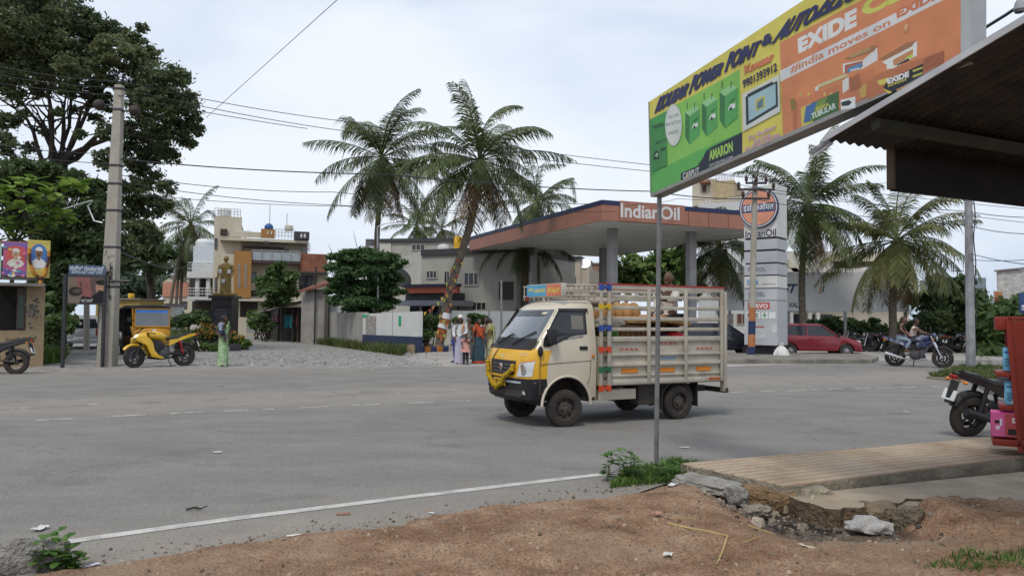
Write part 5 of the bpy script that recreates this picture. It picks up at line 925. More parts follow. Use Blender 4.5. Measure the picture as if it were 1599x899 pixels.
cx, cz = t.xz(1186, 325); rx = t.xz(1210, 325)[0] - cx; rz = t.xz(1186, 294)[1] - cz; r_ = rz
q = M(); q.lathe([(r_ * 1.0, -.12), (r_, 0)], (cx, 0, cz), 'y', 40); q.build('emblem_disc', NAVY, t.e)
pe = Print(lambda u, v, w: (u, -.125 - w, v), .001); rr_ = r_
for k, c in ((1, '#2b3a66'), (.95, '#d8d8d6'), (.9, '#2b3a66'), (.86, '#d98a66')): pe.ell((cx, cz), rr_ * k, rr_ * k, c, 44)
pe.rect(cx - rr_ * .83, cz - rr_ * .22, cx + rr_ * .83, cz + rr_ * .2, '#2f4275'); pe.tbox('इंडियनऑयल', cx - rr_ * .78, cz - rr_ * .17, cx + rr_ * .78, cz + rr_ * .24, '#e6e6e4', .012); pe.build('emblem', t.e)
def tw(nm, fn): p = Print(lambda u, v, w: (u, -w - .006, v), .0006); fn(p); p.build(nm, t.e)
def T(s_, x0, y0, x1, y1, c, b_=.0): tw('lettering', lambda p: p.tbox(s_, *t.rect(x0, y0, x1, y1), c, b_))
T('IndianOil', 1164, 371, 1212, 357, '#2a3358', .02); T('PETROL', 1168, 424, 1196, 417, '#6a6f78', .01); T('DIESEL', 1169, 463, 1195, 456, '#6a6f78', .01); T('XTRA', 1165.5, 446, 1185, 436, '#3b9ad0', .03); T('PREMIUM', 1190, 445, 1211, 442, '#7a8088')
tw('brand_plate', lambda p: (p.rect(*t.rect(1168, 482.5, 1202, 472), '#c23a36'), p.tbox('SERVO', *t.rect(1170, 481, 1199, 474), '#efe9e6', .03)))
for k in range(4):
    x = 1165 + 12 * k
    def ic(p):
        p.rect(*t.rect(x, 497, x + 10, 487), '#e4e6e4')
        if k == 2: p.rect(*t.rect(x + 2, 493, x + 8, 491), '#2a9a5a'); p.rect(*t.rect(x + 4, 496, x + 6, 488), '#2a9a5a')
        elif k < 2: p.rect(*t.rect(x + 2, 495, x + 7, 489.5), '#3a4048'); p.rect(*t.rect(x + 3.5, 493, x + 8.5, 491.5), '#e4e6e4')
    tw('icon', ic)
tw('notice_line', lambda p: p.rect(*t.rect(1178, 511, 1193, 509), '#b5483f')); tw('notice', lambda p: p.poly([t.xz(1179, 529), t.xz(1196, 527), t.xz(1195, 514), t.xz(1181, 513)], '#c9cbcc')); tw('notice', lambda p: p.poly([t.xz(1206, 520), t.xz(1213, 519), t.xz(1213, 504), t.xz(1206, 505)], '#cfd0cf'))
# cloth bundle at its foot
bg_ = emp('cloth_bundle', 'white cloth sack on a dark blue tray at the foot of the price tower', 'sack', at(1220, 31.6, 553) + V((0, 0, .0))); q = M()
q.loft([[(.3 * s * math.cos(2 * PI * j / 20) * (1 + .16 * math.sin(j * 2.1)), .26 * s * math.sin(2 * PI * j / 20) * (1 + .16 * math.cos(j * 2.4)), z) for j in range(20)] for s, z in ((1, .12), (.98, .22), (.8, .36), (.5, .48), (.22, .55), (.3, .62), (.38, .68))]); q.build('sack', mat('white_cloth', (.6, .6, .58), rough=.95, var=.15), bg_, fix=False); q = M(); q.b2((-.5, -.35, 0), (.5, .35, .12)); q.build('tray', NAVY, bg_, bevel=.02)
# long banner on posts
b = Fac('banner', 'long white banner board with blue lettering on grey posts behind the palms', 'billboard', at(1128, 45.5), at(1419, 43.2)); _, zB = b.xz(1419, 486.5); zT = b.xz(1313, 425)[1]
q = M(); q.b2((0, 0, zB), (b.L, .1, zT)); q.build('board', mat('white_flex', (.86, .87, .89), rough=.55, var=.05, sc=.7, stain=.15, stcol=(.42, .43, .44)), b.e)
for xa in (1140, 1232, 1321, 1415): q = M(); a = b.xz(xa, 500)[0]; q.tube([(a, .2, 0), (a, .2, zT - .1)], .09, 8); q.build('post', STL, b.e)
pr = Print(lambda u, v, w: (u, -.006 - w, v)); T = lambda s, x0, y0, x1, y1, c, bo=0., sl=0.: pr.tbox(s, *b.rect(x0, y0, x1, y1), c, bo, sl)
T('BEST', 1207, 457.5, 1243, 443, '#1f3a8c', .04, .15); T('MORE VALUE', 1206, 480, 1258, 472, '#23283a', .02); T('www.iocl.com', 1232, 487, 1262, 484, '#8a9098')
fl = [b.xz(x, y) for x, y in ((1279, 459), (1286, 456), (1288, 444), (1281, 447))]
for k, c in enumerate(('#d9772e', '#e6e6e4', '#2e7a46')): a, bb = k / 3, (k + 1) / 3; L2 = lambda p, q_, s: (p[0] + (q_[0] - p[0]) * s, p[1] + (q_[1] - p[1]) * s); pr.poly([L2(fl[0], fl[1], a), L2(fl[0], fl[1], bb), L2(fl[3], fl[2], bb), L2(fl[3], fl[2], a)], c)
pr.build('printing', b.e)
# traffic island
q = M(); pts = [G(1125, 568), G(1362, 567.5), G(1372, 563), G(1340, 556), G(1125, 557)]; q.ext([(p.x, p.y) for p in pts], -.05, .17, 0, ax='z'); struct(q.build('traffic_island', mat('island_concrete', (.2, .185, .16), rough=.95, var=.25, sc=3, stain=.7, stcol=(.06, .055, .05), bump=.5), smooth=0, bevel=.03))
q = M(); pts = [G(1446, 591), G(1500, 597), G(1625, 601), G(1640, 575), G(1500, 573)]; q.ext([(p.x, p.y) for p in pts], -.05, .05, 0, ax='z'); struct(q.build('grass_island', gm, smooth=0, bevel=.03))
# striped kerb by the leaning palm
k_ = Fac('kerb', 'orange and navy striped kerb at the foot of the leaning palm', 'kerb', G(654, 550), G(701, 549)); zz = .26
for i in range(5): q = M(); q.b2((k_.L * i / 5, 0, 0), (k_.L * (i + 1) / 5 - .01, .35, zz)); q.build('block', [NAVY, mat('orange_kerb_paint', (.36, .13, .03), rough=.85, var=.25)][i % 2], k_.e, bevel=.015)

# ================= poles and wires =================
POLC = mat('concrete_pole', (.36, .335, .29), rough=.95, var=.1, sc=2.5, stain=.5, stcol=(.2, .17, .13), bump=.3)
def pole(name, label, cat, bpx, tpx, Yp, r0_, r1_, m, n=10, square=False):
    p0 = G(*bpx); Yp = p0.y if Yp is None else Yp; p0 = at(bpx[0], Yp, bpx[1]); e_ = emp(name, label, cat, p0); tp = P(*tpx, Yp) - p0; q = M()
    if square:
        f = lambda c, r: [(c.x - r, c.y - r * .8, c.z), (c.x + r, c.y - r * .8, c.z), (c.x + r, c.y + r * .8, c.z), (c.x - r, c.y + r * .8, c.z)]
        q.loft([f(V((0, 0, -.2)), r0_), f(tp, r1_)]); q.build('shaft', m, e_, bevel=.03)
    else: q.tube([V((0, 0, -.2)), tp], [r0_, r1_], n); q.build('shaft', m, e_)
    return e_, tp
e_, tp = pole('utility_pole', 'tall leaning square concrete power pole at the left road edge', 'pole', (167, 572), (186.5, 133), None, .25, .12, POLC, square=True)
Y1 = e_.location.y; fr = lambda t_: tp * t_
for t_ in (.985, .91, .71, .645, .55, .42, .28): q = M(); c = fr(t_); r_ = .25 - .13 * t_ + .012; q.box(c, (2 * r_, 1.65 * r_, .06)); q.build('clamp', DST, e_)
q = M(); c = fr(1.0)
for s in (-1, 1): q.tube([c, c + V((s * .12, 0, .2)), c + V((s * .14, 0, .3))], .03, 6); q.ell(c + V((s * .14, 0, .33)), .06)
q.build('insulator', DST, e_, fix=False)
for s, dz in ((-1, .925), (1, .905)): q = M(); c = fr(dz) + V((s * .55, -.1, 0)); q.tube([fr(dz), c], .025, 6); q.ell(c, (.17, .17, .17)); q.build('junction_box', mat('rusty_ball', (.045, .03, .028), rough=.7, var=.3), e_, fix=False)
q = M(); q.tube([fr(.3) + V((.1, -.2, 0)), fr(.3) + V((.7, -.2, 0))], .045, 6); q.build('cross_arm', DST, e_)
pr = Print(lambda u, v, w: tuple(fr(v / tp.z) + V((u, -.8 * (.25 - .13 * v / tp.z) - .004 - w, 0)))); zc = P(168, 420, Y1).z; pr.tbox('Pಗಿ', -.16, zc - .75, .14, zc + .2, '#3a3632', .02)
for k in range(26): pr.ell((rnd.uniform(-.16, .16), zc + rnd.uniform(-1.4, .6)), rnd.uniform(.01, .04), rnd.uniform(.01, .08), rnd.choice(['#6a665e', '#8a857a', '#55514a']), 8)
pr.build('stencil', e_)
for lab, b_, t_, Yp, r_ in (('thin grey concrete pole behind the name board, left of the two', (136, 520), (136, 352), 34, .13), ('thin grey concrete pole close behind the tall leaning pole', (157, 520), (160, 350), 31, .12)): pole('utility_pole', lab, 'pole', b_, t_, Yp, r_, r_ * .8, POLC)
e_ = emp('street_lamp', 'thin slanting street lamp arm reaching left from the wires by the concrete pole', 'street lamp', P(160, 348, 27)); q = M(); o_ = e_.location; q.tube([V((0, 0, 0)), P(147, 345, 27) - o_, P(137, 322, 27) - o_, P(145, 313, 27) - o_, P(95, 328, 27) - o_], .03, 6); q.build('arm', STL, e_); q = M(); q.box(P(92, 329, 27) - o_, (.5, .16, .08)); q.build('lamp_head', STL, e_, bevel=.02)
e_, tp = pole('utility_pole', 'slim power pole with orange and navy striped foot in front of the price tower', 'pole', (1173, 554), (1179, 282), 30.3, .14, .10, POLC)
tl = tp.z; zz_ = [P(1174, y, 30.3).z for y in (553, 541, 522, 501, 480)]
for i in range(4): q = M(); a, b2 = tp * (max(zz_[i], 0) / tl), tp * (zz_[i + 1] / tl); q.tube([a, b2], [.149 - .04 * zz_[i] / tl, .149 - .04 * zz_[i + 1] / tl], 12, cap=False); q.build('painted_band', [NAVY, mat('orange_band_paint', (.38, .15, .06), rough=.85, var=.2)][i % 2], e_)
for py_, hw in ((287, .42), (297, .75), (311, .55)):
    z = P(1178, py_, 30.3).z; c = tp * (z / tl); q = M(); q.b2((c.x - hw, -.18, z - .04), (c.x + hw, -.12, z + .04)); o = q.build('cross_arm', DST, e_); 
    for s in ((-1, 0, 1) if py_ == 287 else (-1, 1)):
        q = M(); q.lathe([(.03, 0), (.05, .05), (.08, .1), (.05, .14), (.075, .18), (.03, .26)], (c.x + s * hw * .92, -.15, z + .04)); q.build('insulator', mat('brown_insulator', (.06, .035, .03), rough=.3, var=.2), o, fix=False)
e_, tp = pole('utility_pole', 'weathered grey metal pole on the grass patch at right', 'pole', (1516, 579), (1511, 225), 25.5, .15, .11, mat('streaked_grey_pole', (.25, .255, .27), rough=.7, var=.25, sc=3, stain=.8, stcol=(.045, .04, .04)), 8)
q = M(); q.tube([tp * t_ + V((.15 + .03 * math.sin(t_ * 30), -.06, 0)) for t_ in [k / 30 for k in range(2, 30)]], .018, 5); q.build('drop_cable', DST, e_)
e_, tp = pole('street_lamp', 'slim silver street lamp between the tiered tree and the grey house', 'street lamp', (591, 525), (589.5, 354), 40, .06, .045, STL); q = M(); a2 = P(626, 346, 40) - e_.location; q.tube([tp, tp + (a2 - tp) * .3 + V((0, 0, .08)), a2], .03, 6); q.build('arm', STL, e_); q = M(); q.box(a2, (.45, .15, .08)); q.build('lamp_head', STL, e_, bevel=.02)
pole('lamp_post', 'taller thin grey post in front of the grey house wall', 'post', (783, 528), (783, 438), 43, .06, .055, STL); pole('lamp_post', 'shorter thin grey post left of the tall one by the grey house', 'post', (764, 528), (764, 464), 43, .05, .05, STL)
CAB = mat('black_cable', (.03, .03, .034), rough=.7, var=.2)
def wire(label, pts, r=.012, sag=.0):
    q = M(); pp = []
    for k in range(len(pts) - 1):
        a, b_ = P(*pts[k]), P(*pts[k + 1])
        for i in range(12): t_ = i / 12; pp.append(a.lerp(b_, t_) - V((0, 0, sag * 4 * t_ * (1 - t_))))
    pp.append(P(*pts[-1])); o = q.tube(pp, r, 5) if False else M(); o.tube([p - pp[0] for p in pp], r, 5); ob = o.build('overhead_wire', CAB, None, fix=False); ob.location = pp[0]; tag(ob, label, 'wire', 'overhead wires')
for lab, pts, r_, sg in (
    ('thin wire slanting down across the open sky to the left tree crown', [(540, -12, 14), (322, 184, 22)], .007, .0),
    ('top wire from the concrete pole over the left palm crown to the right', [(-30, 98, 26), (190, 128, 23.5), (540, 190, 27), (1020, 258, 30), (1640, 330, 34)], .012, .1),
    ('wire just below the topmost one, leaving the concrete pole to the right', [(-30, 112, 26), (190, 138, 23.5), (540, 205, 27), (1020, 268, 30), (1640, 352, 34)], .012, .1),
    ('third wire from the concrete pole, ending behind the left palm crown', [(-30, 126, 26), (190, 150, 23.5), (480, 201, 27)], .012, .05),
    ('thick black cable crossing level above both palm trunks', [(182, 248, 23.6), (600, 272, 26), (1020, 299, 29), (1175, 310, 31)], .02, .1),
    ('cable from the striped pole to the grey metal pole, upper', [(1180, 297, 31), (1512, 330, 25.5), (1660, 338, 22)], .012, .1),
    ('cable from the striped pole to the grey metal pole, lower', [(1180, 311, 31), (1512, 352, 25.5), (1660, 362, 22)], .012, .15),
    ('drooping lower cable right of the grey metal pole', [(1512, 395, 25.5), (1660, 416, 22)], .012, .1),
    ('low cable right of the metal pole over the brick building', [(1512, 405, 25.5), (1660, 398, 22)], .01, .1),
    ('thin wire passing in front of the cream house roof masts', [(180, 300, 23.7), (540, 322, 28), (760, 332, 31)], .01, .1),
    ('pair cable across the cream house roof terrace, upper of two', [(178, 272, 23.7), (520, 300, 28), (960, 318, 32)], .012, .15),
    ('pair cable across the cream house roof terrace, lower of two', [(178, 283, 23.7), (520, 320, 28), (960, 330, 32)], .012, .12),
    ('wire bundle from the white house balcony to the concrete pole', [(176, 388, 24), (300, 412, 66)], .035, .5),
    ('wire at far left across the old tree, entering at mid height', [(-30, 222, 26), (182, 240, 23.7)], .012, .1),
    ('second wire at far left below the mid height one', [(-30, 232, 26), (182, 256, 23.7)], .012, .1),
    ('wire hanging between the striped pole and the canopy roof', [(1178, 300, 31), (1060, 310, 33), (950, 318, 35)], .01, .15),
    ('wire above the price tower running behind the big signboard', [(1178, 283, 31), (1640, 268, 40)], .01, .3)): wire(lab, pts, r_, sg)
# garland of pennants and cloth bands round the leaning palm
PC = [mat('pennant_red', (.3, .05, .035), var=.2), mat('pennant_yellow', (.4, .28, .05), var=.2), mat('pennant_green', (.25, .33, .05), var=.2), mat('pennant_orange', (.36, .14, .05), var=.2)]
trk = [(716, 405), (712, 420), (706, 440), (702, 455), (698, 475), (694, 500), (690, 515), (687, 530)]
e_ = emp('pennant_garland', 'string of red and yellow pennants round the leaning palm and down to the wall', 'garland', P(700, 455, 36.1)); o_ = e_.location; q = M(); pts = []
for k in range(40): t_ = k / 39 * (len(trk) - 1.001); i = int(t_); x = trk[i][0] + (trk[i + 1][0] - trk[i][0]) * (t_ - i); y = trk[i][1] + (trk[i + 1][1] - trk[i][1]) * (t_ - i); pts.append(P(x, y, 36.5) + V((.21 * math.sin(k * .9), -.24 - .04 * math.cos(k * .9), 0)) - o_)
q.tube(pts, .012, 5); p2 = [P(700 + (655 - 700) * k / 14, 452 + (492 - 452) * k / 14 + 6 * math.sin(PI * k / 14), 36.1) - o_ for k in range(15)]; q.tube(p2, .01, 5); q.build('string', DST, e_)
for k, p in enumerate(pts[::2] + p2[1::2]):
    a = rnd.uniform(-.4, .4); w_ = .07; q = M(); q.add([p + V((-w_, -.02, 0)), p + V((w_, -.02, .02)), p + V((a * .2, -.05, -.2)), p + V((-w_, .0, 0)), p + V((w_, .0, .02)), p + V((a * .2, -.03, -.2))], [(0, 1, 2), (5, 4, 3), (0, 3, 4, 1), (1, 4, 5, 2), (2, 5, 3, 0)]); q.build('pennant', PC[k % 4], e_)
for k, (y0, y1, x0, x1, c, lab) in enumerate(((488, 497, 697, 695, WHT, 'white upper cloth band tied round the leaning palm trunk'), (497, 505, 695, 693, PC[3], 'orange cloth band between the two white ones on the palm trunk'), (505, 512, 693, 691, WHT, 'white lower cloth band tied round the leaning palm trunk'), (514, 527, 691, 688, mat('rust_cloth', (.32, .1, .04), var=.3), 'rust red cloth band lowest on the leaning palm trunk'))):
    a, b2 = P(x0, y0, 36.5), P(x1, y1, 36.5); q = M(); q.tube([V((0, 0, 0)), b2 - a], [.235, .25], 14); o = q.build('cloth_band', c, None); o.location = a; tag(o, lab, 'cloth')

# ================= big signboard on its thin pole =================
BL, BR, TL = P(1017, 303, 8.45), P(1502, 89, 4.85), P(1014, 159, 8.45)
ux = (BR - BL).normalized(); nb = ux.cross(TL - BL).normalized()
if nb.dot(V((0, 0, CH)) - BL) < 0: nb = -nb
vx = nb.cross(ux).normalized()
if vx.z < 0: vx = -vx
def bp(px_, py_):
    o = V((0, 0, CH)); d = ray(px_, py_); t_ = (BL - o).dot(nb) / d.dot(nb); p = o + d * t_ - BL; return p.dot(ux), p.dot(vx)
sgn = emp('signboard', 'big yellow green and orange battery shop signboard on a thin grey pole', 'signboard', G(1024.5, 724)); so_ = sgn.location
f3 = lambda u, v, w: BL + ux * u + vx * v + nb * w - so_
ub0, vb0 = bp(1017, 303); ul, vt = bp(1014, 159); ur, vr = bp(1502, 89); urt, vrt = bp(1502, -162)
FRM = mat('grey_sign_frame', (.28, .28, .27), rough=.6, metal=.2, var=.15)
fr_ = [(ub0, vb0), (ur, vr), (urt, vrt), (ul, vt)]
q = M(); q.add([f3(u, v, -.004) for u, v in fr_] + [f3(u, v, -.13) for u, v in fr_], [(0, 1, 2, 3), (7, 6, 5, 4), (0, 4, 5, 1), (1, 5, 6, 2), (2, 6, 7, 3), (3, 7, 4, 0)]); q.build('box_frame', FRM, sgn)
def bar(a, b_, wv, w0, w1, nm, m):
    a, b_ = V(a), V(b_); d = (b_ - a).normalized(); n_ = V((-d.y, d.x)) * wv; pp = [a, b_, b_ + n_, a + n_]; q = M(); q.add([f3(p.x, p.y, w1) for p in pp] + [f3(p.x, p.y, w0) for p in pp], [(0, 1, 2, 3), (7, 6, 5, 4), (0, 4, 5, 1), (1, 5, 6, 2), (2, 6, 7, 3), (3, 7, 4, 0)]); q.build(nm, m, sgn)
bar(fr_[0], fr_[1], -.035, -.15, .012, 'frame_rail', FRM); bar(fr_[1], fr_[2], -.06, -.14, .01, 'frame_rail', mat('pale_end_plate', (.42, .44, .45), rough=.5, var=.1)); bar(fr_[3], fr_[0], -.012, -.13, .008, 'frame_rail', FRM)
q = M(); pt_ = f3(ub0 + .07, vb0 - .02, -.06); q.tube([V((0, 0, -.15)), V((pt_.x, pt_.y, pt_.z))], .026, 10); q.build('pole', mat('galvanised_pole', (.2, .2, .2), rough=.55, metal=.5, var=.25, sc=6, stain=.4, stcol=(.08, .06, .05)), sgn)
pr = Print(f3, .0001); K7 = lambda x, y: bp(1000 + x / 2.6694, y / 2.6694); K5 = lambda x, y: bp(1210 + x / 4.0875, y / 4.0875)
pr.poly([bp(1017, 303), bp(1502, 89), bp(1502, -162), bp(1014, 159)], '#d9cc36')
GN, GL_ = '#2f9c3c', '#79c238'
pr.poly([K7(38, 500), K7(45, 812), K7(425, 655), K7(414, 290)], GL_)
pr.poly([K7(38, 500), K7(110, 465), K7(112, 705), K7(168, 690), K7(168, 762), K7(45, 812)], GN); pr.poly([K7(112, 690), K7(250, 625), K7(425, 548), K7(425, 655), K7(45, 812), K7(42, 740)], '#4aae3e')
pr.poly([K7(168, 765), K7(168, 722), K7(238, 692), K7(262, 655), K7(272, 632), K7(292, 616), K7(425, 551), K7(425, 657)], '#1f2a3c')
pr.text('AMARON', [K7(287, 672), K7(386, 632), K7(384, 588), K7(285, 628)], '#9ad03c', .04); pr.text('LASTS LONG, REALLY LONG', [K7(287, 697), K7(385, 657), K7(385, 648), K7(287, 687)], '#d8dcd8', .01); pr.text('CARPUT', [K7(177, 748), K7(245, 722), K7(245, 697), K7(177, 722)], '#dcdedc', .01); pr.poly([K7(191, 741), K7(200, 738), K7(196, 722)], '#c8a23c')
# batteries on the green print
def batt(x0, y0, x1, y1, sk, c1, c2, c3, K):
    h_ = y1 - y0; w_ = x1 - x0; pr.poly([K(x0, y0 + h_ * .15), K(x0 + w_ * .3, y0 + h_ * .25), K(x0 + w_ * .3, y1), K(x0, y1 - h_ * .2)], c2); pr.poly([K(x0 + w_ * .3, y0 + h_ * .25), K(x1, y0 + sk), K(x1, y1 - h_ * .3 + sk), K(x0 + w_ * .3, y1)], c1); pr.poly([K(x0, y0 + h_ * .15), K(x0 + w_ * .65, y0 - 4), K(x1, y0 + sk), K(x0 + w_ * .3, y0 + h_ * .25)], c3)
    for tx in (.12, .62): pr.poly([K(x0 + w_ * tx, y0 + h_ * .06), K(x0 + w_ * tx + 3, y0 + h_ * .06), K(x0 + w_ * tx + 3, y0 - h_ * .1), K(x0 + w_ * tx, y0 - h_ * .1)], '#3a3f3a')
    for k in range(6): yy = y0 + h_ * (.3 + .1 * k); pr.poly([K(x0 + 1, yy - h_ * .06), K(x0 + w_ * .28, yy), K(x0 + w_ * .28, yy + 3), K(x0 + 1, yy - h_ * .06 + 3)], '#1d6a30')
    cx_, cy_ = x0 + w_ * .68, y0 + h_ * .55; pr.poly([K(cx_ - w_ * .22, cy_ + 5), K(cx_ - w_ * .1, cy_ - h_ * .1), K(cx_ + w_ * .2, cy_ - h_ * .14), K(cx_ + w_ * .2, cy_ - 6)], '#dfe6df'); pr.poly([K(cx_ - w_ * .16, cy_ + 3), K(cx_ - w_ * .02, cy_ - h_ * .07), K(cx_ + w_ * .05, cy_ + 4)], '#20342a'); pr.poly([K(cx_ - w_ * .1, cy_ - h_ * .18), K(cx_ + w_ * .2, cy_ - h_ * .27), K(cx_ + w_ * .2, cy_ - h_ * .24), K(cx_ - w_ * .1, cy_ - h_ * .15)], '#1d5a2c')
batt(187, 445, 248, 605, 8, '#3fa648', '#2a7f3a', '#8fcf86', K7); batt(257, 405, 322, 570, 8, '#3fa648', '#2a7f3a', '#8fcf86', K7); batt(331, 358, 406, 535, 8, '#3fa648', '#2a7f3a', '#8fcf86', K7)
pr.poly([K7(44, 528), K7(90, 512), K7(112, 520), K7(113, 690), K7(48, 715)], '#2b8a3a'); pr.poly([K7(44, 528), K7(90, 512), K7(112, 520), K7(66, 540)], '#1c5f2c'); pr.text('AMARON', [K7(64, 606), K7(106, 590), K7(106, 577), K7(64, 592)], '#1a3a22', .02); pr.poly([K7(56, 668), K7(58, 640), K7(66, 628), K7(80, 632), K7(80, 662)], '#1a2a1e'); pr.poly([K7(60, 650), K7(72, 636), K7(78, 640), K7(72, 656)], '#8fbf8a'); pr.poly([K7(84, 634), K7(106, 626), K7(106, 612), K7(88, 618)], '#1e4a28')
e0 = [K7(140 + 35 * math.cos(a), 522 + 87 * math.sin(a)) for a in [k * PI / 16 for k in range(32)]]; pr.poly(e0, '#c9d2ca'); pr.poly([K7(140 + 31 * math.cos(a), 522 + 79 * math.sin(a)) for a in [k * PI / 16 for k in range(32)]], '#d6dcd5')
for s_, x0, x1, y in (('SILVER', 118, 164, 492), ('PROTECTION', 110, 170, 522), ('INSIDE', 120, 160, 560)): pr.text(s_, [K7(x0, y + (x1 - x0) * .12), K7(x1, y - (x1 - x0) * .16), K7(x1, y - 14 - (x1 - x0) * .16), K7(x0, y - 14 + (x1 - x0) * .12)], '#6a7a70', .01)
NV = '#22285a'
for s_, c in (('Kousar', ((70, 470), (200, 396), (204, 345), (76, 408))), ('Power', ((212, 391), (346, 308), (349, 258), (218, 318))), ('Point', ((362, 300), (497, 224), (499, 170), (368, 222))), ('&', ((510, 196), (555, 177), (553, 133), (512, 152))), ('Auto', ((560, 181), (735, 84), (740, 18), (596, 92))), ('Electricals', ((752, 72), (1330, -230), (1340, -310), (758, 0)))):
    s2 = s_.upper(); [pr.text(s2, [K7(x + dx, y) for x, y in c], NV, .04, .16) for dx in (-2, 2)]
pr.text('Kousar', [K7(437, 312), K7(561, 251), K7(559, 214), K7(435, 276)], '#d0662c', .05); pr.text('9901393912', [K7(430, 370), K7(573, 297), K7(571, 261), K7(428, 335)], '#1f2450', .03)
pr.poly([K7(428, 393), K7(582, 312), K7(586, 466), K7(430, 550)], '#cfd6cf'); pr.poly([K7(441, 405), K7(574, 338), K7(577, 445), K7(444, 525)], '#2a3a40'); pr.poly([K7(452, 408), K7(566, 350), K7(568, 437), K7(455, 505)], '#9cc3cc')
pr.poly([K7(447, 395), K7(545, 345), K7(552, 340), K7(556, 348), K7(450, 402)], '#24343a'); pr.poly([K7(482, 417), K7(522, 398), K7(522, 447), K7(484, 466)], '#c3bf4a'); pr.poly([K7(489, 420 + 8), K7(515, 408), K7(515, 445), K7(490, 458)], '#5a7f8a')
for s_, x0, x1, y in (('For Radiator', 454, 570, 587), ('Service', 474, 545, 601), ('Ph:9743240786', 440, 584, 637)): pr.text(s_, [K7(x0, y), K7(x1, y - (x1 - x0) * .45), K7(x1, y - 20 - (x1 - x0) * .45), K7(x0, y - 20)], '#c99ac4', .02)
OR = '#d47a35'
pr.poly([K7(584, 180), K7(598, 580), bp(1502, 90), bp(1502, -80)], OR); pr.poly([bp(1219.5, 111), bp(1219.5, 128.5), bp(1502, -13), bp(1502, -30)], '#d8dadb')
pr.text('EXIDE', [K7(662, 226), K7(905, 110), K7(906, 32), K7(659, 163)], '#e2e4e2', .06); pr.text('Care', [K7(930, 78), K7(1260, -80), K7(1260, -170), K7(924, 12)], '#c9cf3e', .05)
pr.text('#india moves on', [K5(105, 478), K5(744, 165), K5(740, 118), K5(105, 424)], '#cf7434', .02); pr.text('EXIDE', [K5(785, 122), K5(1062, -12), K5(1062, -64), K5(780, 66)], '#cf6a2c', .06)
OD, OL = '#b5622a', '#c87032'
def kp(c, *pp): pr.poly([K5(*p) for p in pp], c)
kp('#dcdedc', (440, 410), (570, 385), (660, 305), (662, 385), (570, 440), (440, 470)); kp('#a5703c', (450, 375), (630, 295), (660, 290), (640, 330), (470, 385)); kp('#b09a5a', (480, 360), (610, 305), (615, 320), (490, 372)); kp('#a9572a', (452, 418), (566, 390), (566, 430), (452, 475)); kp('#2f86b8', (470, 440), (560, 402), (562, 425), (470, 468)); pr.text('INVA', [K5(490, 460), K5(545, 445), K5(545, 430), K5(490, 445)], '#e8ecec', .03)
kp('#dfe0dc', (690, 400), (915, 265), (912, 360), (760, 440), (720, 445), (720, 415)); kp('#a06a3a', (670, 380), (850, 275), (905, 262), (880, 300), (720, 382)); kp('#c0803e', (760, 385), (890, 315), (888, 355), (765, 425)); kp('#b9d03a', (840, 372), (888, 345), (888, 372), (850, 382)); kp('#28343c', (780, 418), (860, 374), (866, 388), (790, 420))
kp(OL, (130, 650), (420, 535), (640, 430), (640, 600), (420, 700), (130, 850)); kp(OD, (120, 660), (150, 650), (150, 838), (122, 848)); kp('#8d7a2a', (105, 640), (135, 628), (138, 700), (112, 708))
kp('#c9c08a', (275, 545), (440, 480), (470, 470), (470, 490), (280, 565)); kp('#d8d6c8', (262, 560), (285, 548), (285, 580), (264, 585)); kp('#dcdcd4', (438, 520), (478, 490), (480, 570), (440, 600)); kp('#a9602c', (480, 500), (545, 470), (560, 560), (490, 590))
for x in (165, 220, 320, 360): kp('#d8c23c', (x, 615), (x + 10, 610), (x + 12, 590), (x - 2, 600))
kp('#c9b83c', (172, 690), (240, 660), (190, 830), (180, 832)); kp('#3f6a34', (240, 660), (416, 582), (416, 718), (192, 832)); kp('#2e62a0', (205, 680), (280, 648), (232, 770), (190, 790)); kp('#6f8f3a', (280, 648), (345, 615), (300, 740), (232, 770)); kp('#c2b43a', (195, 790), (250, 770), (240, 808), (192, 830))
pr.text('TUBULAR', [K5(245, 765), K5(398, 692), K5(395, 655), K5(240, 728)], '#c9dcd6', .03); pr.text('INVA', [K5(270, 712), K5(355, 676), K5(355, 652), K5(270, 688)], '#d2c23c', .02)
kp('#dfe3e4', (428, 640), (522, 618), (522, 690), (430, 704)); kp('#2a3440', (432, 655), (480, 640), (500, 655), (480, 675), (434, 680)); kp('#c9a03a', (545, 575), (575, 540), (595, 545), (590, 620), (555, 632))
kp('#b9682c', (600, 520), (650, 480), (1085, 325), (1085, 400), (950, 480), (690, 600), (600, 640)); kp('#262b30', (735, 510), (955, 408), (955, 480), (742, 598), (700, 560)); kp('#d3c63a', (660, 520), (735, 495), (715, 535), (680, 548)); kp('#d3c63a', (695, 562), (720, 575), (760, 590), (735, 602))
pr.text('EXIDE', [K5(730, 540), K5(866, 492), K5(866, 455), K5(718, 508)], '#e6e8e6', .06); pr.text('XPRESS', [K5(728, 562), K5(850, 515), K5(850, 500), K5(724, 545)], '#cfc33a', .03)
for s in (0, 1): kp('#bcb83a', (888, 450 + 35 * s), (950, 428 + 35 * s), (952, 440 + 35 * s), (890, 464 + 35 * s))
kp('#c98a3a', (780, 575), (870, 535), (860, 548), (790, 582)); kp('#a0562a', (960, 380), (1085, 330), (1085, 395), (960, 455)); kp('#d8a86a', (832, 185), (846, 150), (862, 165), (850, 210))
pr.build('printed_face', sgn)
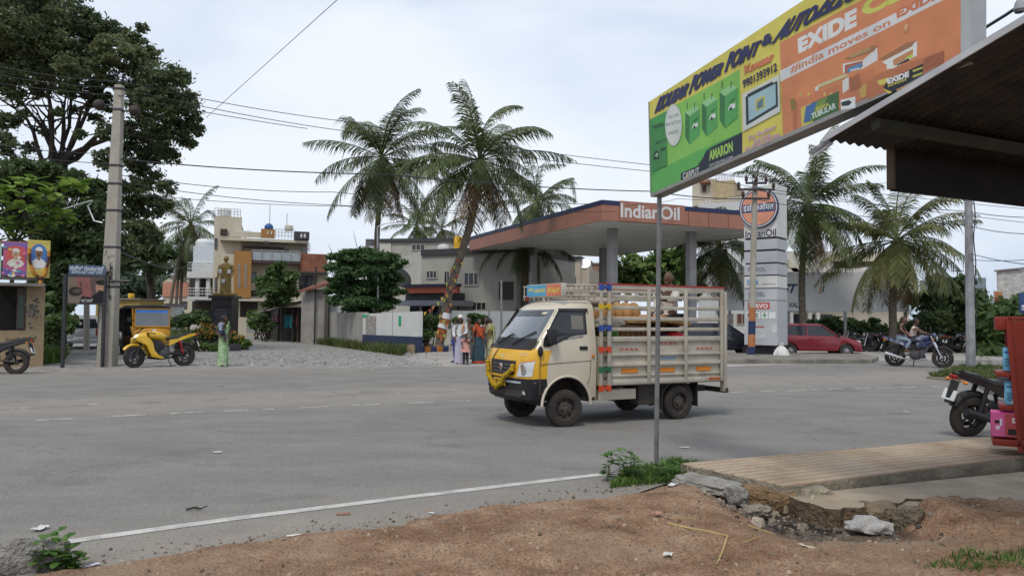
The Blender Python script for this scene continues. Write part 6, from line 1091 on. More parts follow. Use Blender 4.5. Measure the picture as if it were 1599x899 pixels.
# ================= shop awning =================
E_ = P(1291, 219, 5.9); a_ = V((.9, .44, 0)).normalized(); hd_ = V((.36, -.93, 0)).normalized(); p2 = P(1599, 38, 4.46); sl_ = (p2.z - E_.z) / (V((p2.x, p2.y, 0)) - V((E_.x, E_.y, 0))).length; b_ = (hd_ + V((0, 0, sl_))).normalized(); nn_ = a_.cross(b_).normalized()
if nn_.z < 0: nn_ = -nn_
aw = emp('shop_awning', 'dark corrugated shop awning overhead at the right with black hanging panel', 'awning', (E_.x + a_.x * 2, E_.y + a_.y * 2 - .2, 0)); ao = aw.location; v = []; f = []; NA, WB = 300, 5.2; LA = 5.0
for lay in (0, 1):
    for k in range(NA + 1):
        s = LA * k / NA; wv_ = .014 * math.cos(2 * PI * s / .1) + (.012 if lay else 0)
        for j in range(2): v.append(tuple(E_ + a_ * s + b_ * (WB * j) + nn_ * wv_ - ao))
n2_ = 2 * (NA + 1)
for k in range(NA): f += [(2 * k, 2 * k + 1, 2 * k + 3, 2 * k + 2), (n2_ + 2 * k, n2_ + 2 * k + 2, n2_ + 2 * k + 3, n2_ + 2 * k + 1), (2 * k, 2 * k + 2, n2_ + 2 * k + 2, n2_ + 2 * k)]
raw('corrugated_sheet', v, f, mat('sooty_asbestos', (.062, .057, .054), rough=.95, var=.35, sc=6, stain=.6, stcol=(.022, .02, .019), bump=.5), aw, smooth=True)
def beam(s0, t0, s1, t1, w_, h_, m, nm, dz=0.0):
    p = [E_ + a_ * s0 + b_ * t0 - nn_ * (.03 + dz) - ao, E_ + a_ * s1 + b_ * t1 - nn_ * (.03 + dz) - ao]; d = (p[1] - p[0]).normalized(); sd_ = d.cross(nn_).normalized() * w_ / 2; q = M(); q.loft([[x + sd_, x - sd_, x - sd_ - nn_ * h_, x + sd_ - nn_ * h_] for x in p]); q.build(nm, m, aw)
DW = mat('dark_timber', (.055, .055, .045), rough=.9, var=.3, sc=5); beam(.05, .42, 5, .42, .07, .07, DW, 'purlin'); beam(.05, 2.2, 5, 2.2, .07, .07, DW, 'purlin'); beam(3.2, 0, 3.2, 5, .08, .09, DW, 'rafter', .08)
q = M(); pe_ = [E_ - a_ * .012 + b_ * t_ + nn_ * h_ - ao for t_ in (0, WB) for h_ in (-.012, .032)]; q.add(pe_ + [p - a_ * .012 for p in pe_], [(0, 1, 3, 2), (4, 6, 7, 5), (0, 4, 5, 1), (2, 3, 7, 6), (1, 5, 7, 3), (0, 2, 6, 4)]); q.build('edge_trim', mat('pale_flashing', (.45, .46, .47), rough=.6, var=.15), aw)
lp = P(1388, 222, 6.2); pz0 = P(1390, 297.5, 6.2).z; q = M(); s0 = (V((lp.x, lp.y, 0)) - V((E_.x, E_.y, 0))).dot(a_); c = V((lp.x, lp.y, 0)) - V((ao.x, ao.y, 0)); hn = V((-a_.y, a_.x, 0))
def hang(s0, s1, z0, z1, w0, w1, m, nm): pp = [c + a_ * s0 + hn * w0, c + a_ * s1 + hn * w0, c + a_ * s1 + hn * w1, c + a_ * s0 + hn * w1]; q = M(); q.loft([[V((p.x, p.y, z)) for p in pp] for z in (z0, z1)]); q.build(nm, m, aw)
hang(.03, 3.4, pz0, E_.z + .10, -.03, .02, mat('black_panel', (.013, .012, .012), rough=.85, var=.4, sc=3), 'hanging_panel'); hang(0, .028, pz0 + .01, E_.z + .05, -.035, .025, mat('worn_timber_edge', (.13, .09, .07), rough=.9, var=.3), 'panel_edge')
for s_ in (2.9, 4.6): pc = E_ + a_ * s_ + b_ * 1.2 - ao; q = M(); q.tube([V((pc.x, pc.y, 0)), V((pc.x, pc.y, pc.z - .05))], .04, 8); q.build('post', DST, aw)
# torn plastic sheet caught at the awning corner
e_ = emp('plastic_sheet', 'torn white plastic sheet hanging from the awning corner under the signboard', 'plastic sheet', P(1290, 225, 6.1)); o_ = e_.location; v = []; f = []; NX = 8
cr = [(1308, 204), (1262, 238), (1268, 249), (1300, 226)]
for j in range(NX + 1):
    for i in range(NX + 1):
        s, t_ = i / NX, j / NX; x = (cr[0][0] * (1 - s) + cr[1][0] * s) * (1 - t_) + (cr[3][0] * (1 - s) + cr[2][0] * s) * t_; y = (cr[0][1] * (1 - s) + cr[1][1] * s) * (1 - t_) + (cr[3][1] * (1 - s) + cr[2][1] * s) * t_; v.append(tuple(P(x, y, 6.05 + .08 * noise.noise(V((s * 4, t_ * 3, 1))) + .05 * s) - o_))
for j in range(NX):
    for i in range(NX): k = j * (NX + 1) + i; f.append((k, k + 1, k + NX + 2, k + NX + 1))
PL = leafmat('milky_plastic', (.38, .38, .38), (.5, .5, .5), sc=3, trans=.4, rough=.3); raw('sheet', v, f, PL, e_, smooth=True)
e_ = emp('hanging_lamp', 'thin black lamp arm reaching in at the top right corner behind the signboard', 'lamp', P(1528, 50, 5.6)); o_ = e_.location; q = M(); q.tube([V((0, 0, 0)), P(1570, 24, 5.5) - o_, P(1612, -4, 5.4) - o_], .012, 6); q.build('arm', DST, e_); q = M(); pc = P(1592, 9, 5.42) - o_; q.lathe([(.012, .05), (.03, .02), (.04, -.03), (.03, -.05)], tuple(pc)); q.build('lamp_head', mat('grey_lamp', (.3, .3, .32)), e_)
# ================= red display rack with boxes =================
RED = mat('red_painted_metal', (.23, .026, .014), rough=.5, var=.15, sc=3, stain=.25, stcol=(.12, .02, .012)); _a = P(1550, 704, 8.55); _a.z = 0
rf = Fac('display_rack', 'red metal display rack standing on the tiled pavement at the right edge', 'rack', _a, _a + V((math.cos(R(-30)), math.sin(R(-30)), 0))); rk = rf.e
def rb(x0, y0, x1, y1, d0, d1, nm, m=RED, bev=.006):
    a, z0, b2, z1 = rf.rect(x0, y0, x1, y1); q = M(); q.b2((a, d0, z0), (b2, d1, z1)); return q.build(nm, m, rk, bevel=bev)
q = M(); q.ext([rf.xz(x, y) for x, y in ((1574, 500), (1700, 500), (1700, 706), (1593, 706), (1583, 590))], .01, .03); q.build('side_panel', RED, rk)
q = M(); q.ext([rf.xz(x, y) for x, y in ((1570, 498), (1577, 498), (1597, 706), (1590, 706))], -.02, .05); q.build('front_post', RED, rk); q = M(); q.ext([rf.xz(x, y) for x, y in ((1570, 498), (1577, 498), (1597, 706), (1590, 706))], .5, .55); q.build('rear_post', RED, rk)
rb(1555, 494, 1575, 515, .0, .55, 'top_lip'); rb(1556, 580, 1583, 589, .0, .55, 'shelf'); rb(1561, 632, 1590, 641, .0, .55, 'shelf'); rb(1550, 684, 1700, 706, -.02, .55, 'base'); rb(1576, 494, 1700, 500, .03, .55, 'top_rail')
BXB = '#6fb4d6'; rm4 = rk.matrix_basis.copy(); rm4 = Matrix.Translation(rf.A) @ Matrix.Rotation(rk.rotation_euler.z, 4, 'Z')
def carton(label, x0, y0, x1, y1, d0, d1, col, words, tilt=0):
    a, z0, b2, z1 = rf.rect(x0, y0, x1, y1, d0); e_ = emp('carton', label, 'box', rm4 @ V(((a + b2) / 2, d0, z0)), rk.rotation_euler.z); w_ = b2 - a; h_ = z1 - z0; q = M(); q.b2((-w_ / 2, 0, 0), (w_ / 2, d1 - d0, h_)); q.build('body', mat('carton' + col, lin(col), rough=.55, var=.06), e_, bevel=.004); pr = Print(lambda u, v, w: (u, -w - .002, v)); words(pr, w_, h_); pr.build('printing', e_); return e_
def wb(pr, w_, h_):
    pr.rect(-w_ * .4, h_ * .78, w_ * .4, h_ * .86, '#2a5a86')
    for k in range(4): pr.rect(-w_ * .38, h_ * (.5 - .1 * k), w_ * (.1 + .1 * (k % 3)), h_ * (.54 - .1 * k), '#2a4a6a')
carton('light blue carton on the upper shelf of the red rack', 1567, 543, 1580, 579, .06, .3, BXB, wb); carton('light blue carton with white label on the lower shelf of the red rack', 1570, 597, 1587, 632, .05, .3, BXB, lambda p, w_, h_: (wb(p, w_, h_), p.rect(w_ * .05, h_ * .02, w_ * .45, h_ * .22, '#d8d8d4')))
def wp_(pr, w_, h_):
    pr.rect(-w_ * .5, h_ * .02, -w_ * .02, h_ * .98, '#d83a8c'); pr.rect(-w_ * .02, h_ * .02, w_ * .5, h_ * .98, '#b52a34'); pr.rect(-w_ * .38, h_ * .55, -w_ * .2, h_ * .68, '#2a1420'); pr.rect(-w_ * .2, h_ * .45, -w_ * .12, h_ * .75, '#e2d4dc'); pr.rect(-w_ * .35, h_ * .3, -w_ * .2, h_ * .45, '#e2d4dc'); pr.rect(w_ * .1, h_ * .1, w_ * .5, h_ * .35, '#2a1c20'); pr.tbox('EX', w_ * .25, h_ * .6, w_ * .48, h_ * .8, '#e6dcdc', .05)
carton('pink and red battery carton wrapped in film at the bottom of the red rack', 1548, 643, 1592, 683.5, -.015, .3, '#d04488', wp_)
# ================= hoarding and posters =================
hb = Fac('hoarding', 'black framed film hoarding with blue name board at the left road edge', 'hoarding', G(102, 574), G(165, 573)); hb.e.location.z = 0
for xa, yt in ((102, 428), (164, 432)): q = M(); a, z = hb.xz(xa, yt); q.tube([(a, 0, -.1), (a, 0, z)], .055, 8); q.build('post', DST, hb.e)
hb.blk('board', DST, 104, 475, 165, 430, -.04, .0); hb.blk('name_board', mat('blue_board', (.06, .10, .17), rough=.6), 107, 428.5, 165, 415, -.03, .01)
pr = Print(lambda u, v, w: (u, -.042 - w, v)); r4 = lambda x0, y0, x1, y1: hb.rect(x0, y0, x1, y1)
pr.rect(*r4(106.5, 473, 164, 433), '#5f4a44'); pr.poly([hb.xz(*p) for p in ((106.5, 473), (128, 473), (118, 433), (106.5, 433))], '#7a6a5a'); pr.poly([hb.xz(*p) for p in ((118, 433), (128, 473), (145, 473), (140, 433))], '#8a5048'); pr.poly([hb.xz(*p) for p in ((124, 473), (128, 462), (142, 464), (150, 458), (164, 462), (164, 473))], '#17161c')
a, z = hb.xz(157, 449); pr.ell((a, z), .13, .19, '#a8785a'); pr.ell((a + .02, z + .15), .15, .08, '#17120f'); pr.poly([hb.xz(*p) for p in ((150, 460), (154, 454), (161, 454), (164, 458), (164, 473), (147, 473))], '#1a171c'); pr.ell((a - .06, z + .02), .02, .012, '#241812', 8); pr.ell((a + .04, z + .02), .02, .012, '#241812', 8); pr.rect(a - .06, z - .1, a + .03, z - .085, '#5a342a')
a, z = hb.xz(118, 455); pr.ell((a, z), .18, .14, '#2c2624'); pr.ell((a + .05, z + .02), .12, .06, '#5a4a44'); pr.poly([hb.xz(*p) for p in ((125, 440), (128, 458), (129, 458), (126.5, 440))], '#221c1c'); pr.tbox('ಅಭಿಮಾನಿ', *r4(127, 472, 145, 466), '#c9c9c6', .01); pr.build('print', hb.e)
pr = Print(lambda u, v, w: (u, -.032 - w, v)); pr.tbox('ಪುನೀತ್ ರಾಜಕುಮಾರ್', *r4(109, 421.5, 163, 416), '#d3d8dc', .015); pr.tbox('ಅಪ್ಪು ಅಭಿಮಾನಿ ಬಳಗ', *r4(112, 427.5, 160, 422.8), '#c3c8cc', .01); pr.build('name_print', hb.e)
e_, tp = pole('flag', 'small orange and red flag on a stick beside the whitewashed brick building', 'flag', (1553, 525), (1552, 453), 60, .03, .03, STL)
for k, c in enumerate((PC[3], PC[0])): q = M(); o2 = tp - V((0, 0, .05 + .5 * k)); q.add([o2, o2 + V((.7, .05, -.1)), o2 + V((.65, 0, -.6)), o2 - V((0, 0, .5)), o2 + V((0, .02, 0)), o2 + V((.7, .07, -.1)), o2 + V((.65, .02, -.6)), o2 + V((0, .02, -.5))], [(0, 1, 2, 3), (7, 6, 5, 4), (0, 4, 5, 1), (1, 5, 6, 2), (2, 6, 7, 3), (3, 7, 4, 0)]); q.build('cloth', c, e_)
q = Fac('road_sign', 'dark blue sign plate peeping over the red rack at the right edge', 'sign', at(1592, 30), at(1640, 30)); q.blk('plate', mat('blue_sign', (.03, .06, .16)), 1592, 457, 1640, 489, 0, .06, bevel=.02); mm_ = M(); mm_.tube([(.8, .1, 0), (.8, .1, q.xz(1600, 470)[1])], .05); mm_.build('post', STL, q.e); pr = Print(lambda u, v, w: (u, -w - .004, v)); pr.tbox('SBI', *q.rect(1595, 484, 1615, 476), '#d8dce4', .03); pr.build('writing', q.e)
# ================= vehicles =================
TYR = mat('tyre_rubber', (.03, .026, .023), rough=.9, var=.25, sc=8, stain=.6, stcol=(.085, .062, .048)); BLK = mat('black_plastic', (.018, .018, .02), rough=.55, var=.2); GBK = mat('gloss_black', (.012, .012, .014), rough=.22, var=.2, coat=.4); ALU = mat('alloy_metal', (.35, .35, .36), rough=.4, metal=.8, var=.15); CHR = mat('bright_chrome', (.6, .6, .6), rough=.2, metal=.9, var=.1); LENS = mat('lamp_lens', (.5, .52, .52), rough=.1, spec=.6, var=.15); REDL = mat('red_lens', (.28, .015, .012), rough=.15, spec=.5); ORL = mat('amber_lens', (.6, .2, .02), rough=.3)
GRIME = mat('grimy_chassis', (.05, .043, .037), rough=.9, var=.3, sc=5)
def wheel(par, c, r, w_, rimm, steer=0.0, style='disc', out=1):
    q = M(); q.lathe([(r * .6, -w_ * .45), (r * .82, -w_ * .52), (r * .95, -w_ * .45), (r, -w_ * .28), (r, w_ * .28), (r * .95, w_ * .45), (r * .82, w_ * .52), (r * .6, w_ * .45), (r * .58, 0), (r * .6, -w_ * .45)], ax='y', n=32, cap=False)
    for k in range(28): a = 2 * PI * k / 28; q.box((math.cos(a) * r * .995, 0, math.sin(a) * r * .995), (.02 * r / .3, w_ * .6, .012), 0, Matrix.Rotation(-a + PI / 2, 3, 'Y'))
    o = q.build('wheel', TYR, par, fix=False); o.location = c; o.rotation_euler = (0, 0, steer)
    q = M(); y0 = out * w_ * .36
    if style == 'disc':
        q.lathe([(r * .62, y0 * 1.25), (r * .59, y0 * 1.25), (r * .55, y0 * .3), (r * .42, y0 * .25), (r * .36, y0 * .75), (r * .2, y0 * .9), (r * .18, y0 * 1.35), (.001, y0 * 1.4)], ax='y', n=28, cap=False)
        for k in range(8): a = 2 * PI * k / 8; q.ell((math.cos(a) * r * .47, y0 * .34, math.sin(a) * r * .47), (.022, .012, .022), 1, 8, 4)
        for k in range(5): a = 2 * PI * k / 5; q.ell((math.cos(a) * r * .24, y0 * 1.22, math.sin(a) * r * .24), (.016, .016, .016), 0, 6, 4)
    else:
        q.lathe([(r * .74, -w_ * .42), (r * .80, -w_ * .3), (r * .80, w_ * .3), (r * .74, w_ * .42), (r * .70, 0), (r * .74, -w_ * .42)], ax='y', n=28, cap=False); q.lathe([(r * .16, -w_ * .5), (r * .18, 0), (r * .16, w_ * .5)], ax='y', n=14)
        for k in range(5 if style == 'alloy' else 18):
            a = 2 * PI * k / (5 if style == 'alloy' else 18); t_ = r * (.05 if style == 'alloy' else .008)
            for d in ((-.09, .09) if style == 'alloy' else (0,)): q.tube([(math.cos(a) * r * .15, 0, math.sin(a) * r * .15), (math.cos(a + d) * r * .74, 0, math.sin(a + d) * r * .74)], t_, 5)
        if style == 'alloy': q.lathe([(r * .30, y0 * .9), (r * .52, y0 * .9), (r * .52, y0 * 1.05), (r * .30, y0 * 1.05), (r * .30, y0 * .9)], ax='y', n=20, cap=False)
    q.build('rim', [rimm, BLK], o, fix=False); return o

# ---------- the small goods truck ----------
TRL = (.47, 11.98, 0); TRZ = R(208)
tk = emp('goods_truck', 'cream and yellow small goods truck with slatted cargo sides carrying furniture', 'truck', TRL, TRZ)
TCR = mat('cream_truck_paint', (.52, .47, .37), rough=.42, var=.06, sc=2, stain=.4, stcol=(.30, .245, .18), coat=.2); TYE = mat('yellow_truck_paint', (.64, .35, .018), rough=.35, var=.06, coat=.3); WSG = mat('windscreen_glass', (.075, .09, .10), rough=.03, spec=1.0, var=.3, sc=1.2, coat=1.0)
LV = [(.36, .56, .70), (.42, .66, .725), (.72, .70, .74), (.95, .685, .745), (1.13, .62, .74), (1.16, .59, .735), (1.27, .52, .72), (1.73, .18, .65), (1.80, .08, .62), (1.85, -.03, .57), (1.875, -.14, .47)]
def fw(z):
    for k in range(len(LV) - 1):
        if LV[k][0] <= z <= LV[k + 1][0]: t_ = (z - LV[k][0]) / (LV[k + 1][0] - LV[k][0]); return LV[k][1] + t_ * (LV[k + 1][1] - LV[k][1]), LV[k][2] + t_ * (LV[k + 1][2] - LV[k][2])
    return LV[-1][1:]
def outl(f, w_):
    e_ = f - .36; hf = [(-.52, 1), (-.52 + (e_ + .52) * .33, 1), (-.52 + (e_ + .52) * .66, 1), (e_, 1), (f - .17, .975), (f - .075, .87), (f - .025, .6), (f, .25)]
    return [(x, -w_ * y) for x, y in hf] + [(x, w_ * y) for x, y in reversed(hf)]
def fx(y, z, off=0.0):
    f, w_ = fw(z); a = abs(y) / w_; hf = [(f, 0), (f, .25), (f - .025, .6), (f - .075, .87), (f - .17, .975), (f - .36, 1.0), (-.5, 1.0001)]
    for (x0, a0), (x1, a1) in zip(hf, hf[1:]):
        if a0 <= a <= a1: return x0 + (x1 - x0) * (a - a0) / max(a1 - a0, 1e-6) + off
    return -.5
q = M(); rings = [[(x, y, z) for x, y in outl(f, w_)] for z, f, w_ in LV]
def mf(a, j):
    fr_ = 4 <= j <= 10
    if 3 <= j <= 11 and a < 2: return 2
    if 3 <= j <= 11 and a < 4: return 1
    if fr_ and a in (4, 5) and 5 <= j <= 9: return 2
    if fr_ and a in (4, ): return 1
    if a == 6 and 5 <= j <= 9: return 3
    return 0
q.loft(rings, 0, True, True, mf); cab = q.build('cab', [TCR, TYE, BLK, WSG, GRIME], tk, smooth=28)
ct = M()
for s in (-1, 1): ct.lathe([(.41, s * .33), (.41, s * 1.0)], (0, 0, .33), 'y', 40, 4)
ct.b2((-.37, -.9, -.2), (.37, .9, .285), 4) if False else None
boolcut(cab, ct)
def patch(y0, y1, z0, z1, off, nm, m, n=8, nz=3, th=0.012):
    q = M(); g = []
    for a in range(nz + 1):
        for b2 in range(n + 1):
            y = y0 + (y1 - y0) * b2 / n; z = z0 + (z1 - z0) * a / nz; g.append((fx(y, z, off), y, z))
    i = q.add(g, [(a * (n + 1) + b2, a * (n + 1) + b2 + 1, (a + 1) * (n + 1) + b2 + 1, (a + 1) * (n + 1) + b2) for a in range(nz) for b2 in range(n)]); return q.build(nm, m, tk)
def pquad(pts, off, nm, m, par=None):
    q = M(); n = 6; g = []
    (a, b2, c, d) = [V(p) for p in pts]
    for i in range(n + 1):
        for j in range(n + 1): s, t_ = j / n, i / n; p = (a * (1 - s) + b2 * s) * (1 - t_) + (d * (1 - s) + c * s) * t_; g.append((fx(p.x, p.y, off), p.x + (0.004 if abs(p.x) > .6 else 0) * (1 if p.x > 0 else -1), p.y))
    q.add(g, [(i * (n + 1) + j, i * (n + 1) + j + 1, (i + 1) * (n + 1) + j + 1, (i + 1) * (n + 1) + j) for i in range(n) for j in range(n)]); return q.build(nm, m, par or tk)
pquad([(-.36, .76), (.36, .76), (.40, .97), (-.40, .97)], .008, 'grille', BLK)
for k in range(3): pquad([(-.33, .79 + .055 * k), (.33, .79 + .055 * k), (.33, .805 + .055 * k), (-.33, .805 + .055 * k)], .014, 'grille_bar', mat('grey_plastic', (.09, .09, .095), rough=.5))
for s in (-1, 1):
    o = pquad([(s * .44, .745), (s * .70, .755), (s * .72, 1.0), (s * .50, .95)], .010, 'headlight', LENS); pquad([(s * .50, .945), (s * .71, .975), (s * .72, 1.0), (s * .51, .955)], .015, 'indicator', ORL, o)
    q = M(); q.lathe([(.02, .0), (.075, .03), (.08, .05)], (0, 0, 0), 'x'); q.tr(0, Matrix.Translation((fx(.57, .85) - .03, s * .57, .85))); q.build('reflector', CHR, o)
pquad([(-.72, .645), (.72, .645), (.72, .675), (-.72, .675)], .012, 'bumper_stripe', mat('pale_stripe', (.45, .47, .5), rough=.4))
pquad([(-.5, .44), (.5, .44), (.55, .54), (-.55, .54)], .009, 'lower_grille', GRIME)
for s in (-1, 1): o = pquad([(s * .5, .47), (s * .62, .47), (s * .60, .56), (s * .54, .58)], .012, 'fog_lamp', GRIME); pquad([(s * .54, .49), (s * .60, .49), (s * .585, .54), (s * .55, .54)], .016, 'lens', LENS, o)
pquad([(-.72, .38), (.72, .38), (.73, .43), (-.73, .43)], .02, 'bumper_lip', BLK)
o = pquad([(-.2, .585), (.16, .585), (.16, .70), (-.2, .70)], .03, 'number_plate', mat('yellow_plate', (.62, .36, .02), rough=.5))
pr = Print(lambda u, v, w: (fx(u, v, .036 + w), u, v)); pr.text('3191', [(-.16, .61), (.12, .61), (.12, .68), (-.16, .68)], '#1c1a18', .02); pr.build('number', o)
q = M(); q.lathe([(.05, 0), (.055, .012), (.03, .02)], (fx(0, .87, .012), 0.0, .87), 'x', 18); o = q.build('emblem', CHR, tk); q = M(); q.lathe([(.035, 0), (.0, .012)], (fx(0, .87, .03), 0, .87), 'x', 16); q.build('emblem_core', mat('red_enamel', (.35, .02, .02), rough=.3), o)
pr = Print(lambda u, v, w: (fx(u, v, .006 + w), u, v)); pr.text('ACE', [(-.12, 1.01), (.02, 1.01), (.02, 1.06), (-.12, 1.06)], '#e8d7a0', .02); pr.build('lettering', tk); pr = Print(pr.to3); pr.text('GOLD', [(.42, 1.05), (.62, 1.05), (.62, 1.10), (.42, 1.10)], '#e8d7a0', .01); pr.build('lettering', tk); pr = Print(pr.to3)
pr.poly([(-.40, .96), (-.36, .96), (-.24, 1.14), (-.28, 1.14)], '#3a2a18'); pr.build('bonnet_stripe', tk)
# cowl, wipers
pquad([(-.66, 1.145), (.66, 1.145), (.62, 1.3), (-.62, 1.3)], .006, 'cowl', BLK)
for a, b2 in (((-.38, 1.2), (-.02, 1.36)), ((.12, 1.2), (.52, 1.40))): q = M(); q.tube([(fx(a[0], a[1], .03), a[0], a[1]), (fx((a[0] + b2[0]) / 2, (a[1] + b2[1]) / 2, .035), (a[0] + b2[0]) / 2, (a[1] + b2[1]) / 2), (fx(b2[0], b2[1], .025), b2[0], b2[1])], .011, 6); q.build('wiper', BLK, tk)
for k in range(5): pquad([(.5, 1.165 + .022 * k), (.66, 1.165 + .022 * k), (.655, 1.175 + .022 * k), (.5, 1.175 + .022 * k)], .012, 'vent_slat', GRIME)
pquad([(-.60, 1.63), (.60, 1.63), (.585, 1.715), (-.585, 1.715)], .005, 'sun_strip', mat('dark_film', (.05, .055, .06), rough=.15)); pquad([(.36, 1.66), (.46, 1.655), (.48, 1.69), (.38, 1.695)], .009, 'sticker', mat('cream_sticker', (.5, .48, .36)))
# door glass, seams, handle on both sides
def side(pts, s, off, nm, m, par=None):
    q = M(); top = [(x, s * (fw(z)[1] + off), z) for x, z in pts]; q.poly(top if s > 0 else top[::-1]); return q.build(nm, m, par or tk, smooth=0)
gl = [(.41, 1.19), (.385, 1.30), (.10, 1.725), (-.37, 1.725), (-.37, 1.37), (-.10, 1.34), (.12, 1.25), (.30, 1.185)]; gi = [(.385, 1.205), (.36, 1.30), (.09, 1.69), (-.34, 1.69), (-.34, 1.39), (-.09, 1.36), (.13, 1.27), (.29, 1.205)]
for s in (-1, 1):
    o = side(gl, s, .007, 'door_window', BLK); side(gi, s, .011, 'glass', glassmat('side_glass', (.022, .025, .028), .05), o)
    side([(.11, 1.715), (.12, 1.745), (-.40, 1.75), (-.40, 1.70)], s, .02, 'rain_visor', GBK)
    side([(-.10, 1.44), (-.31, 1.44), (-.31, 1.64), (-.10, 1.65)], s, .0125, 'rear_glass_view', mat('cab_rear_light', (.16, .15, .13), rough=.2))  # lighter patch painted on the door glass for daylight through the rear window
    for pl in ([(-.42, 1.74), (-.42, .95), (-.40, .70), (-.36, .62)], [(.42, 1.17), (.46, .95), (.455, .50)], [(.30, 1.12), (.1, 1.2), (-.2, 1.28)] if False else [(.455, .93), (-.42, .97)], [(.44, .50), (.32, .50)]):
        q = M(); q.tube([(x, s * (fw(z)[1] + .001), z) for x, z in pl], .005, 5); q.build('door_seam', mat('seam_shadow', (.10, .085, .065), rough=.9), tk, fix=False)  # thin dark grooves along the door edges
    q = M(); q.box((-.29, s * (fw(1.16)[1] + .006), 1.16), (.14, .03, .055)); q.build('door_handle', BLK, tk, bevel=.012)
    if s > 0: q = M(); q.tube([(.36, s * .70, 1.2), (.34, s * .76, 1.25), (.32, s * .78, 1.3)], .014, 6); q.box((.29, s * .79, 1.33), (.10, .13, .22)); q.build('mirror', BLK, tk, bevel=.03)
    q = M(); q.ell((.46, s * .755, 1.12), (.045, .03, .075)); q.build('side_indicator', BLK, tk)
    q = M(); q.tube([(.42 * math.cos(a), s * .738, .33 + .42 * math.sin(a)) for a in [PI * k / 16 for k in range(17)]], .02, 6); q.build('arch_lip', TCR, tk)
    q = M(); q.b2((-.475, s * .745, 1.02), (-.43, s * .76, 1.06)); q.build('side_reflector', ORL, tk)
pr = Print(lambda u, v, w: (u, fw(v)[1] + .003 + w, v)); pr.text('MB: 9242234403', [(.02, 1.275), (-.30, 1.315), (-.30, 1.35), (.02, 1.31)], '#3a3470', .01); pr.build('door_lettering', tk)
# wheels, chassis
wr = .275
for (x, s, st_) in ((0, 1, R(-9)), (0, -1, R(-9)), (-2.13, 1, 0), (-2.13, -1, 0)): wheel(tk, (x, s * .655, wr), wr, .165, mat('black_steel_rim', (.06, .052, .046), rough=.6, metal=.2, var=.35, sc=9, stain=.4, stcol=(.11, .08, .06)), st_, 'disc', s)
q = M()
for s in (-1, 1): q.b2((-2.95, s * .32, .40), (.5, s * .40, .50))
q.b2((-2.2, -.55, wr - .04), (-2.06, .55, wr + .04)); q.b2((-.05, -.55, wr - .03), (.05, .55, wr + .03)); q.lathe([(.1, -.08), (.13, 0), (.1, .08)], (-2.13, 0, wr), 'y'); q.tube([(-.5, 0, .36), (-2.1, 0, .3)], .04, 8); q.build('chassis', GRIME, tk, fix=False)
q = M(); q.b2((-1.32, .42, .36), (-.62, .66, .52)); q.build('tool_box', TCR, tk, bevel=.01); q = M(); q.b2((-1.72, .40, .26), (-1.36, .68, .60)); q.build('battery_box', GRIME, tk, bevel=.02); q = M(); q.b2((-.9, -.66, .28), (-1.6, -.42, .56)); q.build('fuel_tank', GRIME, tk, bevel=.03)
for s in (-1, 1):
    q = M(); q.tube([(-2.13 + .33 * math.cos(a), s * .655, wr + .33 * math.sin(a)) for a in [PI * k / 12 for k in range(0, 13)]], .02, 6); q.build('mudguard_stay', GRIME, tk); q = M(); q.b2((-2.50, s * .55, .2), (-2.485, s * .74, .58)); q.build('mudflap', BLK, tk)
    q = M(); q.b2((-1.78, s * .55, .18), (-1.765, s * .74, .56)); q.build('mudflap', BLK, tk)
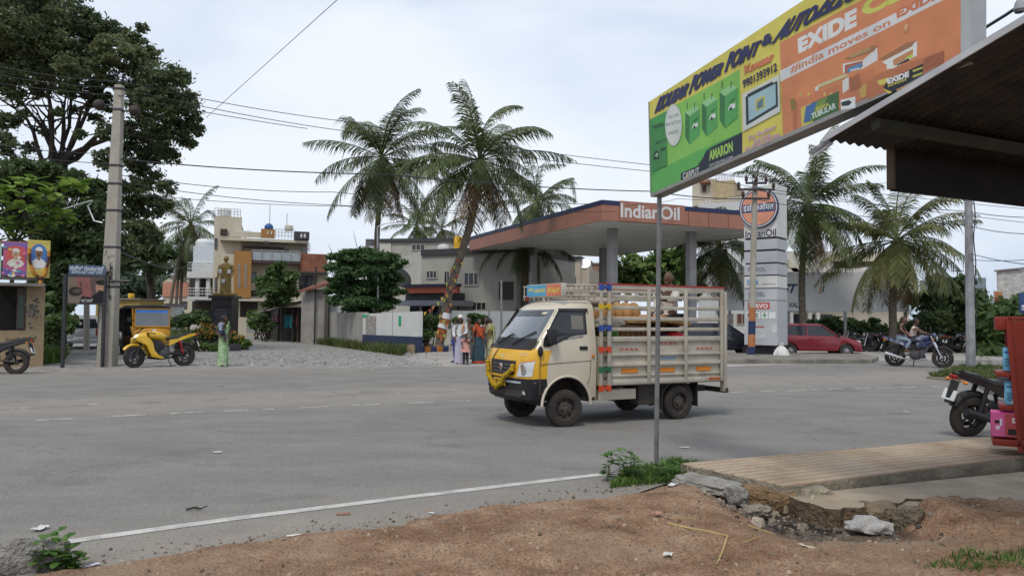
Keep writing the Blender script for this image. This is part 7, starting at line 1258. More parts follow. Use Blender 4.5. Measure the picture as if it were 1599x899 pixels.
# cargo bed
XB0, XB1, HB = -.58, -3.0, .76; CG = mat('cream_cargo_paint', (.41, .375, .31), rough=.55, var=.14, sc=4, stain=.6, stcol=(.22, .175, .13))
q = M(); q.b2((XB1, -HB + .04, .58), (XB0, HB - .04, .64)); q.build('cargo_floor', CG, tk); q = M(); q.b2((XB0 - .02, -HB, .60), (XB0 + .02, HB, 1.33)); q.build('headboard', CG, tk)
q = M(); q.b2((XB1, -HB, .62), (XB1 + .03, HB, 1.31)); q.build('tailgate', CG, tk)
RDP = mat('red_rail_paint', (.36, .035, .025), rough=.5, var=.15); clr = {'blue': mat('blue_clamp', (.03, .07, .28)), 'yellow': mat('yellow_clamp', (.55, .36, .03)), 'red': mat('red_clamp', (.5, .06, .02)), 'green': mat('green_clamp', (.02, .12, .05))}
for s in (-1, 1):
    y = s * HB; q = M(); q.b2((XB1, y - s * .03, .62), (XB0, y, 1.31)); q.build('side_panel', CG, tk)
    for z0, z1, d in ((1.25, 1.33, .03), (1.03, 1.075, .03), (.875, .93, .04), (.72, .745, .025), (.60, .675, .04)):
        q = M(); q.b2((XB1, y, z0), (XB0, y + s * d, z1)); q.build('panel_rib', CG, tk, bevel=.008)
    for x in (-.72, -1.46, -2.20, -2.96): q = M(); q.b2((x - .025, y + s * .012, .60), (x + .025, y + s * .055, 2.06)); q.build('side_post', CG, tk, bevel=.006)
    for z in (1.44, 1.60, 1.77, 1.94): q = M(); q.b2((XB1 + .02, y - s * .03, z - .027), (XB0, y + s * .01, z + .027)); q.build('slat', CG, tk, bevel=.006)
    q = M(); q.b2((XB1 - .02, y - s * .03, 2.05), (XB0 + .02, y + s * .03, 2.11)); q.build('top_rail', CG, tk); q = M(); q.b2((XB1 - .03, y - s * .035, 2.112), (XB0 + .03, y + s * .035, 2.135)); q.build('red_strip', RDP, tk)
    q = M(); q.b2((XB1 - .07, y - s * .06, .42), (XB1 - .01, y + s * .05, 2.06)); q.build('rear_post', CG, tk, bevel=.01)
    q = M()
    for x in (-.53, -.67): q.b2((x - .022, y + s * .065, .56), (x + .022, y + s * .11, 2.10))
    o = q.build('ladder_frame', CG, tk, bevel=.008)
    for z, c in ((2.07, 'blue'), (1.78, 'yellow'), (1.46, 'blue'), (1.14, 'red'), (.84, 'green'), (.56, 'red')):
        q = M(); q.b2((-.695, y + s * .07, z - .018), (-.505, y + s * .113, z + .018)); q.b2((-.558, y + s * .06, z - .045), (-.502, y + s * .117, z + .045)); q.b2((-.698, y + s * .06, z - .045), (-.642, y + s * .117, z + .045)); q.build('clamp', clr[c], o, fix=False)
    for x in (-1.12, -1.85, -2.60): q = M(); q.b2((x - .15, y + s * .041, .785), (x + .15, y + s * .052, .845)) if False else q.b2((x - .15, y + .0005 * s, .775), (x + .15, y + s * .012, .84)); q.build('reflector', ORL, tk)
    q = M(); q.b2((-2.92, y + s * .041, .625), (-2.68, y + s * .05, .665)); q.build('reflector', mat('dark_orange_reflector', (.4, .1, .015), rough=.3), tk)
q = M(); q.b2((XB1 - .09, -HB - .05, .40), (XB1 - .02, HB + .05, .48)); q.build('rear_bumper', GRIME, tk)
for z in (1.6, 2.08): q = M(); q.b2((XB1 - .01, -HB, z - .03), (XB1 + .03, HB, z + .03)); q.build('rear_rail', CG, tk)
for z in (1.5, 1.75, 2.08): q = M(); q.b2((XB0 - .03, -HB, z - .025), (XB0 + .01, HB, z + .025)); q.build('front_rail', CG, tk)
# painted motifs on the side
pr = Print(lambda u, v, w: (u, HB + .0025 + w, v), .001)
for cx_, cz_ in ((-1.1, 1.135), (-1.86, 1.215), (-2.60, 1.135)):
    for k in range(4):
        x = cx_ + .13 - .09 * k; pr.poly([(x + .035 * math.cos(a), cz_ - .02 + .04 * math.sin(a)) for a in [PI * j / 8 for j in range(9)]] + [(x - .02, cz_ - .02), (x - .01 + .02, cz_ + .0)], '#b8402c')
pr.text('ಶ್ರೀಮಾರುತಿ', [(-1.70, .965), (-2.03, .965), (-2.03, 1.025), (-1.70, 1.025)], '#4a80b8', .02); pr.build('painted_motif', tk)
# roof carrier and sign box
q = M()
for s in (-1, 1):
    for z in (1.94, 2.10): q.tube([(.0, s * .6, z), (XB0, s * .66, z)], .015, 6)
    for k in range(7): x = -.02 - .09 * k; q.tube([(x, s * .605, 1.88), (x, s * .61, 2.10)], .011, 5)
for x in (-.02, -.28, -.54): q.tube([(x, -.6, 1.94), (x, .6, 1.94)], .012, 5)
q.build('roof_carrier', CG, tk, fix=False)
q = M(); q.b2((-.06, -.44, 1.93), (.03, .62, 2.125)); sb = q.build('roof_sign', mat('pale_sign_case', (.45, .42, .36)), tk, bevel=.006); pr = Print(lambda u, v, w: (.032 + w, u, v)); pr.rect(-.43, 1.94, .18, 2.115, '#2f9cc8'); pr.rect(.18, 1.94, .61, 2.115, '#d9662a'); pr.text('ಶ್ರೀ ಮಂಜುನಾಥ', [(-.39, 1.985), (.15, 1.985), (.15, 2.08), (-.39, 2.08)], '#e2cf3a', .03); pr.text('ಸ್ವಾಮಿ', [(.22, 1.985), (.57, 1.985), (.57, 2.08), (.22, 2.08)], '#e2cf3a', .03); pr.build('sign_face', sb)
q = M(); q.b2((-.03, -.50, 1.875), (.01, -.46, 1.95)); q.build('marker_lamp', REDL, tk)
# marigold garland on the grille
q = M(); gp = [(-.44, .93), (-.40, .76), (-.28, .63), (-.10, .565), (.08, .62), (.20, .74), (.33, .80), (.42, .90)]
for i in range(len(gp) - 1):
    for k in range(7): t_ = k / 7; y = gp[i][0] + (gp[i + 1][0] - gp[i][0]) * t_; z = gp[i][1] + (gp[i + 1][1] - gp[i][1]) * t_; q.ell((fx(y, z, .055), y + rnd.gauss(0, .008), z + rnd.gauss(0, .008)), .030 + rnd.random() * .010, 0, 8, 6)
gd = q.build('flower_garland', mat('yellow_marigold', (.66, .42, .015), rough=.8, var=.3, sc=30, bump=1.0), None, fix=False); tkm = Matrix.Translation(TRL) @ Matrix.Rotation(TRZ, 4, 'Z'); gd.matrix_world = tkm; tag(gd, 'yellow marigold garland draped over the grille of the goods truck', 'garland')
def onbed(name, label, cat, c): o = emp(name, label, cat, tkm @ V(c), TRZ); return o
TAN2 = mat('tan_upholstery', (.34, .19, .075), rough=.75, var=.2, sc=4); BR2 = mat('brown_upholstery', (.13, .06, .025), rough=.7, var=.2)
e = onbed('sofa', 'tan tufted sofa loaded in the truck bed', 'sofa', (-1.5, -.12, .78)); q = M(); q.b2((-.72, -.42, .42), (.72, .42, .72)); q.build('seat_base', BR2, e, bevel=.05); q = M(); q.b2((-.6, -.38, .73), (.6, .38, .86)); q.build('seat_cushion', TAN2, e, bevel=.05)
q = M(); q.b2((-.72, -.46, .70), (.72, -.34, 1.06)); q.build('backrest', TAN2, e, bevel=.05)
for k in range(8): q = M(); q.ell((-.63 + .18 * k, -.37, .92), (.115, .15, .19), 0, 14, 10); q.build('back_tuft', TAN2, e)
for s in (-1, 1): q = M(); q.lathe([(.02, -.42), (.09, -.42), (.095, 0), (.09, .42), (.02, .42)], (s * .68, 0, .80), 'y', 18); q.build('arm_rest', TAN2, e)
e = onbed('furniture_slab', 'honey coloured padded bench top resting on the sofa in the truck', 'furniture', (-1.95, .35, 1.50)); q = M(); q.loft([[(x, y, z + .05 * math.sin((x + .4) * 3)) for y, z in ((-.28, 0), (.28, 0), (.28, .07), (-.28, .07))] for x in [-.5 + .1 * k for k in range(11)]]); q.build('top', mat('honey_upholstery', (.42, .26, .10), rough=.7, var=.15), e, bevel=.015)
e = onbed('crate', 'dark brown slatted wooden bench low in the truck bed behind the side slats', 'bench', (-1.2, .5, .64)); q = M(); q.b2((-.45, -.12, 0), (.45, .12, .12)); q.build('base', BR2, e)
for k in range(9): q = M(); q.b2((-.44 + .1 * k, -.12, .122), (-.36 + .1 * k, .12, .86)); q.build('slat', BR2, e, bevel=.01)
def bundle(name, label, cat, c, r, m, seed):
    q = M(); n = 14; rings = []
    for k in range(8): th = PI * (k + .4) / 8.4; rings.append([(r[0] * math.sin(th) * math.cos(2 * PI * j / n) * (1 + .16 * noise.noise(V((j * .9, k * .8, seed)))), r[1] * math.sin(th) * math.sin(2 * PI * j / n) * (1 + .16 * noise.noise(V((j * .7, k, seed + 3)))), -r[2] * math.cos(th) * (1 + .12 * noise.noise(V((j, k * .6, seed + 5))))) for j in range(n)])
    q.loft(rings); o = q.build(name, m, None, smooth=60); o.matrix_world = Matrix.Translation(tkm @ V(c)) @ Matrix.Rotation(TRZ, 4, 'Z'); return tag(o, label, cat)
bundle('cloth_bundle', 'pale grey cloth bundle stuffed at the front of the truck bed', 'bundle', (-.95, .45, 1.52), (.28, .2, .12), mat('pale_cloth', (.42, .38, .34), rough=.95, var=.25), 1); bundle('cloth_bundle', 'dusty pink grey cloth roll on top of the sofa back', 'bundle', (-.95, .2, 1.86), (.24, .2, .09), mat('dusty_cloth', (.3, .24, .21), rough=.95, var=.3), 2)
bundle('bag', 'bright red bag low in the rear of the truck bed', 'bag', (-2.28, .45, 1.28), (.24, .2, .12), mat('red_bag', (.5, .03, .04), rough=.6, var=.2), 3); bundle('bag', 'small navy bag next to the red bag in the truck bed', 'bag', (-2.0, .5, 1.26), (.1, .1, .1), mat('navy_bag', (.03, .04, .1)), 4)
e = onbed('banana_bunch', 'green banana bunch hung behind the front slats of the truck', 'bananas', (-.85, .6, 1.42))
for k in range(9): q = M(); a = -.9 + .22 * k; q.tube([(.0 + .02 * k - .1, 0, .02), (.03 * k - .12, .05, -.06), (.035 * k - .15, .04, -.16)], [.012, .022, .008], 7); q.build('banana', mat('green_banana', (.06, .17, .03), rough=.5, var=.2), e)

# ---------- cars ----------
def car(name, label, loc_, rz, paint, L=3.7, W_=1.64, Hh=1.46, wb=2.4, sedan=False, rimc=ALU, tail='hatch', group=None):
    e = emp(name, label, 'car', loc_, rz, group); hw = W_ / 2; xf, xr = L / 2, -L / 2; wf, wrr = wb / 2 + .02, -wb / 2 + .02; r_ = .285; zb_ = .90
    def arc(cx): return [(cx + .335 * math.cos(a), .27 + .335 * math.sin(a)) for a in [PI * k / 10 for k in range(11)]]
    pts = [(xr + .08, .28)] + [p for p in reversed(arc(wrr))] + [p for p in reversed(arc(wf))] + [(xf - .10, .25), (xf, .38), (xf + .01, .55), (xf - .05, .66), (xf - .25, .76), (xf - .85, .92)]
    pts += ([(xr + .95, .96), (xr + .3, .95), (xr + .04, .88), (xr, .6), (xr + .02, .4)] if sedan else [(xr + .12, .96), (xr + .02, .84), (xr, .5), (xr + .03, .36)])
    q = M(); q.ext(pts, -hw, hw); b_ = q.build('body', [paint, BLK], e, bevel=.055)
    gx0, gx1 = (xr + .55 if sedan else xr + .10), xf - .88; rx0, rx1 = (gx0 + .42 if sedan else gx0 + .22), gx1 - .72
    q = M(); f = lambda x0, x1, w_, z: [(x0, -w_, z), (x1 - .1, -w_, z), (x1, -w_ * .6, z), (x1, w_ * .6, z), (x1 - .1, w_, z), (x0, w_, z)]
    q.loft([f(gx0, gx1, hw * .93, .90), f(rx0, rx1 + .02, hw * .76, Hh - .08)]); q.build('glasshouse', GLS, e, smooth=20)
    q = M(); q.loft([f(rx0 - .03, rx1 + .06, hw * .78, Hh - .10), f(rx0 - .01, rx1 + .02, hw * .76, Hh - .03), f(rx0 + .15, rx1 - .12, hw * .6, Hh)]); q.build('roof', paint, e, smooth=60)
    q = M()
    for s in (-1, 1):
        for (xa, ya, xb, yb) in ((gx1 - .1, .94, rx1 - .08, .775), (gx1, .58, rx1 + .02, .47)) if False else ((gx1 - .1, .945, rx1 - .06, .775),): q.tube([(xa, s * hw * ya, .90), (xb, s * hw * yb, Hh - .07)], .035, 6)
        q.tube([(gx0 + .02, s * hw * .93, .90), (rx0, s * hw * .77, Hh - .07)], .05, 6); xm = (gx0 + gx1) / 2 - .05; q.tube([(xm, s * hw * .94, .90), (xm - .04, s * hw * .78, Hh - .07)], .035, 6)
        if not sedan: q.tube([(gx0 + .45, s * hw * .94, .90), (gx0 + .5, s * hw * .77, Hh - .07)], .03, 6)
    q.build('pillar', paint, e, fix=False)
    for s in (-1, 1):
        wheel(e, (wf, s * (hw - .09), r_), r_, .17, rimc, 0, 'disc', s); wheel(e, (wrr, s * (hw - .09), r_), r_, .17, rimc, 0, 'disc', s)
        q = M(); q.ell((gx1 - .12, s * (hw + .07), .98), (.06, .1, .07)); q.build('mirror', BLK, e)
        q = M(); q.ell((xf - .14, s * (hw - .24), .66), (.17, .17, .085)); q.build('headlight', LENS, e)
        q = M(); q.b2((xr - .012, s * (hw - .2), .62), (xr + .1, s * (hw - .015), .62 + (.32 if not sedan else .2))); q.build('tail_light', REDL, e, bevel=.03)
        q = M(); q.b2((wrr + .36, s * (hw + .001), .56), (wf - .36, s * (hw + .012), .60)); q.build('door_moulding', BLK if sedan else paint, e)
        for x in (xm, gx1 - .25, gx0 + .5): q = M(); q.tube([(x, s * (hw + .001), .32), (x, s * (hw + .001), .88)], .005, 4); q.build('door_seam', BLK, e, fix=False)
        q = M(); q.b2((xm + .08, s * (hw + .002), .80), (xm + .24, s * (hw + .02), .83)); q.build('door_handle', paint, e)
    q = M(); q.b2((xf - .03, -hw * .5, .42), (xf + .025, hw * .5, .55)); q.build('grille', BLK, e); q = M(); q.b2((xr - .02, -.26, .46), (xr, .26, .57)); q.build('number_plate', mat('white_plate', (.6, .6, .58)), e)
    q = M(); q.b2((xr - .05, -hw * .96, .30), (xr + .06, hw * .96, .48)); q.build('bumper', paint if not sedan else BLK, e, bevel=.03); q = M(); q.b2((xf - .12, -hw * .96, .24), (xf + .035, hw * .96, .40)); q.build('bumper', paint, e, bevel=.04); return e
MAR = mat('maroon_car_paint', (.19, .017, .027), rough=.25, var=.08, coat=.6); SIL = mat('silver_car_paint', (.42, .43, .45), rough=.3, metal=.5, var=.06, coat=.4); NVB = mat('midnight_car_paint', (.012, .014, .022), rough=.2, var=.1, coat=.6)
car('hatchback_car', 'maroon hatchback car parked half behind the price tower', at(1268, 34.4, 553), R(-3), MAR, 3.75)
car('sedan_car', 'dark blue black sedan seen between the truck and the price tower', at(1118, 34.6, 553), R(-4), NVB, 4.2, 1.68, 1.44, 2.5, True)
e = car('hatchback_car', 'silver hatchback car seen from behind under the left trees', at(132, 36.5, 541), R(113), SIL, 3.7)
q = M(); q.b2((-1.85 + .04, -.5, 1.0), (-1.85 + .10, .5, 1.3)); q.build('rear_window', GLS, e); pr = Print(lambda u, v, w: (-1.815 - w, -u, v)); pr.rect(-.05, 1.10, .05, 1.24, '#c8c8c4'); pr.build('sticker', e)

# ---------- auto rickshaw ----------
e = emp('auto_rickshaw', 'black and yellow auto rickshaw with blue topped windscreen behind the sport motorcycle', 'auto rickshaw', at(226, 30.8, 549), math.atan2(-.76, .65)); e.scale = (1.13,) * 3; AY = mat('rickshaw_yellow', (.52, .25, .02), rough=.45, var=.12, stain=.2, stcol=(.3, .16, .05))
hw = .64
q = M(); rg = []
for x, zt_, w_ in ((-1.25, 1.55, .60), (-1.1, 1.68, .64), (-.3, 1.76, .66), (.45, 1.76, .66), (.72, 1.76, .62), (.79, 1.74, .60)): rg.append([(x, -w_, zt_ - .12), (x, -w_ * .9, zt_ - .03), (x, 0, zt_), (x, w_ * .9, zt_ - .03), (x, w_, zt_ - .12), (x, 0, zt_ - .08)])
q.loft(rg); q.build('hood', mat('black_canvas', (.03, .03, .033), rough=.85, var=.25), e)
q = M(); q.ext([(-1.25, .35), (-1.32, .9), (-1.2, 1.55), (-1.05, 1.55), (-1.05, .35)], -.62, .62); q.build('rear_body', mat('black_canvas', (.03, .03, .033)), e, bevel=.03)
for s in (-1, 1): q = M(); q.ext([(-1.1, .32), (-1.1, .82), (-.35, .78), (-.30, .32)], s * .60, s * .64); q.build('side_panel', GBK, e, bevel=.01); q = M(); q.tube([(.74, s * .58, .9), (.66, s * .6, 1.62)], .03, 6); q.build('pillar', AY, e); q = M(); q.tube([(-.3, s * .62, .5), (-.3, s * .63, 1.62)], .02, 6); q.build('pillar', GBK, e)
q = M(); q.b2((-1.1, -.6, .28), (.75, .6, .34)); q.build('floor', BLK, e); q = M(); q.b2((-1.0, -.55, .34), (-.5, .55, .66)); q.build('seat', BR2, e, bevel=.04); q = M(); q.b2((-.1, -.3, .34), (.25, .3, .72)); q.build('seat', BLK, e, bevel=.04)
q = M(); q.loft([[(x0 + f_ * dx, w_ * j, z) for j, dx in ((-1, -.16), (-.7, -.04), (0, 0), (.7, -.04), (1, -.16))] + [(x0 - .35, w_, z), (x0 - .35, -w_, z)] for z, x0, w_, f_ in ((.34, .92, .45, 1), (.5, 1.0, .54, 1), (.75, .98, .6, 1), (.95, .86, .62, 1), (1.0, .80, .62, 1))]); q.build('front_cowl', AY, e)
q = M(); q.add([(.835, -.56, 1.0), (.835, .56, 1.0), (.765, .54, 1.6), (.765, -.54, 1.6)], [(0, 1, 2, 3)]); ws_ = q.build('windscreen', WSG, e, smooth=0); q = M(); q.add([(.783, -.54, 1.48), (.783, .54, 1.48), (.771, .53, 1.6), (.771, -.53, 1.6)], [(0, 1, 2, 3)]); q.build('sun_strip', mat('blue_film', (.05, .2, .55), rough=.3), ws_, smooth=0)
q = M(); q.tube([(.84, -.57, 1.0), (.77, -.55, 1.61), (.77, .55, 1.61), (.84, .57, 1.0), (.84, -.57, 1.0)], .025, 6); q.build('windscreen_frame', AY, e)
q = M(); q.lathe([(.0, .08), (.075, .07), (.085, .0), (.05, -.06)], (.99, 0, .84), 'x', 16); q.build('headlight', CHR, e); q = M(); q.b2((1.0, .2, .48), (1.03, .48, .68)); q.build('number_plate', AY, e); q = M(); q.b2((.86, -.5, .30), (1.02, .5, .36)); q.build('bumper', BLK, e)
for s in (-1, 1): q = M(); q.tube([(.82, s * .58, 1.2), (.9, s * .74, 1.25)], .012, 5); q.box((.9, s * .76, 1.25), (.04, .12, .16)); q.build('mirror', BLK, e)
wheel(e, (.85, 0, .22), .22, .1, BLK, .2, 'disc', 1)
for s in (-1, 1): wheel(e, (-.85, s * .52, .22), .22, .1, BLK, 0, 'disc', s)

# ---------- motorcycles ----------
def motorbike(name, label, loc_, rz, tank, side_, sport=False, lean=0.0, steer=0.0, rim=None, style='alloy', group=None, tailc=None, rear_plate=True):
    e = emp(name, label, 'motorcycle', loc_, rz, group); e.rotation_euler = (lean, 0, rz); rim = rim or mat('dark_alloy', (.05, .05, .055), rough=.4, metal=.5); r_ = .30; xf, xr = .68, -.66; tailc = tailc or side_
    hb_ = .09 if sport else 0
    wheel(e, (xf, 0, r_), r_, .10, rim, steer, style, 1); wheel(e, (xr, 0, r_), r_, .12, rim, 0, style, 1)
    q = M(); q.tube([(.30, 0, .86), (.10, 0, .5), (-.18, 0, .42), (-.28, 0, .7), (-.30, 0, .74)], .03, 7); q.tube([(.32, 0, .82), (.0, 0, .76), (-.35, 0, .76), (-.86, 0, .88)], .026, 7); q.build('frame', BLK, e, fix=False)
    q = M(); q.b2((-.22, -.15, .28), (.20, .15, .50)); q.lathe([(.13, -.19), (.15, -.1), (.15, .1), (.13, .19)], (-.06, 0, .36), 'y', 16); q.build('engine', mat('engine_grey', (.07, .07, .075), rough=.5, metal=.5, var=.3), e, bevel=.02)
    q = M()
    for k in range(6): q.box((.14 + .012 * k, 0, .48 + .034 * k), (.2, .24, .016), 0, Matrix.Rotation(R(-15), 3, 'Y'))
    q.build('cooling_fin', mat('fin_metal', (.12, .12, .12), rough=.5, metal=.6), e, fix=False)
    for s in (-1, 1): q = M(); q.tube([(xr, s * .09, r_), (-.24, s * .09, .38)], .025, 6); q.build('swingarm', BLK, e); q = M(); q.tube([(xr + .06, s * .11, r_ + .06), (-.50, s * .11, .72)], [.028, .034], 8); q.build('shock_absorber', REDL if sport else BLK, e)
    for s in (-1, 1): q = M(); q.tube([(xf, s * .08, r_), (.44, s * .085, .80), (.38, s * .085, .98)], [.026, .024, .022], 8); q.build('fork', CHR if not sport else BLK, e)
    q = M(); n = 12; q.loft([[(x, w_ * math.cos(2 * PI * j / n), z0 + h_ * math.sin(2 * PI * j / n)) for j in range(n)] for x, w_, h_, z0 in ((.36, .06, .05, .88), (.30, .13, .10, .88), (.14, .165, .14, .87), (-.04, .14, .125, .84), (-.16, .09, .08, .80))]); q.build('fuel_tank', tank, e, smooth=70)
    q = M(); q.loft([[(x, -w_, z), (x, -w_ * .9, z + .05), (x, 0, z + .065), (x, w_ * .9, z + .05), (x, w_, z), (x, 0, z - .03)] for x, w_, z in ((-.06, .09, .77), (-.22, .13, .765), (-.44, .135, .79), (-.62, .11, .86), (-.84, .07, .90))]); q.build('seat', BLK, e, smooth=50)
    q = M(); q.loft([[(x, -w_, z), (x, -w_ * .9, z + h_), (x, w_ * .9, z + h_), (x, w_, z)] for x, w_, z, h_ in ((-.22, .13, .58, .17), (-.5, .13, .72, .10), (-.8, .09, .82, .09), (-.98, .05, .88, .06))]); q.build('tail_panel', tailc, e, smooth=30)
    q = M(); q.box((-.99, 0, .88), (.05, .12, .06)); q.build('tail_light', REDL, e, bevel=.01)
    q = M(); q.tube([(xr + .335 * math.cos(a), 0, r_ + .335 * math.sin(a)) for a in [R(40 + 14 * k) for k in range(9)]], .05, 7, sx=1.5); q.build('rear_fender', BLK, e); q = M(); q.tube([(xf + .325 * math.cos(a), 0, r_ + .325 * math.sin(a)) for a in [R(35 + 13 * k) for k in range(9)]], .045, 7, sx=1.5); q.build('front_fender', side_ if sport else BLK, e)
    if rear_plate: q = M(); q.box((-1.03, 0, .62), (.02, .22, .15), 0, Matrix.Rotation(R(20), 3, 'Y')); q.build('number_plate', mat('white_plate', (.6, .6, .58)), e); q = M(); q.tube([(-.95, 0, .82), (-1.0, 0, .66), (-1.04, 0, .5)], .04, 6, sx=2); q.build('mud_guard', BLK, e)
    q = M(); q.tube([(.22, -.12, .42), (.28, -.14, .26), (-.1, -.16, .22), (-.40, -.18, .27)], .024, 7); q.tube([(-.40, -.18, .27), (-.9, -.19, .42)], [.045, .055], 10); q.build('exhaust', BLK if (sport or tank is GBK) else CHR, e, fix=False)
    q = M(); q.tube([(.24, -.36, .99 - hb_), (.32, -.26, 1.02 - hb_), (.37, 0, 1.0 - hb_), (.32, .26, 1.02 - hb_), (.24, .36, .99 - hb_)], .016, 7); q.build('handlebar', BLK, e)
    for s in (-1, 1):
        if not sport: q = M(); q.tube([(.32, s * .26, 1.02), (.30, s * .36, 1.18)], .008, 5); q.ell((.29, s * .39, 1.21), (.02, .075, .05)); q.build('mirror', BLK, e, fix=False); q = M(); q.ell((.46, s * .18, .86), (.03, .04, .025)); q.build('indicator', ORL, e); q = M(); q.ell((-.93, s * .16, .82), (.03, .04, .025)); q.tube([(-.9, 0, .84), (-.93, s * .14, .82)], .01, 5); q.build('indicator', ORL if not sport else LENS, e)
        q = M(); q.tube([(-.1, s * .12, .32), (-.1, s * .26, .32)], .014, 6); q.build('footpeg', BLK, e)
    q = M(); q.tube([(-.12, .14, .3), (-.2, .34 if not sport else .30, .01)], .014, 6); q.build('side_stand', BLK, e)
    if not sport:
        q = M(); q.lathe([(.02, -.1), (.085, -.06), (.095, .04), (.085, .06)], (.47, 0, .90), 'x', 16); h_ = q.build('headlight', BLK, e); q = M(); q.lathe([(.08, 0), (.05, .02), (.0, .03)], (.532, 0, .90), 'x', 16); q.build('lens', LENS, h_)
        q = M(); q.box((.44, 0, 1.01), (.12, .2, .1), 0, None, .7); q.build('instrument_cowl', side_, e, bevel=.02)
        q = M(); q.loft([[(x, s_ * w_, z) for s_, z in ((-1, z0), (-1, z1), (1, z1), (1, z0))] for x, w_, z0, z1 in ((.40, .13, .72, .84), (.18, .185, .62, .80), (-.02, .16, .64, .76))]); q.build('shroud', side_, e, bevel=.015)
    else:
        for s in (-1, 1):
            for pts_, m_, w0 in (([(.62, .86), (.70, .82), (.66, .72), (.42, .60), (.34, .42), (.28, .28), (.0, .21), (-.08, .25), (.10, .33), (.20, .46), (.24, .66), (.30, .76), (.42, .86)], side_, .16), ([(.30, .74), (.02, .72), (-.10, .50), (-.02, .30), (.10, .34), (.19, .47), (.23, .66)], BLK, .145), ([(.10, .72), (.0, .64), (-.06, .42), (.08, .40), (.14, .56)], BLK, .15)):
                q = M(); q.ext(pts_, s * w0, s * (w0 + .03)); q.build('fairing', m_, e, bevel=.012)
        q = M(); q.loft([[(x, -w_, z0), (x, -w_ * .6, z1), (x, w_ * .6, z1), (x, w_, z0), (x, w_ * .5, z0 - .1), (x, -w_ * .5, z0 - .1)] for x, w_, z0, z1 in ((.40, .18, .86, .98), (.62, .16, .82, .92), (.76, .06, .76, .80))]); q.build('nose_cowl', side_, e, smooth=30); q = M(); q.add([(.64, -.1, .92), (.64, .1, .92), (.42, .13, 1.10), (.42, -.13, 1.10)], [(0, 1, 2, 3)]); q.build('visor', GLS, e, smooth=0)
        for s in (-1, 1): q = M(); q.ell((.70, s * .07, .80), (.05, .05, .03)); q.build('headlight', LENS, e)
    return e
YB = mat('yellow_bike_paint', (.60, .36, .018), rough=.3, var=.06, coat=.4)
pf, pb = G(207, 574), G(291, 571); d_ = (pf - pb); rzb = math.atan2(d_.y, d_.x); mid = (pf + pb) / 2
motorbike('sport_motorcycle', 'yellow and black sport motorcycle parked facing left before the rickshaw', mid, rzb, YB, YB, True, R(-6) if False else R(5), R(14), tailc=YB).scale = (1.1,) * 3
# motorcycle cut by left edge (seen from its rear wheel side)
pb = G(18, 584); motorbike('motorcycle', 'dark classic motorcycle cut by the left edge before the tan building', pb + V((-.55, -.12, 0)) , R(192), GBK, BLK, False, R(6), 0, style='wire')
# ridden motorcycle on the road at right
pr_, pf_ = G(1410, 572), G(1458, 574); cxy = (pr_ + pf_) / 2; RB = cxy; RZ = math.atan2((pf_ - pr_).y, (pf_ - pr_).x)
BWP = mat('blue_white_graphic', (.02, .03, .09), rough=.3, var=.9, sc=9, stain=.9, stcol=(.5, .52, .58), coat=.3)
motorbike('motorcycle', 'blue and white motorcycle ridden to the right by two men', RB, RZ, BWP, BWP, False, 0, 0).scale = (1.12,) * 3
# black motorcycle at the pavement
motorbike('motorcycle', 'black motorcycle parked behind the red rack, tail toward the road', G(1513, 681) + V((.60, .15, 0)), R(13), GBK, GBK, False, R(8), R(10), group=None).scale = (.97,) * 3
# parked motorcycles by the wall
PB = [(1338, 40.5, 150, 'black parked motorcycle nearest the maroon car, by the low wall'), (1364, 40.2, 200, 'dark parked motorcycle between the banner post and the riders'), (1388, 40.6, 165, 'parked motorcycle just behind the two riders, left of them'), (1452, 39.5, 20, 'black parked motorcycle right of the riders, facing right'), (1474, 39.8, 155, 'parked motorcycle with pale cover panel left of the metal pole'), (1492, 39.4, 30, 'dark parked motorcycle directly left of the metal pole'), (1528, 39.2, 160, 'black parked motorcycle just right of the metal pole')]
mb0 = None
for i, (x, Y, a, lb) in enumerate(PB):
    if mb0 is None: mb0 = motorbike('motorcycle', lb, at(x, Y, 545), R(a), GBK, GBK, False, R(6), R(15), group='motorcycles parked by the low wall')
    else: c = copy_tree(mb0); c.location = at(x, Y, 545); c.rotation_euler = (R(6), 0, R(a)); c['label'] = lb
q = Fac('cart', 'white panelled handcart behind the motorcycles at the metal pole', 'cart', at(1482, 41), at(1535, 41)); q.blk('panel', WHT, 1482, 527, 1534, 543, 0, .6, bevel=.02)
for xa in (1488, 1528): m_ = M(); a, z = q.xz(xa, 541); m_.lathe([(.02, -.03), (.28, -.03), (.28, .03), (.02, .03)], (a, -.05, .28), 'y', 18); m_.build('wheel', TYR, q.e)
# ================= people =================
def skinmesh(nodes, edges, root, sub=1):
    bm = bmesh.new(); ly = bm.verts.layers.skin.verify(); vs = {}
    for k, (p, r) in nodes.items():
        v = bm.verts.new(p); v[ly].radius = (r, r) if not isinstance(r, tuple) else r; v[ly].use_root = (k == root); vs[k] = v
    for a, b in edges: bm.edges.new((vs[a], vs[b]))
    me = bpy.data.meshes.new('sk'); bm.to_mesh(me); bm.free(); o = bpy.data.objects.new('sk', me); C.objects.link(o)
    m = o.modifiers.new('s', 'SKIN'); m.use_smooth_shade = True; m.branch_smoothing = .6; u = o.modifiers.new('u', 'SUBSURF'); u.levels = u.render_levels = sub
    bpy.context.view_layer.update(); me2 = bpy.data.meshes.new_from_object(o.evaluated_get(bpy.context.evaluated_depsgraph_get()))
    v = [tuple(x.co) for x in me2.vertices]; f = [tuple(p.vertices) for p in me2.polygons]; bpy.data.objects.remove(o); bpy.data.meshes.remove(me); bpy.data.meshes.remove(me2); return v, f
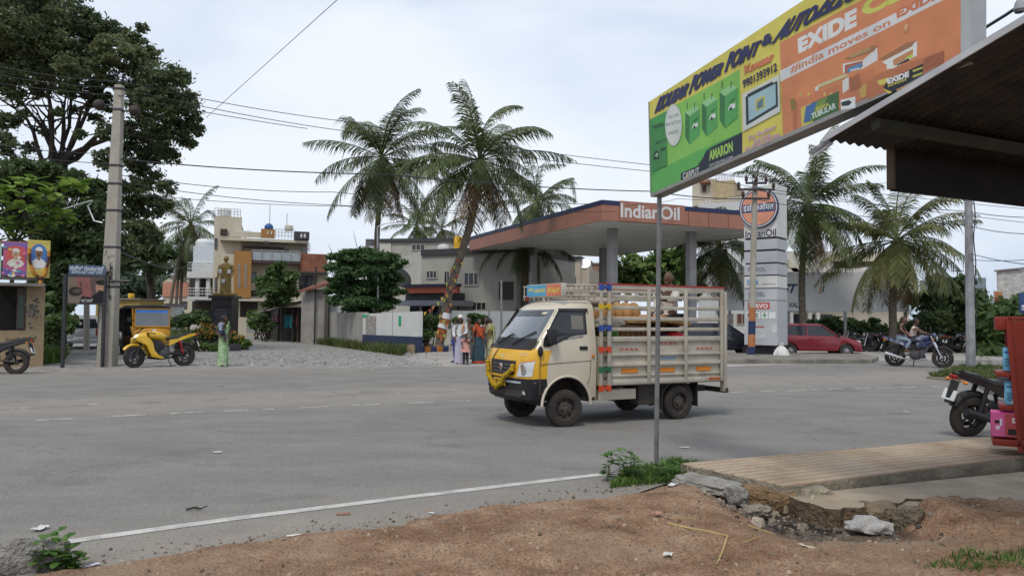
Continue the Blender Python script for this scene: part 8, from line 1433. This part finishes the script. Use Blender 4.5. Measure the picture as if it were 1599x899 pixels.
SK1 = mat('brown_skin', (.17, .085, .05), rough=.55, var=.08); SK2 = mat('dark_brown_skin', (.10, .05, .03), rough=.55, var=.08); HAIR = mat('black_hair', (.012, .011, .01), rough=.5, var=.2); WHH = mat('white_cap_cloth', (.6, .58, .54), rough=.9); EYE = mat('eye_dark', (.03, .025, .02), rough=.2)
STD = dict(pelvis=(0, 0, .53), belly=(0, 0, .62), chest=(0, 0, .735), neck=(0, 0, .835), skull=(.008, 0, .90), shL=(0, .105, .805), elL=(-.01, .14, .64), wrL=(.03, .14, .50), haL=(.045, .14, .455), shR=(0, -.105, .805), elR=(-.01, -.14, .64), wrR=(.03, -.14, .50), haR=(.045, -.14, .455), hiL=(0, .052, .50), knL=(.012, .055, .28), anL=(-.005, .055, .045), toL=(.09, .06, .02), hiR=(0, -.052, .50), knR=(.012, -.055, .28), anR=(-.005, -.055, .045), toR=(.09, -.06, .02))
RAD = dict(pelvis=.078, belly=.07, chest=.078, neck=.032, skull=.04, sh=.036, el=.025, wr=.019, ha=.02, hi=.052, kn=.035, an=.025, to=.02)
ED = [('pelvis', 'belly'), ('belly', 'chest'), ('chest', 'neck'), ('neck', 'skull')] + [(a + s, b + s) for s in 'LR' for a, b in (('sh', 'el'), ('el', 'wr'), ('wr', 'ha'), ('hi', 'kn'), ('kn', 'an'), ('an', 'to'))] + [('chest', 'shL'), ('chest', 'shR'), ('pelvis', 'hiL'), ('pelvis', 'hiR')]
def person(label, loc_, rz, H, pose=None, skin=SK1, hair=HAIR, shirt=None, sleeve='short', legs=None, skirt=None, drape=None, extra=None, hairstyle='short', build=1.0, group=None, head_turn=0.0, sari_blouse=None):
    e = emp('person', label, 'person', loc_, rz, group); J = {k: V(v) for k, v in STD.items()}
    for k, v in (pose or {}).items(): J[k] = V(v)
    rd = lambda k: RAD.get(k, RAD.get(k[:-1], .03)) * H * build; P_ = {k: v * H for k, v in J.items()}
    v, f = skinmesh({k: (P_[k], rd(k)) for k in P_}, ED, 'pelvis'); q = M(); q.add(v, f)
    hc = P_['skull'] + V((.006, 0, .028)) * H; rot = Matrix.Rotation(head_turn, 3, 'Z'); q.ell(hc, (.056 * H, .046 * H, .068 * H), 0, 16, 12, rot); hd = lambda x, y, z: hc + rot @ V((x, y, z)) * H
    q.ell(hd(.055, 0, -.008), (.013 * H, .010 * H, .018 * H), 0, 8, 6); q.ell(hd(.04, 0, -.05), (.022 * H, .026 * H, .018 * H), 0, 8, 6); q.ell(hd(.048, 0, -.032), (.012 * H, .02 * H, .006 * H), 0, 8, 5)
    for s in (-1, 1): q.ell(hd(-.004, s * .047, 0), (.012 * H, .006 * H, .018 * H), 0, 8, 6)
    for s in 'LR':     # palm, four fingers and a thumb
        ha = P_['ha' + s]; d = (ha - P_['wr' + s]).normalized(); sd = d.cross(V((0, 0, 1))) if abs(d.z) < .9 else V((1, 0, 0)); sd.normalize(); nn = sd.cross(d)
        for k in range(4): b0 = ha + sd * (.0085 * (k - 1.5)) * H + d * .008 * H; L_ = (.042, .048, .045, .036)[k] * H; q.tube([b0, b0 + d * L_ * .55 + nn * .004 * H, b0 + d * L_ * .95 - nn * .012 * H], [.0052 * H, .0048 * H, .0036 * H], 6)
        q.tube([ha - d * .01 * H + sd * .015 * H, ha + sd * .03 * H + d * .012 * H, ha + sd * .034 * H + d * .03 * H], [.006 * H, .0055 * H, .004 * H], 6)
    q.build('body', skin, e, smooth=60, fix=False)
    for s in (-1, 1): q = M(); q.ell(hd(.049, s * .019, .008), (.005 * H, .008 * H, .005 * H), 0, 6, 4); q.build('eye', EYE, e, fix=False)
    q = M()
    if hairstyle == 'cap': q.ell(hd(-.004, 0, .03), (.062 * H, .054 * H, .052 * H), 0, 16, 10, rot)
    elif hairstyle == 'bald': q.ell(hd(-.018, 0, .002), (.048 * H, .050 * H, .05 * H), 0, 16, 10, rot)
    else:
        q.ell(hd(-.012, 0, .016), (.058 * H, .053 * H, .062 * H), 0, 16, 12, rot)
        if hairstyle == 'bun': q.ell(hd(-.062, 0, -.02), (.03 * H, .032 * H, .034 * H), 0, 12, 8)
        if hairstyle == 'long': q.tube([hd(-.04, 0, 0), hd(-.06, 0, -.08), hd(-.055, 0, -.17), hd(-.05, 0, -.22)], [.04 * H, .038 * H, .024 * H, .008 * H], 10)
    q.build('hair' if hairstyle != 'cap' else 'cap', hair, e, fix=False)
    if shirt:
        n = {k: (P_[k], rd(k) + .012 * H) for k in ('pelvis', 'belly', 'chest', 'shL', 'shR')}; n['neck'] = (P_['chest'].lerp(P_['neck'], .75), rd('neck') + .014 * H); ed = [('pelvis', 'belly'), ('belly', 'chest'), ('chest', 'neck'), ('chest', 'shL'), ('chest', 'shR')]
        for s in 'LR':
            if sleeve != 'none':
                n['el' + s] = (P_['sh' + s].lerp(P_['el' + s], .62 if sleeve == 'short' else 1.0), (.04 if sleeve == 'short' else .034) * H * build); ed.append(('sh' + s, 'el' + s))
                if sleeve == 'long': n['wr' + s] = (P_['el' + s].lerp(P_['wr' + s], .92), .027 * H * build); ed.append(('el' + s, 'wr' + s))
        v, f = skinmesh(n, ed, 'belly'); q = M(); q.add(v, f); q.build('shirt', shirt, e, smooth=60, fix=False)
    if legs:
        n = {'pelvis': (P_['pelvis'], rd('pelvis') + .008 * H)}; ed = []
        for s in 'LR':
            n['hi' + s] = (P_['hi' + s], rd('hi' + s) + .010 * H); n['kn' + s] = (P_['kn' + s], rd('kn' + s) + .013 * H); n['an' + s] = (P_['kn' + s].lerp(P_['an' + s], .92), rd('an' + s) + .014 * H); ed += [('pelvis', 'hi' + s), ('hi' + s, 'kn' + s), ('kn' + s, 'an' + s)]
        v, f = skinmesh(n, ed, 'pelvis'); q = M(); q.add(v, f); q.build('trousers', legs[0], e, smooth=60, fix=False)
        for s in 'LR': q = M(); q.ell((P_['an' + s] + P_['to' + s]) / 2 - V((0, 0, .008 * H)), (.075 * H, .03 * H, .022 * H), 0, 12, 8); q.build('shoe', legs[1], e, fix=False)
    if skirt:   # wrapped skirt, dhoti or sari: (material, waist z, hem z, hem half width, folds, border material or None)
        m_, z0, z1, hwid, fold, bord = skirt; n = 44; rings = []; K = 12
        for k in range(K + 1):
            t_ = k / K; z = (z0 + (z1 - z0) * t_) * H; rx = (.078 + (hwid * .8 - .078) * t_ ** .8) * H * build; ry = (.092 + (hwid - .092) * t_ ** .7) * H * build
            rings.append([(rx * math.cos(2 * PI * j / n) * (1 + fold * t_ * math.sin(j * 2 * PI / n * 11)), ry * math.sin(2 * PI * j / n) * (1 + fold * t_ * math.sin(j * 2 * PI / n * 11 + .6)), z + .004 * H * t_ * math.sin(j)) for j in range(n)])
        q = M(); q.loft(rings, 0, False, True, lambda a, j: 1 if (bord and a >= K - 1) else 0); q.build('skirt', [m_, bord or m_], e, smooth=70)
    if drape:   # cloth band over a shoulder: (material, control points (x, y, z, half width))
        m_, ctl = drape; q = M(); rings = []; cp = [V(c[:3]) * H for c in ctl]; ww = [c[3] * H for c in ctl]
        for k in range(len(cp) - 1):
            for i in range(5 if k < len(cp) - 2 else 6):
                t_ = i / 5; p = cp[k].lerp(cp[k + 1], t_); w_ = ww[k] + (ww[k + 1] - ww[k]) * t_; d = (cp[k + 1] - cp[k]).normalized(); out = V((p.x, p.y, 0)); out = out.normalized() if out.length > .01 else V((0, 0, 1)); s_ = d.cross(out)
                s_ = s_.normalized() if s_.length > .05 else V((0, 1, 0)); th = .006 * H; rings.append([p + s_ * w_ * a + out * th * (1.5 * (1 - a * a) + b + .6 * math.sin(a * 7)) for b, rng in ((0, (-1, -.5, 0, .5, 1)), (1, (1, .5, 0, -.5, -1))) for a in rng])
        q.loft(rings); q.build('drape', m_, e, smooth=70)
    if extra: extra(e, P_, H)
    return e
GSR = mat('green_print_sari', (.22, .36, .17), rough=.85, var=.5, sc=9, stain=.85, stcol=(.47, .54, .38), detail=4); TEA = mat('teal_sari', (.022, .05, .065), rough=.7, var=.4, sc=8); ORB = mat('orange_sari_border', (.36, .055, .02), rough=.7, var=.25); WSH = mat('white_cotton', (.58, .59, .58), rough=.9, var=.08); LAV = mat('lavender_dhoti', (.40, .38, .48), rough=.9, var=.1)
# facing angle: 0 looks right (+x), -90 deg looks at the camera
DR = lambda s=1: [(.06, -s * .085, .55, .05), (.085, -s * .03, .66, .06), (.08, s * .03, .76, .055), (.05, s * .075, .84, .045), (-.04, s * .085, .84, .045), (-.085, s * .06, .72, .055), (-.10, s * .05, .5, .065)]
wl = G(348, 572)
child_hold = dict(elR=(-.03, -.14, .66), wrR=(.07, -.12, .60), haR=(.11, -.10, .60), elL=(-.01, .15, .65), wrL=(.09, .08, .56), haL=(.12, .04, .555))
person('woman in green printed sari holding a small child on her hip at the road edge', wl, R(-35), 1.60, child_hold, SK2, HAIR, mat('dark_green_blouse', (.06, .10, .04), rough=.8), 'short', None, (GSR, .60, .015, .105, .09, None), (GSR, DR(1)), hairstyle='bun', head_turn=R(25))
chp = dict(pelvis=(0, 0, .50), hiL=(.03, .06, .47), knL=(.10, .11, .36), anL=(.05, .13, .18), toL=(.10, .14, .14), hiR=(.03, -.06, .47), knR=(.10, -.11, .36), anR=(.05, -.13, .18), toR=(.10, -.14, .14), elL=(.05, .13, .66), wrL=(.13, .10, .66), haL=(.16, .09, .66), elR=(.05, -.13, .66), wrR=(.12, -.10, .62), haR=(.15, -.09, .62))
f_ = V((math.cos(R(-35)), math.sin(R(-35)), 0)); r_ = V((f_.y, -f_.x, 0))
person('small child in blue white shirt carried on the hip of the woman in green', wl + f_ * .12 + r_ * .17 + V((0, 0, .66)), R(60), .88, chp, SK2, HAIR, mat('blue_check_shirt', (.25, .29, .38), rough=.9, var=.5, sc=22), 'short', (mat('dark_shorts', (.03, .035, .06)), SK2), build=1.15)
B = lambda px_, py_: G(px_, py_)
fam = 'family waiting by the palm'
person('girl in red top and royal blue trousers behind the white turbaned man', B(712, 566), R(-150), 1.45, None, SK2, HAIR, mat('red_top', (.38, .02, .03), rough=.8), 'short', (mat('royal_blue_silk', (.02, .03, .22), rough=.5, var=.3, sc=20), BLK), (mat('royal_blue_silk', (.02, .03, .22)), .62, .35, .09, .03, None), hairstyle='long', group=fam)
def towel(e, P_, H):
    pass
person('old man in white cap, white shirt and lavender dhoti with orange towel on shoulder', B(718, 568), R(-80), 1.68, dict(elL=(.0, .13, .66), wrL=(.09, .06, .58), haL=(.12, .02, .575), elR=(-.01, -.135, .65), wrR=(.05, -.12, .53), haR=(.07, -.11, .49)), SK2, WHH, WSH, 'long', None, (LAV, .56, .015, .10, .035, None), (mat('peach_towel', (.5, .28, .18), rough=.95, var=.25), [(.085, .03, .66, .03), (.08, .055, .77, .032), (.03, .075, .845, .03), (-.05, .075, .83, .03), (-.085, .06, .70, .03)]), hairstyle='cap', build=1.12, group=fam)
person('little girl in peach frock and dark leggings in front of the old man', B(727, 569), R(-85), 1.06, dict(elL=(.05, .13, .68), wrL=(.12, .03, .74), haL=(.12, .01, .79), elR=(.02, -.14, .66), wrR=(.10, -.12, .62), haR=(.13, -.10, .63)), SK2, HAIR, mat('peach_frock', (.55, .27, .22), rough=.85, var=.2, sc=14), 'short', (mat('black_leggings', (.02, .02, .024)), BLK), (mat('peach_frock', (.55, .27, .22)), .66, .40, .15, .06, None), hairstyle='short', group=fam)
person('woman in orange blouse and dark teal sari with red border', B(747, 567.5), R(-60), 1.56, dict(elL=(0, .15, .66), wrL=(.10, .10, .60), haL=(.14, .08, .6)), SK2, HAIR, mat('orange_blouse', (.42, .07, .025), rough=.8), 'short', None, (TEA, .60, .015, .155, .06, ORB), (mat('orange_pallu', (.40, .07, .025), rough=.8, var=.3, sc=10), DR(-1)), hairstyle='bun', group=fam)
person('person in white shirt standing behind the woman in orange and teal', B(757, 563) + V((0, .5, 0)), R(-60), 1.62, None, SK2, HAIR, WSH, 'short', (mat('grey_trousers', (.1, .1, .11)), BLK), group=fam)
person('person in grey green shirt half hidden behind the old man in white', B(731, 562) + V((0, .5, 0)), R(-100), 1.60, None, SK2, HAIR, mat('grey_green_shirt', (.16, .18, .15), rough=.9), 'short', (mat('grey_trousers', (.1, .1, .11)), BLK), group=fam)
person('woman in olive blouse and cream green sari stretching her arm, beside the truck', B(765, 567), R(-160), 1.58, dict(elR=(.02, -.22, .76), wrR=(.06, -.30, .70), haR=(.08, -.33, .69), elL=(.04, .13, .66), wrL=(.14, .10, .66), haL=(.18, .09, .66)), SK2, HAIR, mat('olive_blouse', (.26, .22, .035), rough=.8), 'short', None, (mat('cream_green_sari', (.33, .32, .18), rough=.8, var=.5, sc=12, stain=.5, stcol=(.08, .14, .06)), .60, .015, .12, .05, None), (mat('cream_green_sari', (.33, .32, .18)), DR(1)), hairstyle='bun', group=fam, head_turn=R(150))
# man standing in the truck bed (he faces the cab and holds the rail)
person('balding man in white shirt standing in the truck bed holding the cargo rail', tkm @ V((-2.36, .2, .78)), TRZ + R(8), 1.62, dict(elL=(.10, .16, .69), wrL=(.24, .15, .70), haL=(.285, .15, .705), elR=(.04, -.16, .64), wrR=(.13, -.13, .56), haR=(.16, -.12, .54)), SK2, HAIR, mat('white_pink_shirt', (.5, .47, .43), rough=.9, var=.12), 'long', (mat('dark_trousers', (.04, .04, .045)), BLK), hairstyle='bald', build=1.1, head_turn=R(15))
# two riders
u_ = V((math.cos(RZ), math.sin(RZ), 0)); sit = lambda xh, zh: None
rid = dict(pelvis=(0, 0, .0), belly=(.015, 0, .10), chest=(.05, 0, .21), neck=(.075, 0, .305), skull=(.085, 0, .37), shL=(.055, .105, .275), shR=(.055, -.105, .275), elL=(.16, .14, .19), wrL=(.27, .15, .14), haL=(.315, .15, .135), elR=(.16, -.14, .19), wrR=(.27, -.15, .14), haR=(.315, -.15, .135), hiL=(.02, .06, -.01), knL=(.23, .09, -.04), anL=(.12, .09, -.25), toL=(.20, .095, -.275), hiR=(.02, -.06, -.01), knR=(.23, -.09, -.04), anR=(.12, -.09, -.25), toR=(.20, -.095, -.275))
pil = dict(rid); pil.update(elL=(.06, .15, .17), wrL=(.17, .12, .08), haL=(.21, .11, .06), elR=(.06, -.15, .17), wrR=(.17, -.12, .08), haR=(.21, -.11, .06), chest=(.03, 0, .21), neck=(.045, 0, .305), skull=(.06, 0, .37), shL=(.03, .105, .275), shR=(.03, -.105, .275))
DEN = mat('pale_denim', (.22, .27, .34), rough=.9, var=.2, sc=8)
person('rider in cream shirt steering the blue and white motorcycle', RB - u_ * .20 + V((0, 0, .96)), RZ, 1.6, rid, SK2, HAIR, mat('cream_shirt', (.52, .44, .38), rough=.9), 'short', (mat('navy_trousers', (.03, .035, .06)), mat('brown_sandal', (.1, .05, .03))))
person('pillion passenger in black shirt and pale jeans on the blue and white motorcycle', RB - u_ * .56 + V((0, .0, 1.0)), RZ, 1.6, pil, SK1, HAIR, mat('black_shirt', (.015, .016, .02), rough=.9), 'short', (DEN, mat('brown_sandal', (.1, .05, .03))), head_turn=R(-20))
# ================= small litter =================
def scrap(name, label, cat, p, d, m, seed, z=0.014):
    r_ = random.Random(seed); n = 5; v = []; f = []
    for j in range(n + 1):
        for i in range(n + 1): x, y = i / n - .5, j / n - .5; v.append((x * d[0] * (1 + .2 * r_.random()), y * d[1] * (1 + .2 * r_.random()), d[2] * (.5 + .5 * noise.noise(V((i * .8, j * .8, seed * 3.3))))))
    for j in range(n):
        for i in range(n): k = j * (n + 1) + i; f.append((k, k + 1, k + n + 2, k + n + 1))
    o = raw(name, v, f, m, smooth=False); o.location = (p.x, p.y, p.z if p.z else z); o.rotation_euler = (0, 0, r_.uniform(0, 3)); return tag(o, label, cat)
PAP = mat('white_paper', (.55, .55, .53), rough=.9, var=.15); GP = lambda x, y: (lambda g: V((g.x, g.y, max(vh(g.x, g.y), .008) + .004)))(G(x, y))
scrap('paper_scrap', 'white paper scrap on the asphalt in the middle of the road', 'litter', G(340, 708), (.09, .04, .02), PAP, 1); scrap('plastic_wrapper', 'white wrapper at the lower left end of the white road line', 'litter', G(62, 829), (.1, .07, .03), PAP, 2); scrap('plastic_wrapper', 'pale lilac scrap by the leafy weeds at lower left', 'litter', GP(141, 887), (.10, .04, .02), mat('lilac_plastic', (.45, .42, .5), rough=.5), 3)
scrap('paper_scrap', 'pale paper strip on the dirt edge below the white line', 'litter', GP(458, 846), (.09, .03, .01), PAP, 4); scrap('paper_scrap', 'tiny white paper bit left of the sign pole on the dirt', 'litter', GP(674, 803), (.05, .03, .01), PAP, 5); scrap('fruit_pulp', 'orange brown patch of rotten fruit beside the white road line', 'litter', G(536, 804), (.10, .06, .004), mat('orange_pulp', (.27, .14, .09), rough=.9, var=.5), 6)
scrap('plastic_wrapper', 'crumpled pink wrapper on the red dirt', 'litter', GP(1027, 822), (.07, .06, .05), mat('pink_foil', (.42, .2, .17), rough=.5, var=.4), 7); scrap('paper_scrap', 'white scrap below the crumpled pink wrapper', 'litter', GP(1043, 887), (.06, .05, .03), PAP, 8); scrap('cardboard_piece', 'flat pale cardboard piece below the drain water', 'litter', GP(1258, 863), (.12, .04, .015), mat('pale_card', (.42, .36, .28), rough=.9), 9)
scrap('plastic_wrapper', 'white plastic strip lying beside the broken concrete slab', 'litter', GP(1050, 765), (.12, .06, .03), PAP, 10); scrap('plastic_wrapper', 'blue white foil scrap at the left end of the drain water', 'litter', G(1212, 817, -.15), (.09, .06, .04), mat('blue_foil', (.35, .42, .47), rough=.4), 11); scrap('paper_scrap', 'white scrap on the road to the right of the pole', 'litter', G(1069, 700), (.1, .04, .01), PAP, 12); scrap('paper_scrap', 'white scrap on the road toward the black motorcycle', 'litter', G(1415, 644), (.1, .05, .01), PAP, 13)
q = M(); q.tube([(0, 0, 0), (.06, .02, .012), (.11, .015, .004), (.16, .05, .02)], [.008, .01, .007, .004], 6); q.tube([(.06, .02, .012), (.08, .06, .008)], [.006, .003], 5); o = q.build('twig', DBARK, None, fix=False); o.location = G(290, 795, .02); tag(o, 'dark bent twig on the road above the white line', 'twig')
# crumpled plastic bag in the drain
bm = bmesh.new(); bmesh.ops.create_icosphere(bm, subdivisions=4, radius=1)
for v in bm.verts: p = v.co.copy(); k = 1 + .4 * noise.noise(p * 1.6 + V((4, 0, 0))) + .07 * abs(noise.noise(p * 5)); v.co = V((p.x * .19 * k, p.y * .11 * k, max(p.z, -.3) * .07 * k))
me = bpy.data.meshes.new('plastic_bag'); bm.to_mesh(me); bm.free(); me.materials.append(mat('milky_bag', (.36, .345, .33), rough=.35, var=.25, sc=9, bump=.6)); me.polygons.foreach_set('use_smooth', [True] * len(me.polygons)); o = bpy.data.objects.new('plastic_bag', me); C.objects.link(o); g = G(1358, 826, -.08); o.location = (g.x, g.y, vh(g.x, g.y) + .05); o.rotation_euler = (R(8), R(6), R(8)); tag(o, 'crumpled milky plastic bag lying in the drain below the boulder', 'plastic bag')
STW = mat('dry_straw', (.40, .29, .12), rough=.9, var=.2)
def straw(label, pts, r=.007):
    q = M(); pp = [GP(*p) + V((0, 0, .01)) for p in pts]; q.tube([p - pp[0] for p in pp], [r] * (len(pp) - 1) + [r * .5], 6); o = q.build('straw_stalk', STW, None, fix=False); o.location = pp[0]; tag(o, label, 'straw')
straw('long dry straw stalk bent at a sharp angle on the dirt', [(1043, 832), (1075, 840), (1110, 847), (1136, 856), (1128, 878), (1120, 897)]); straw('short dry straw lying right of the bent stalk', [(1162, 862), (1188, 853)], .005); straw('thin straw above the bent stalk', [(1045, 824), (1092, 822)], .004); straw('dry straw near the drain water edge', [(1168, 829), (1205, 836), (1212, 842)], .004)
q = M(); p0, p1 = G(1256, 793, -.02), G(1271, 774, .06); q.tube([V((0, 0, 0)), p1 - p0], .012, 6); o = q.build('stick', mat('pale_stick', (.4, .33, .24)), None); o.location = p0; tag(o, 'pale broken stick leaning at the drain wall', 'stick')
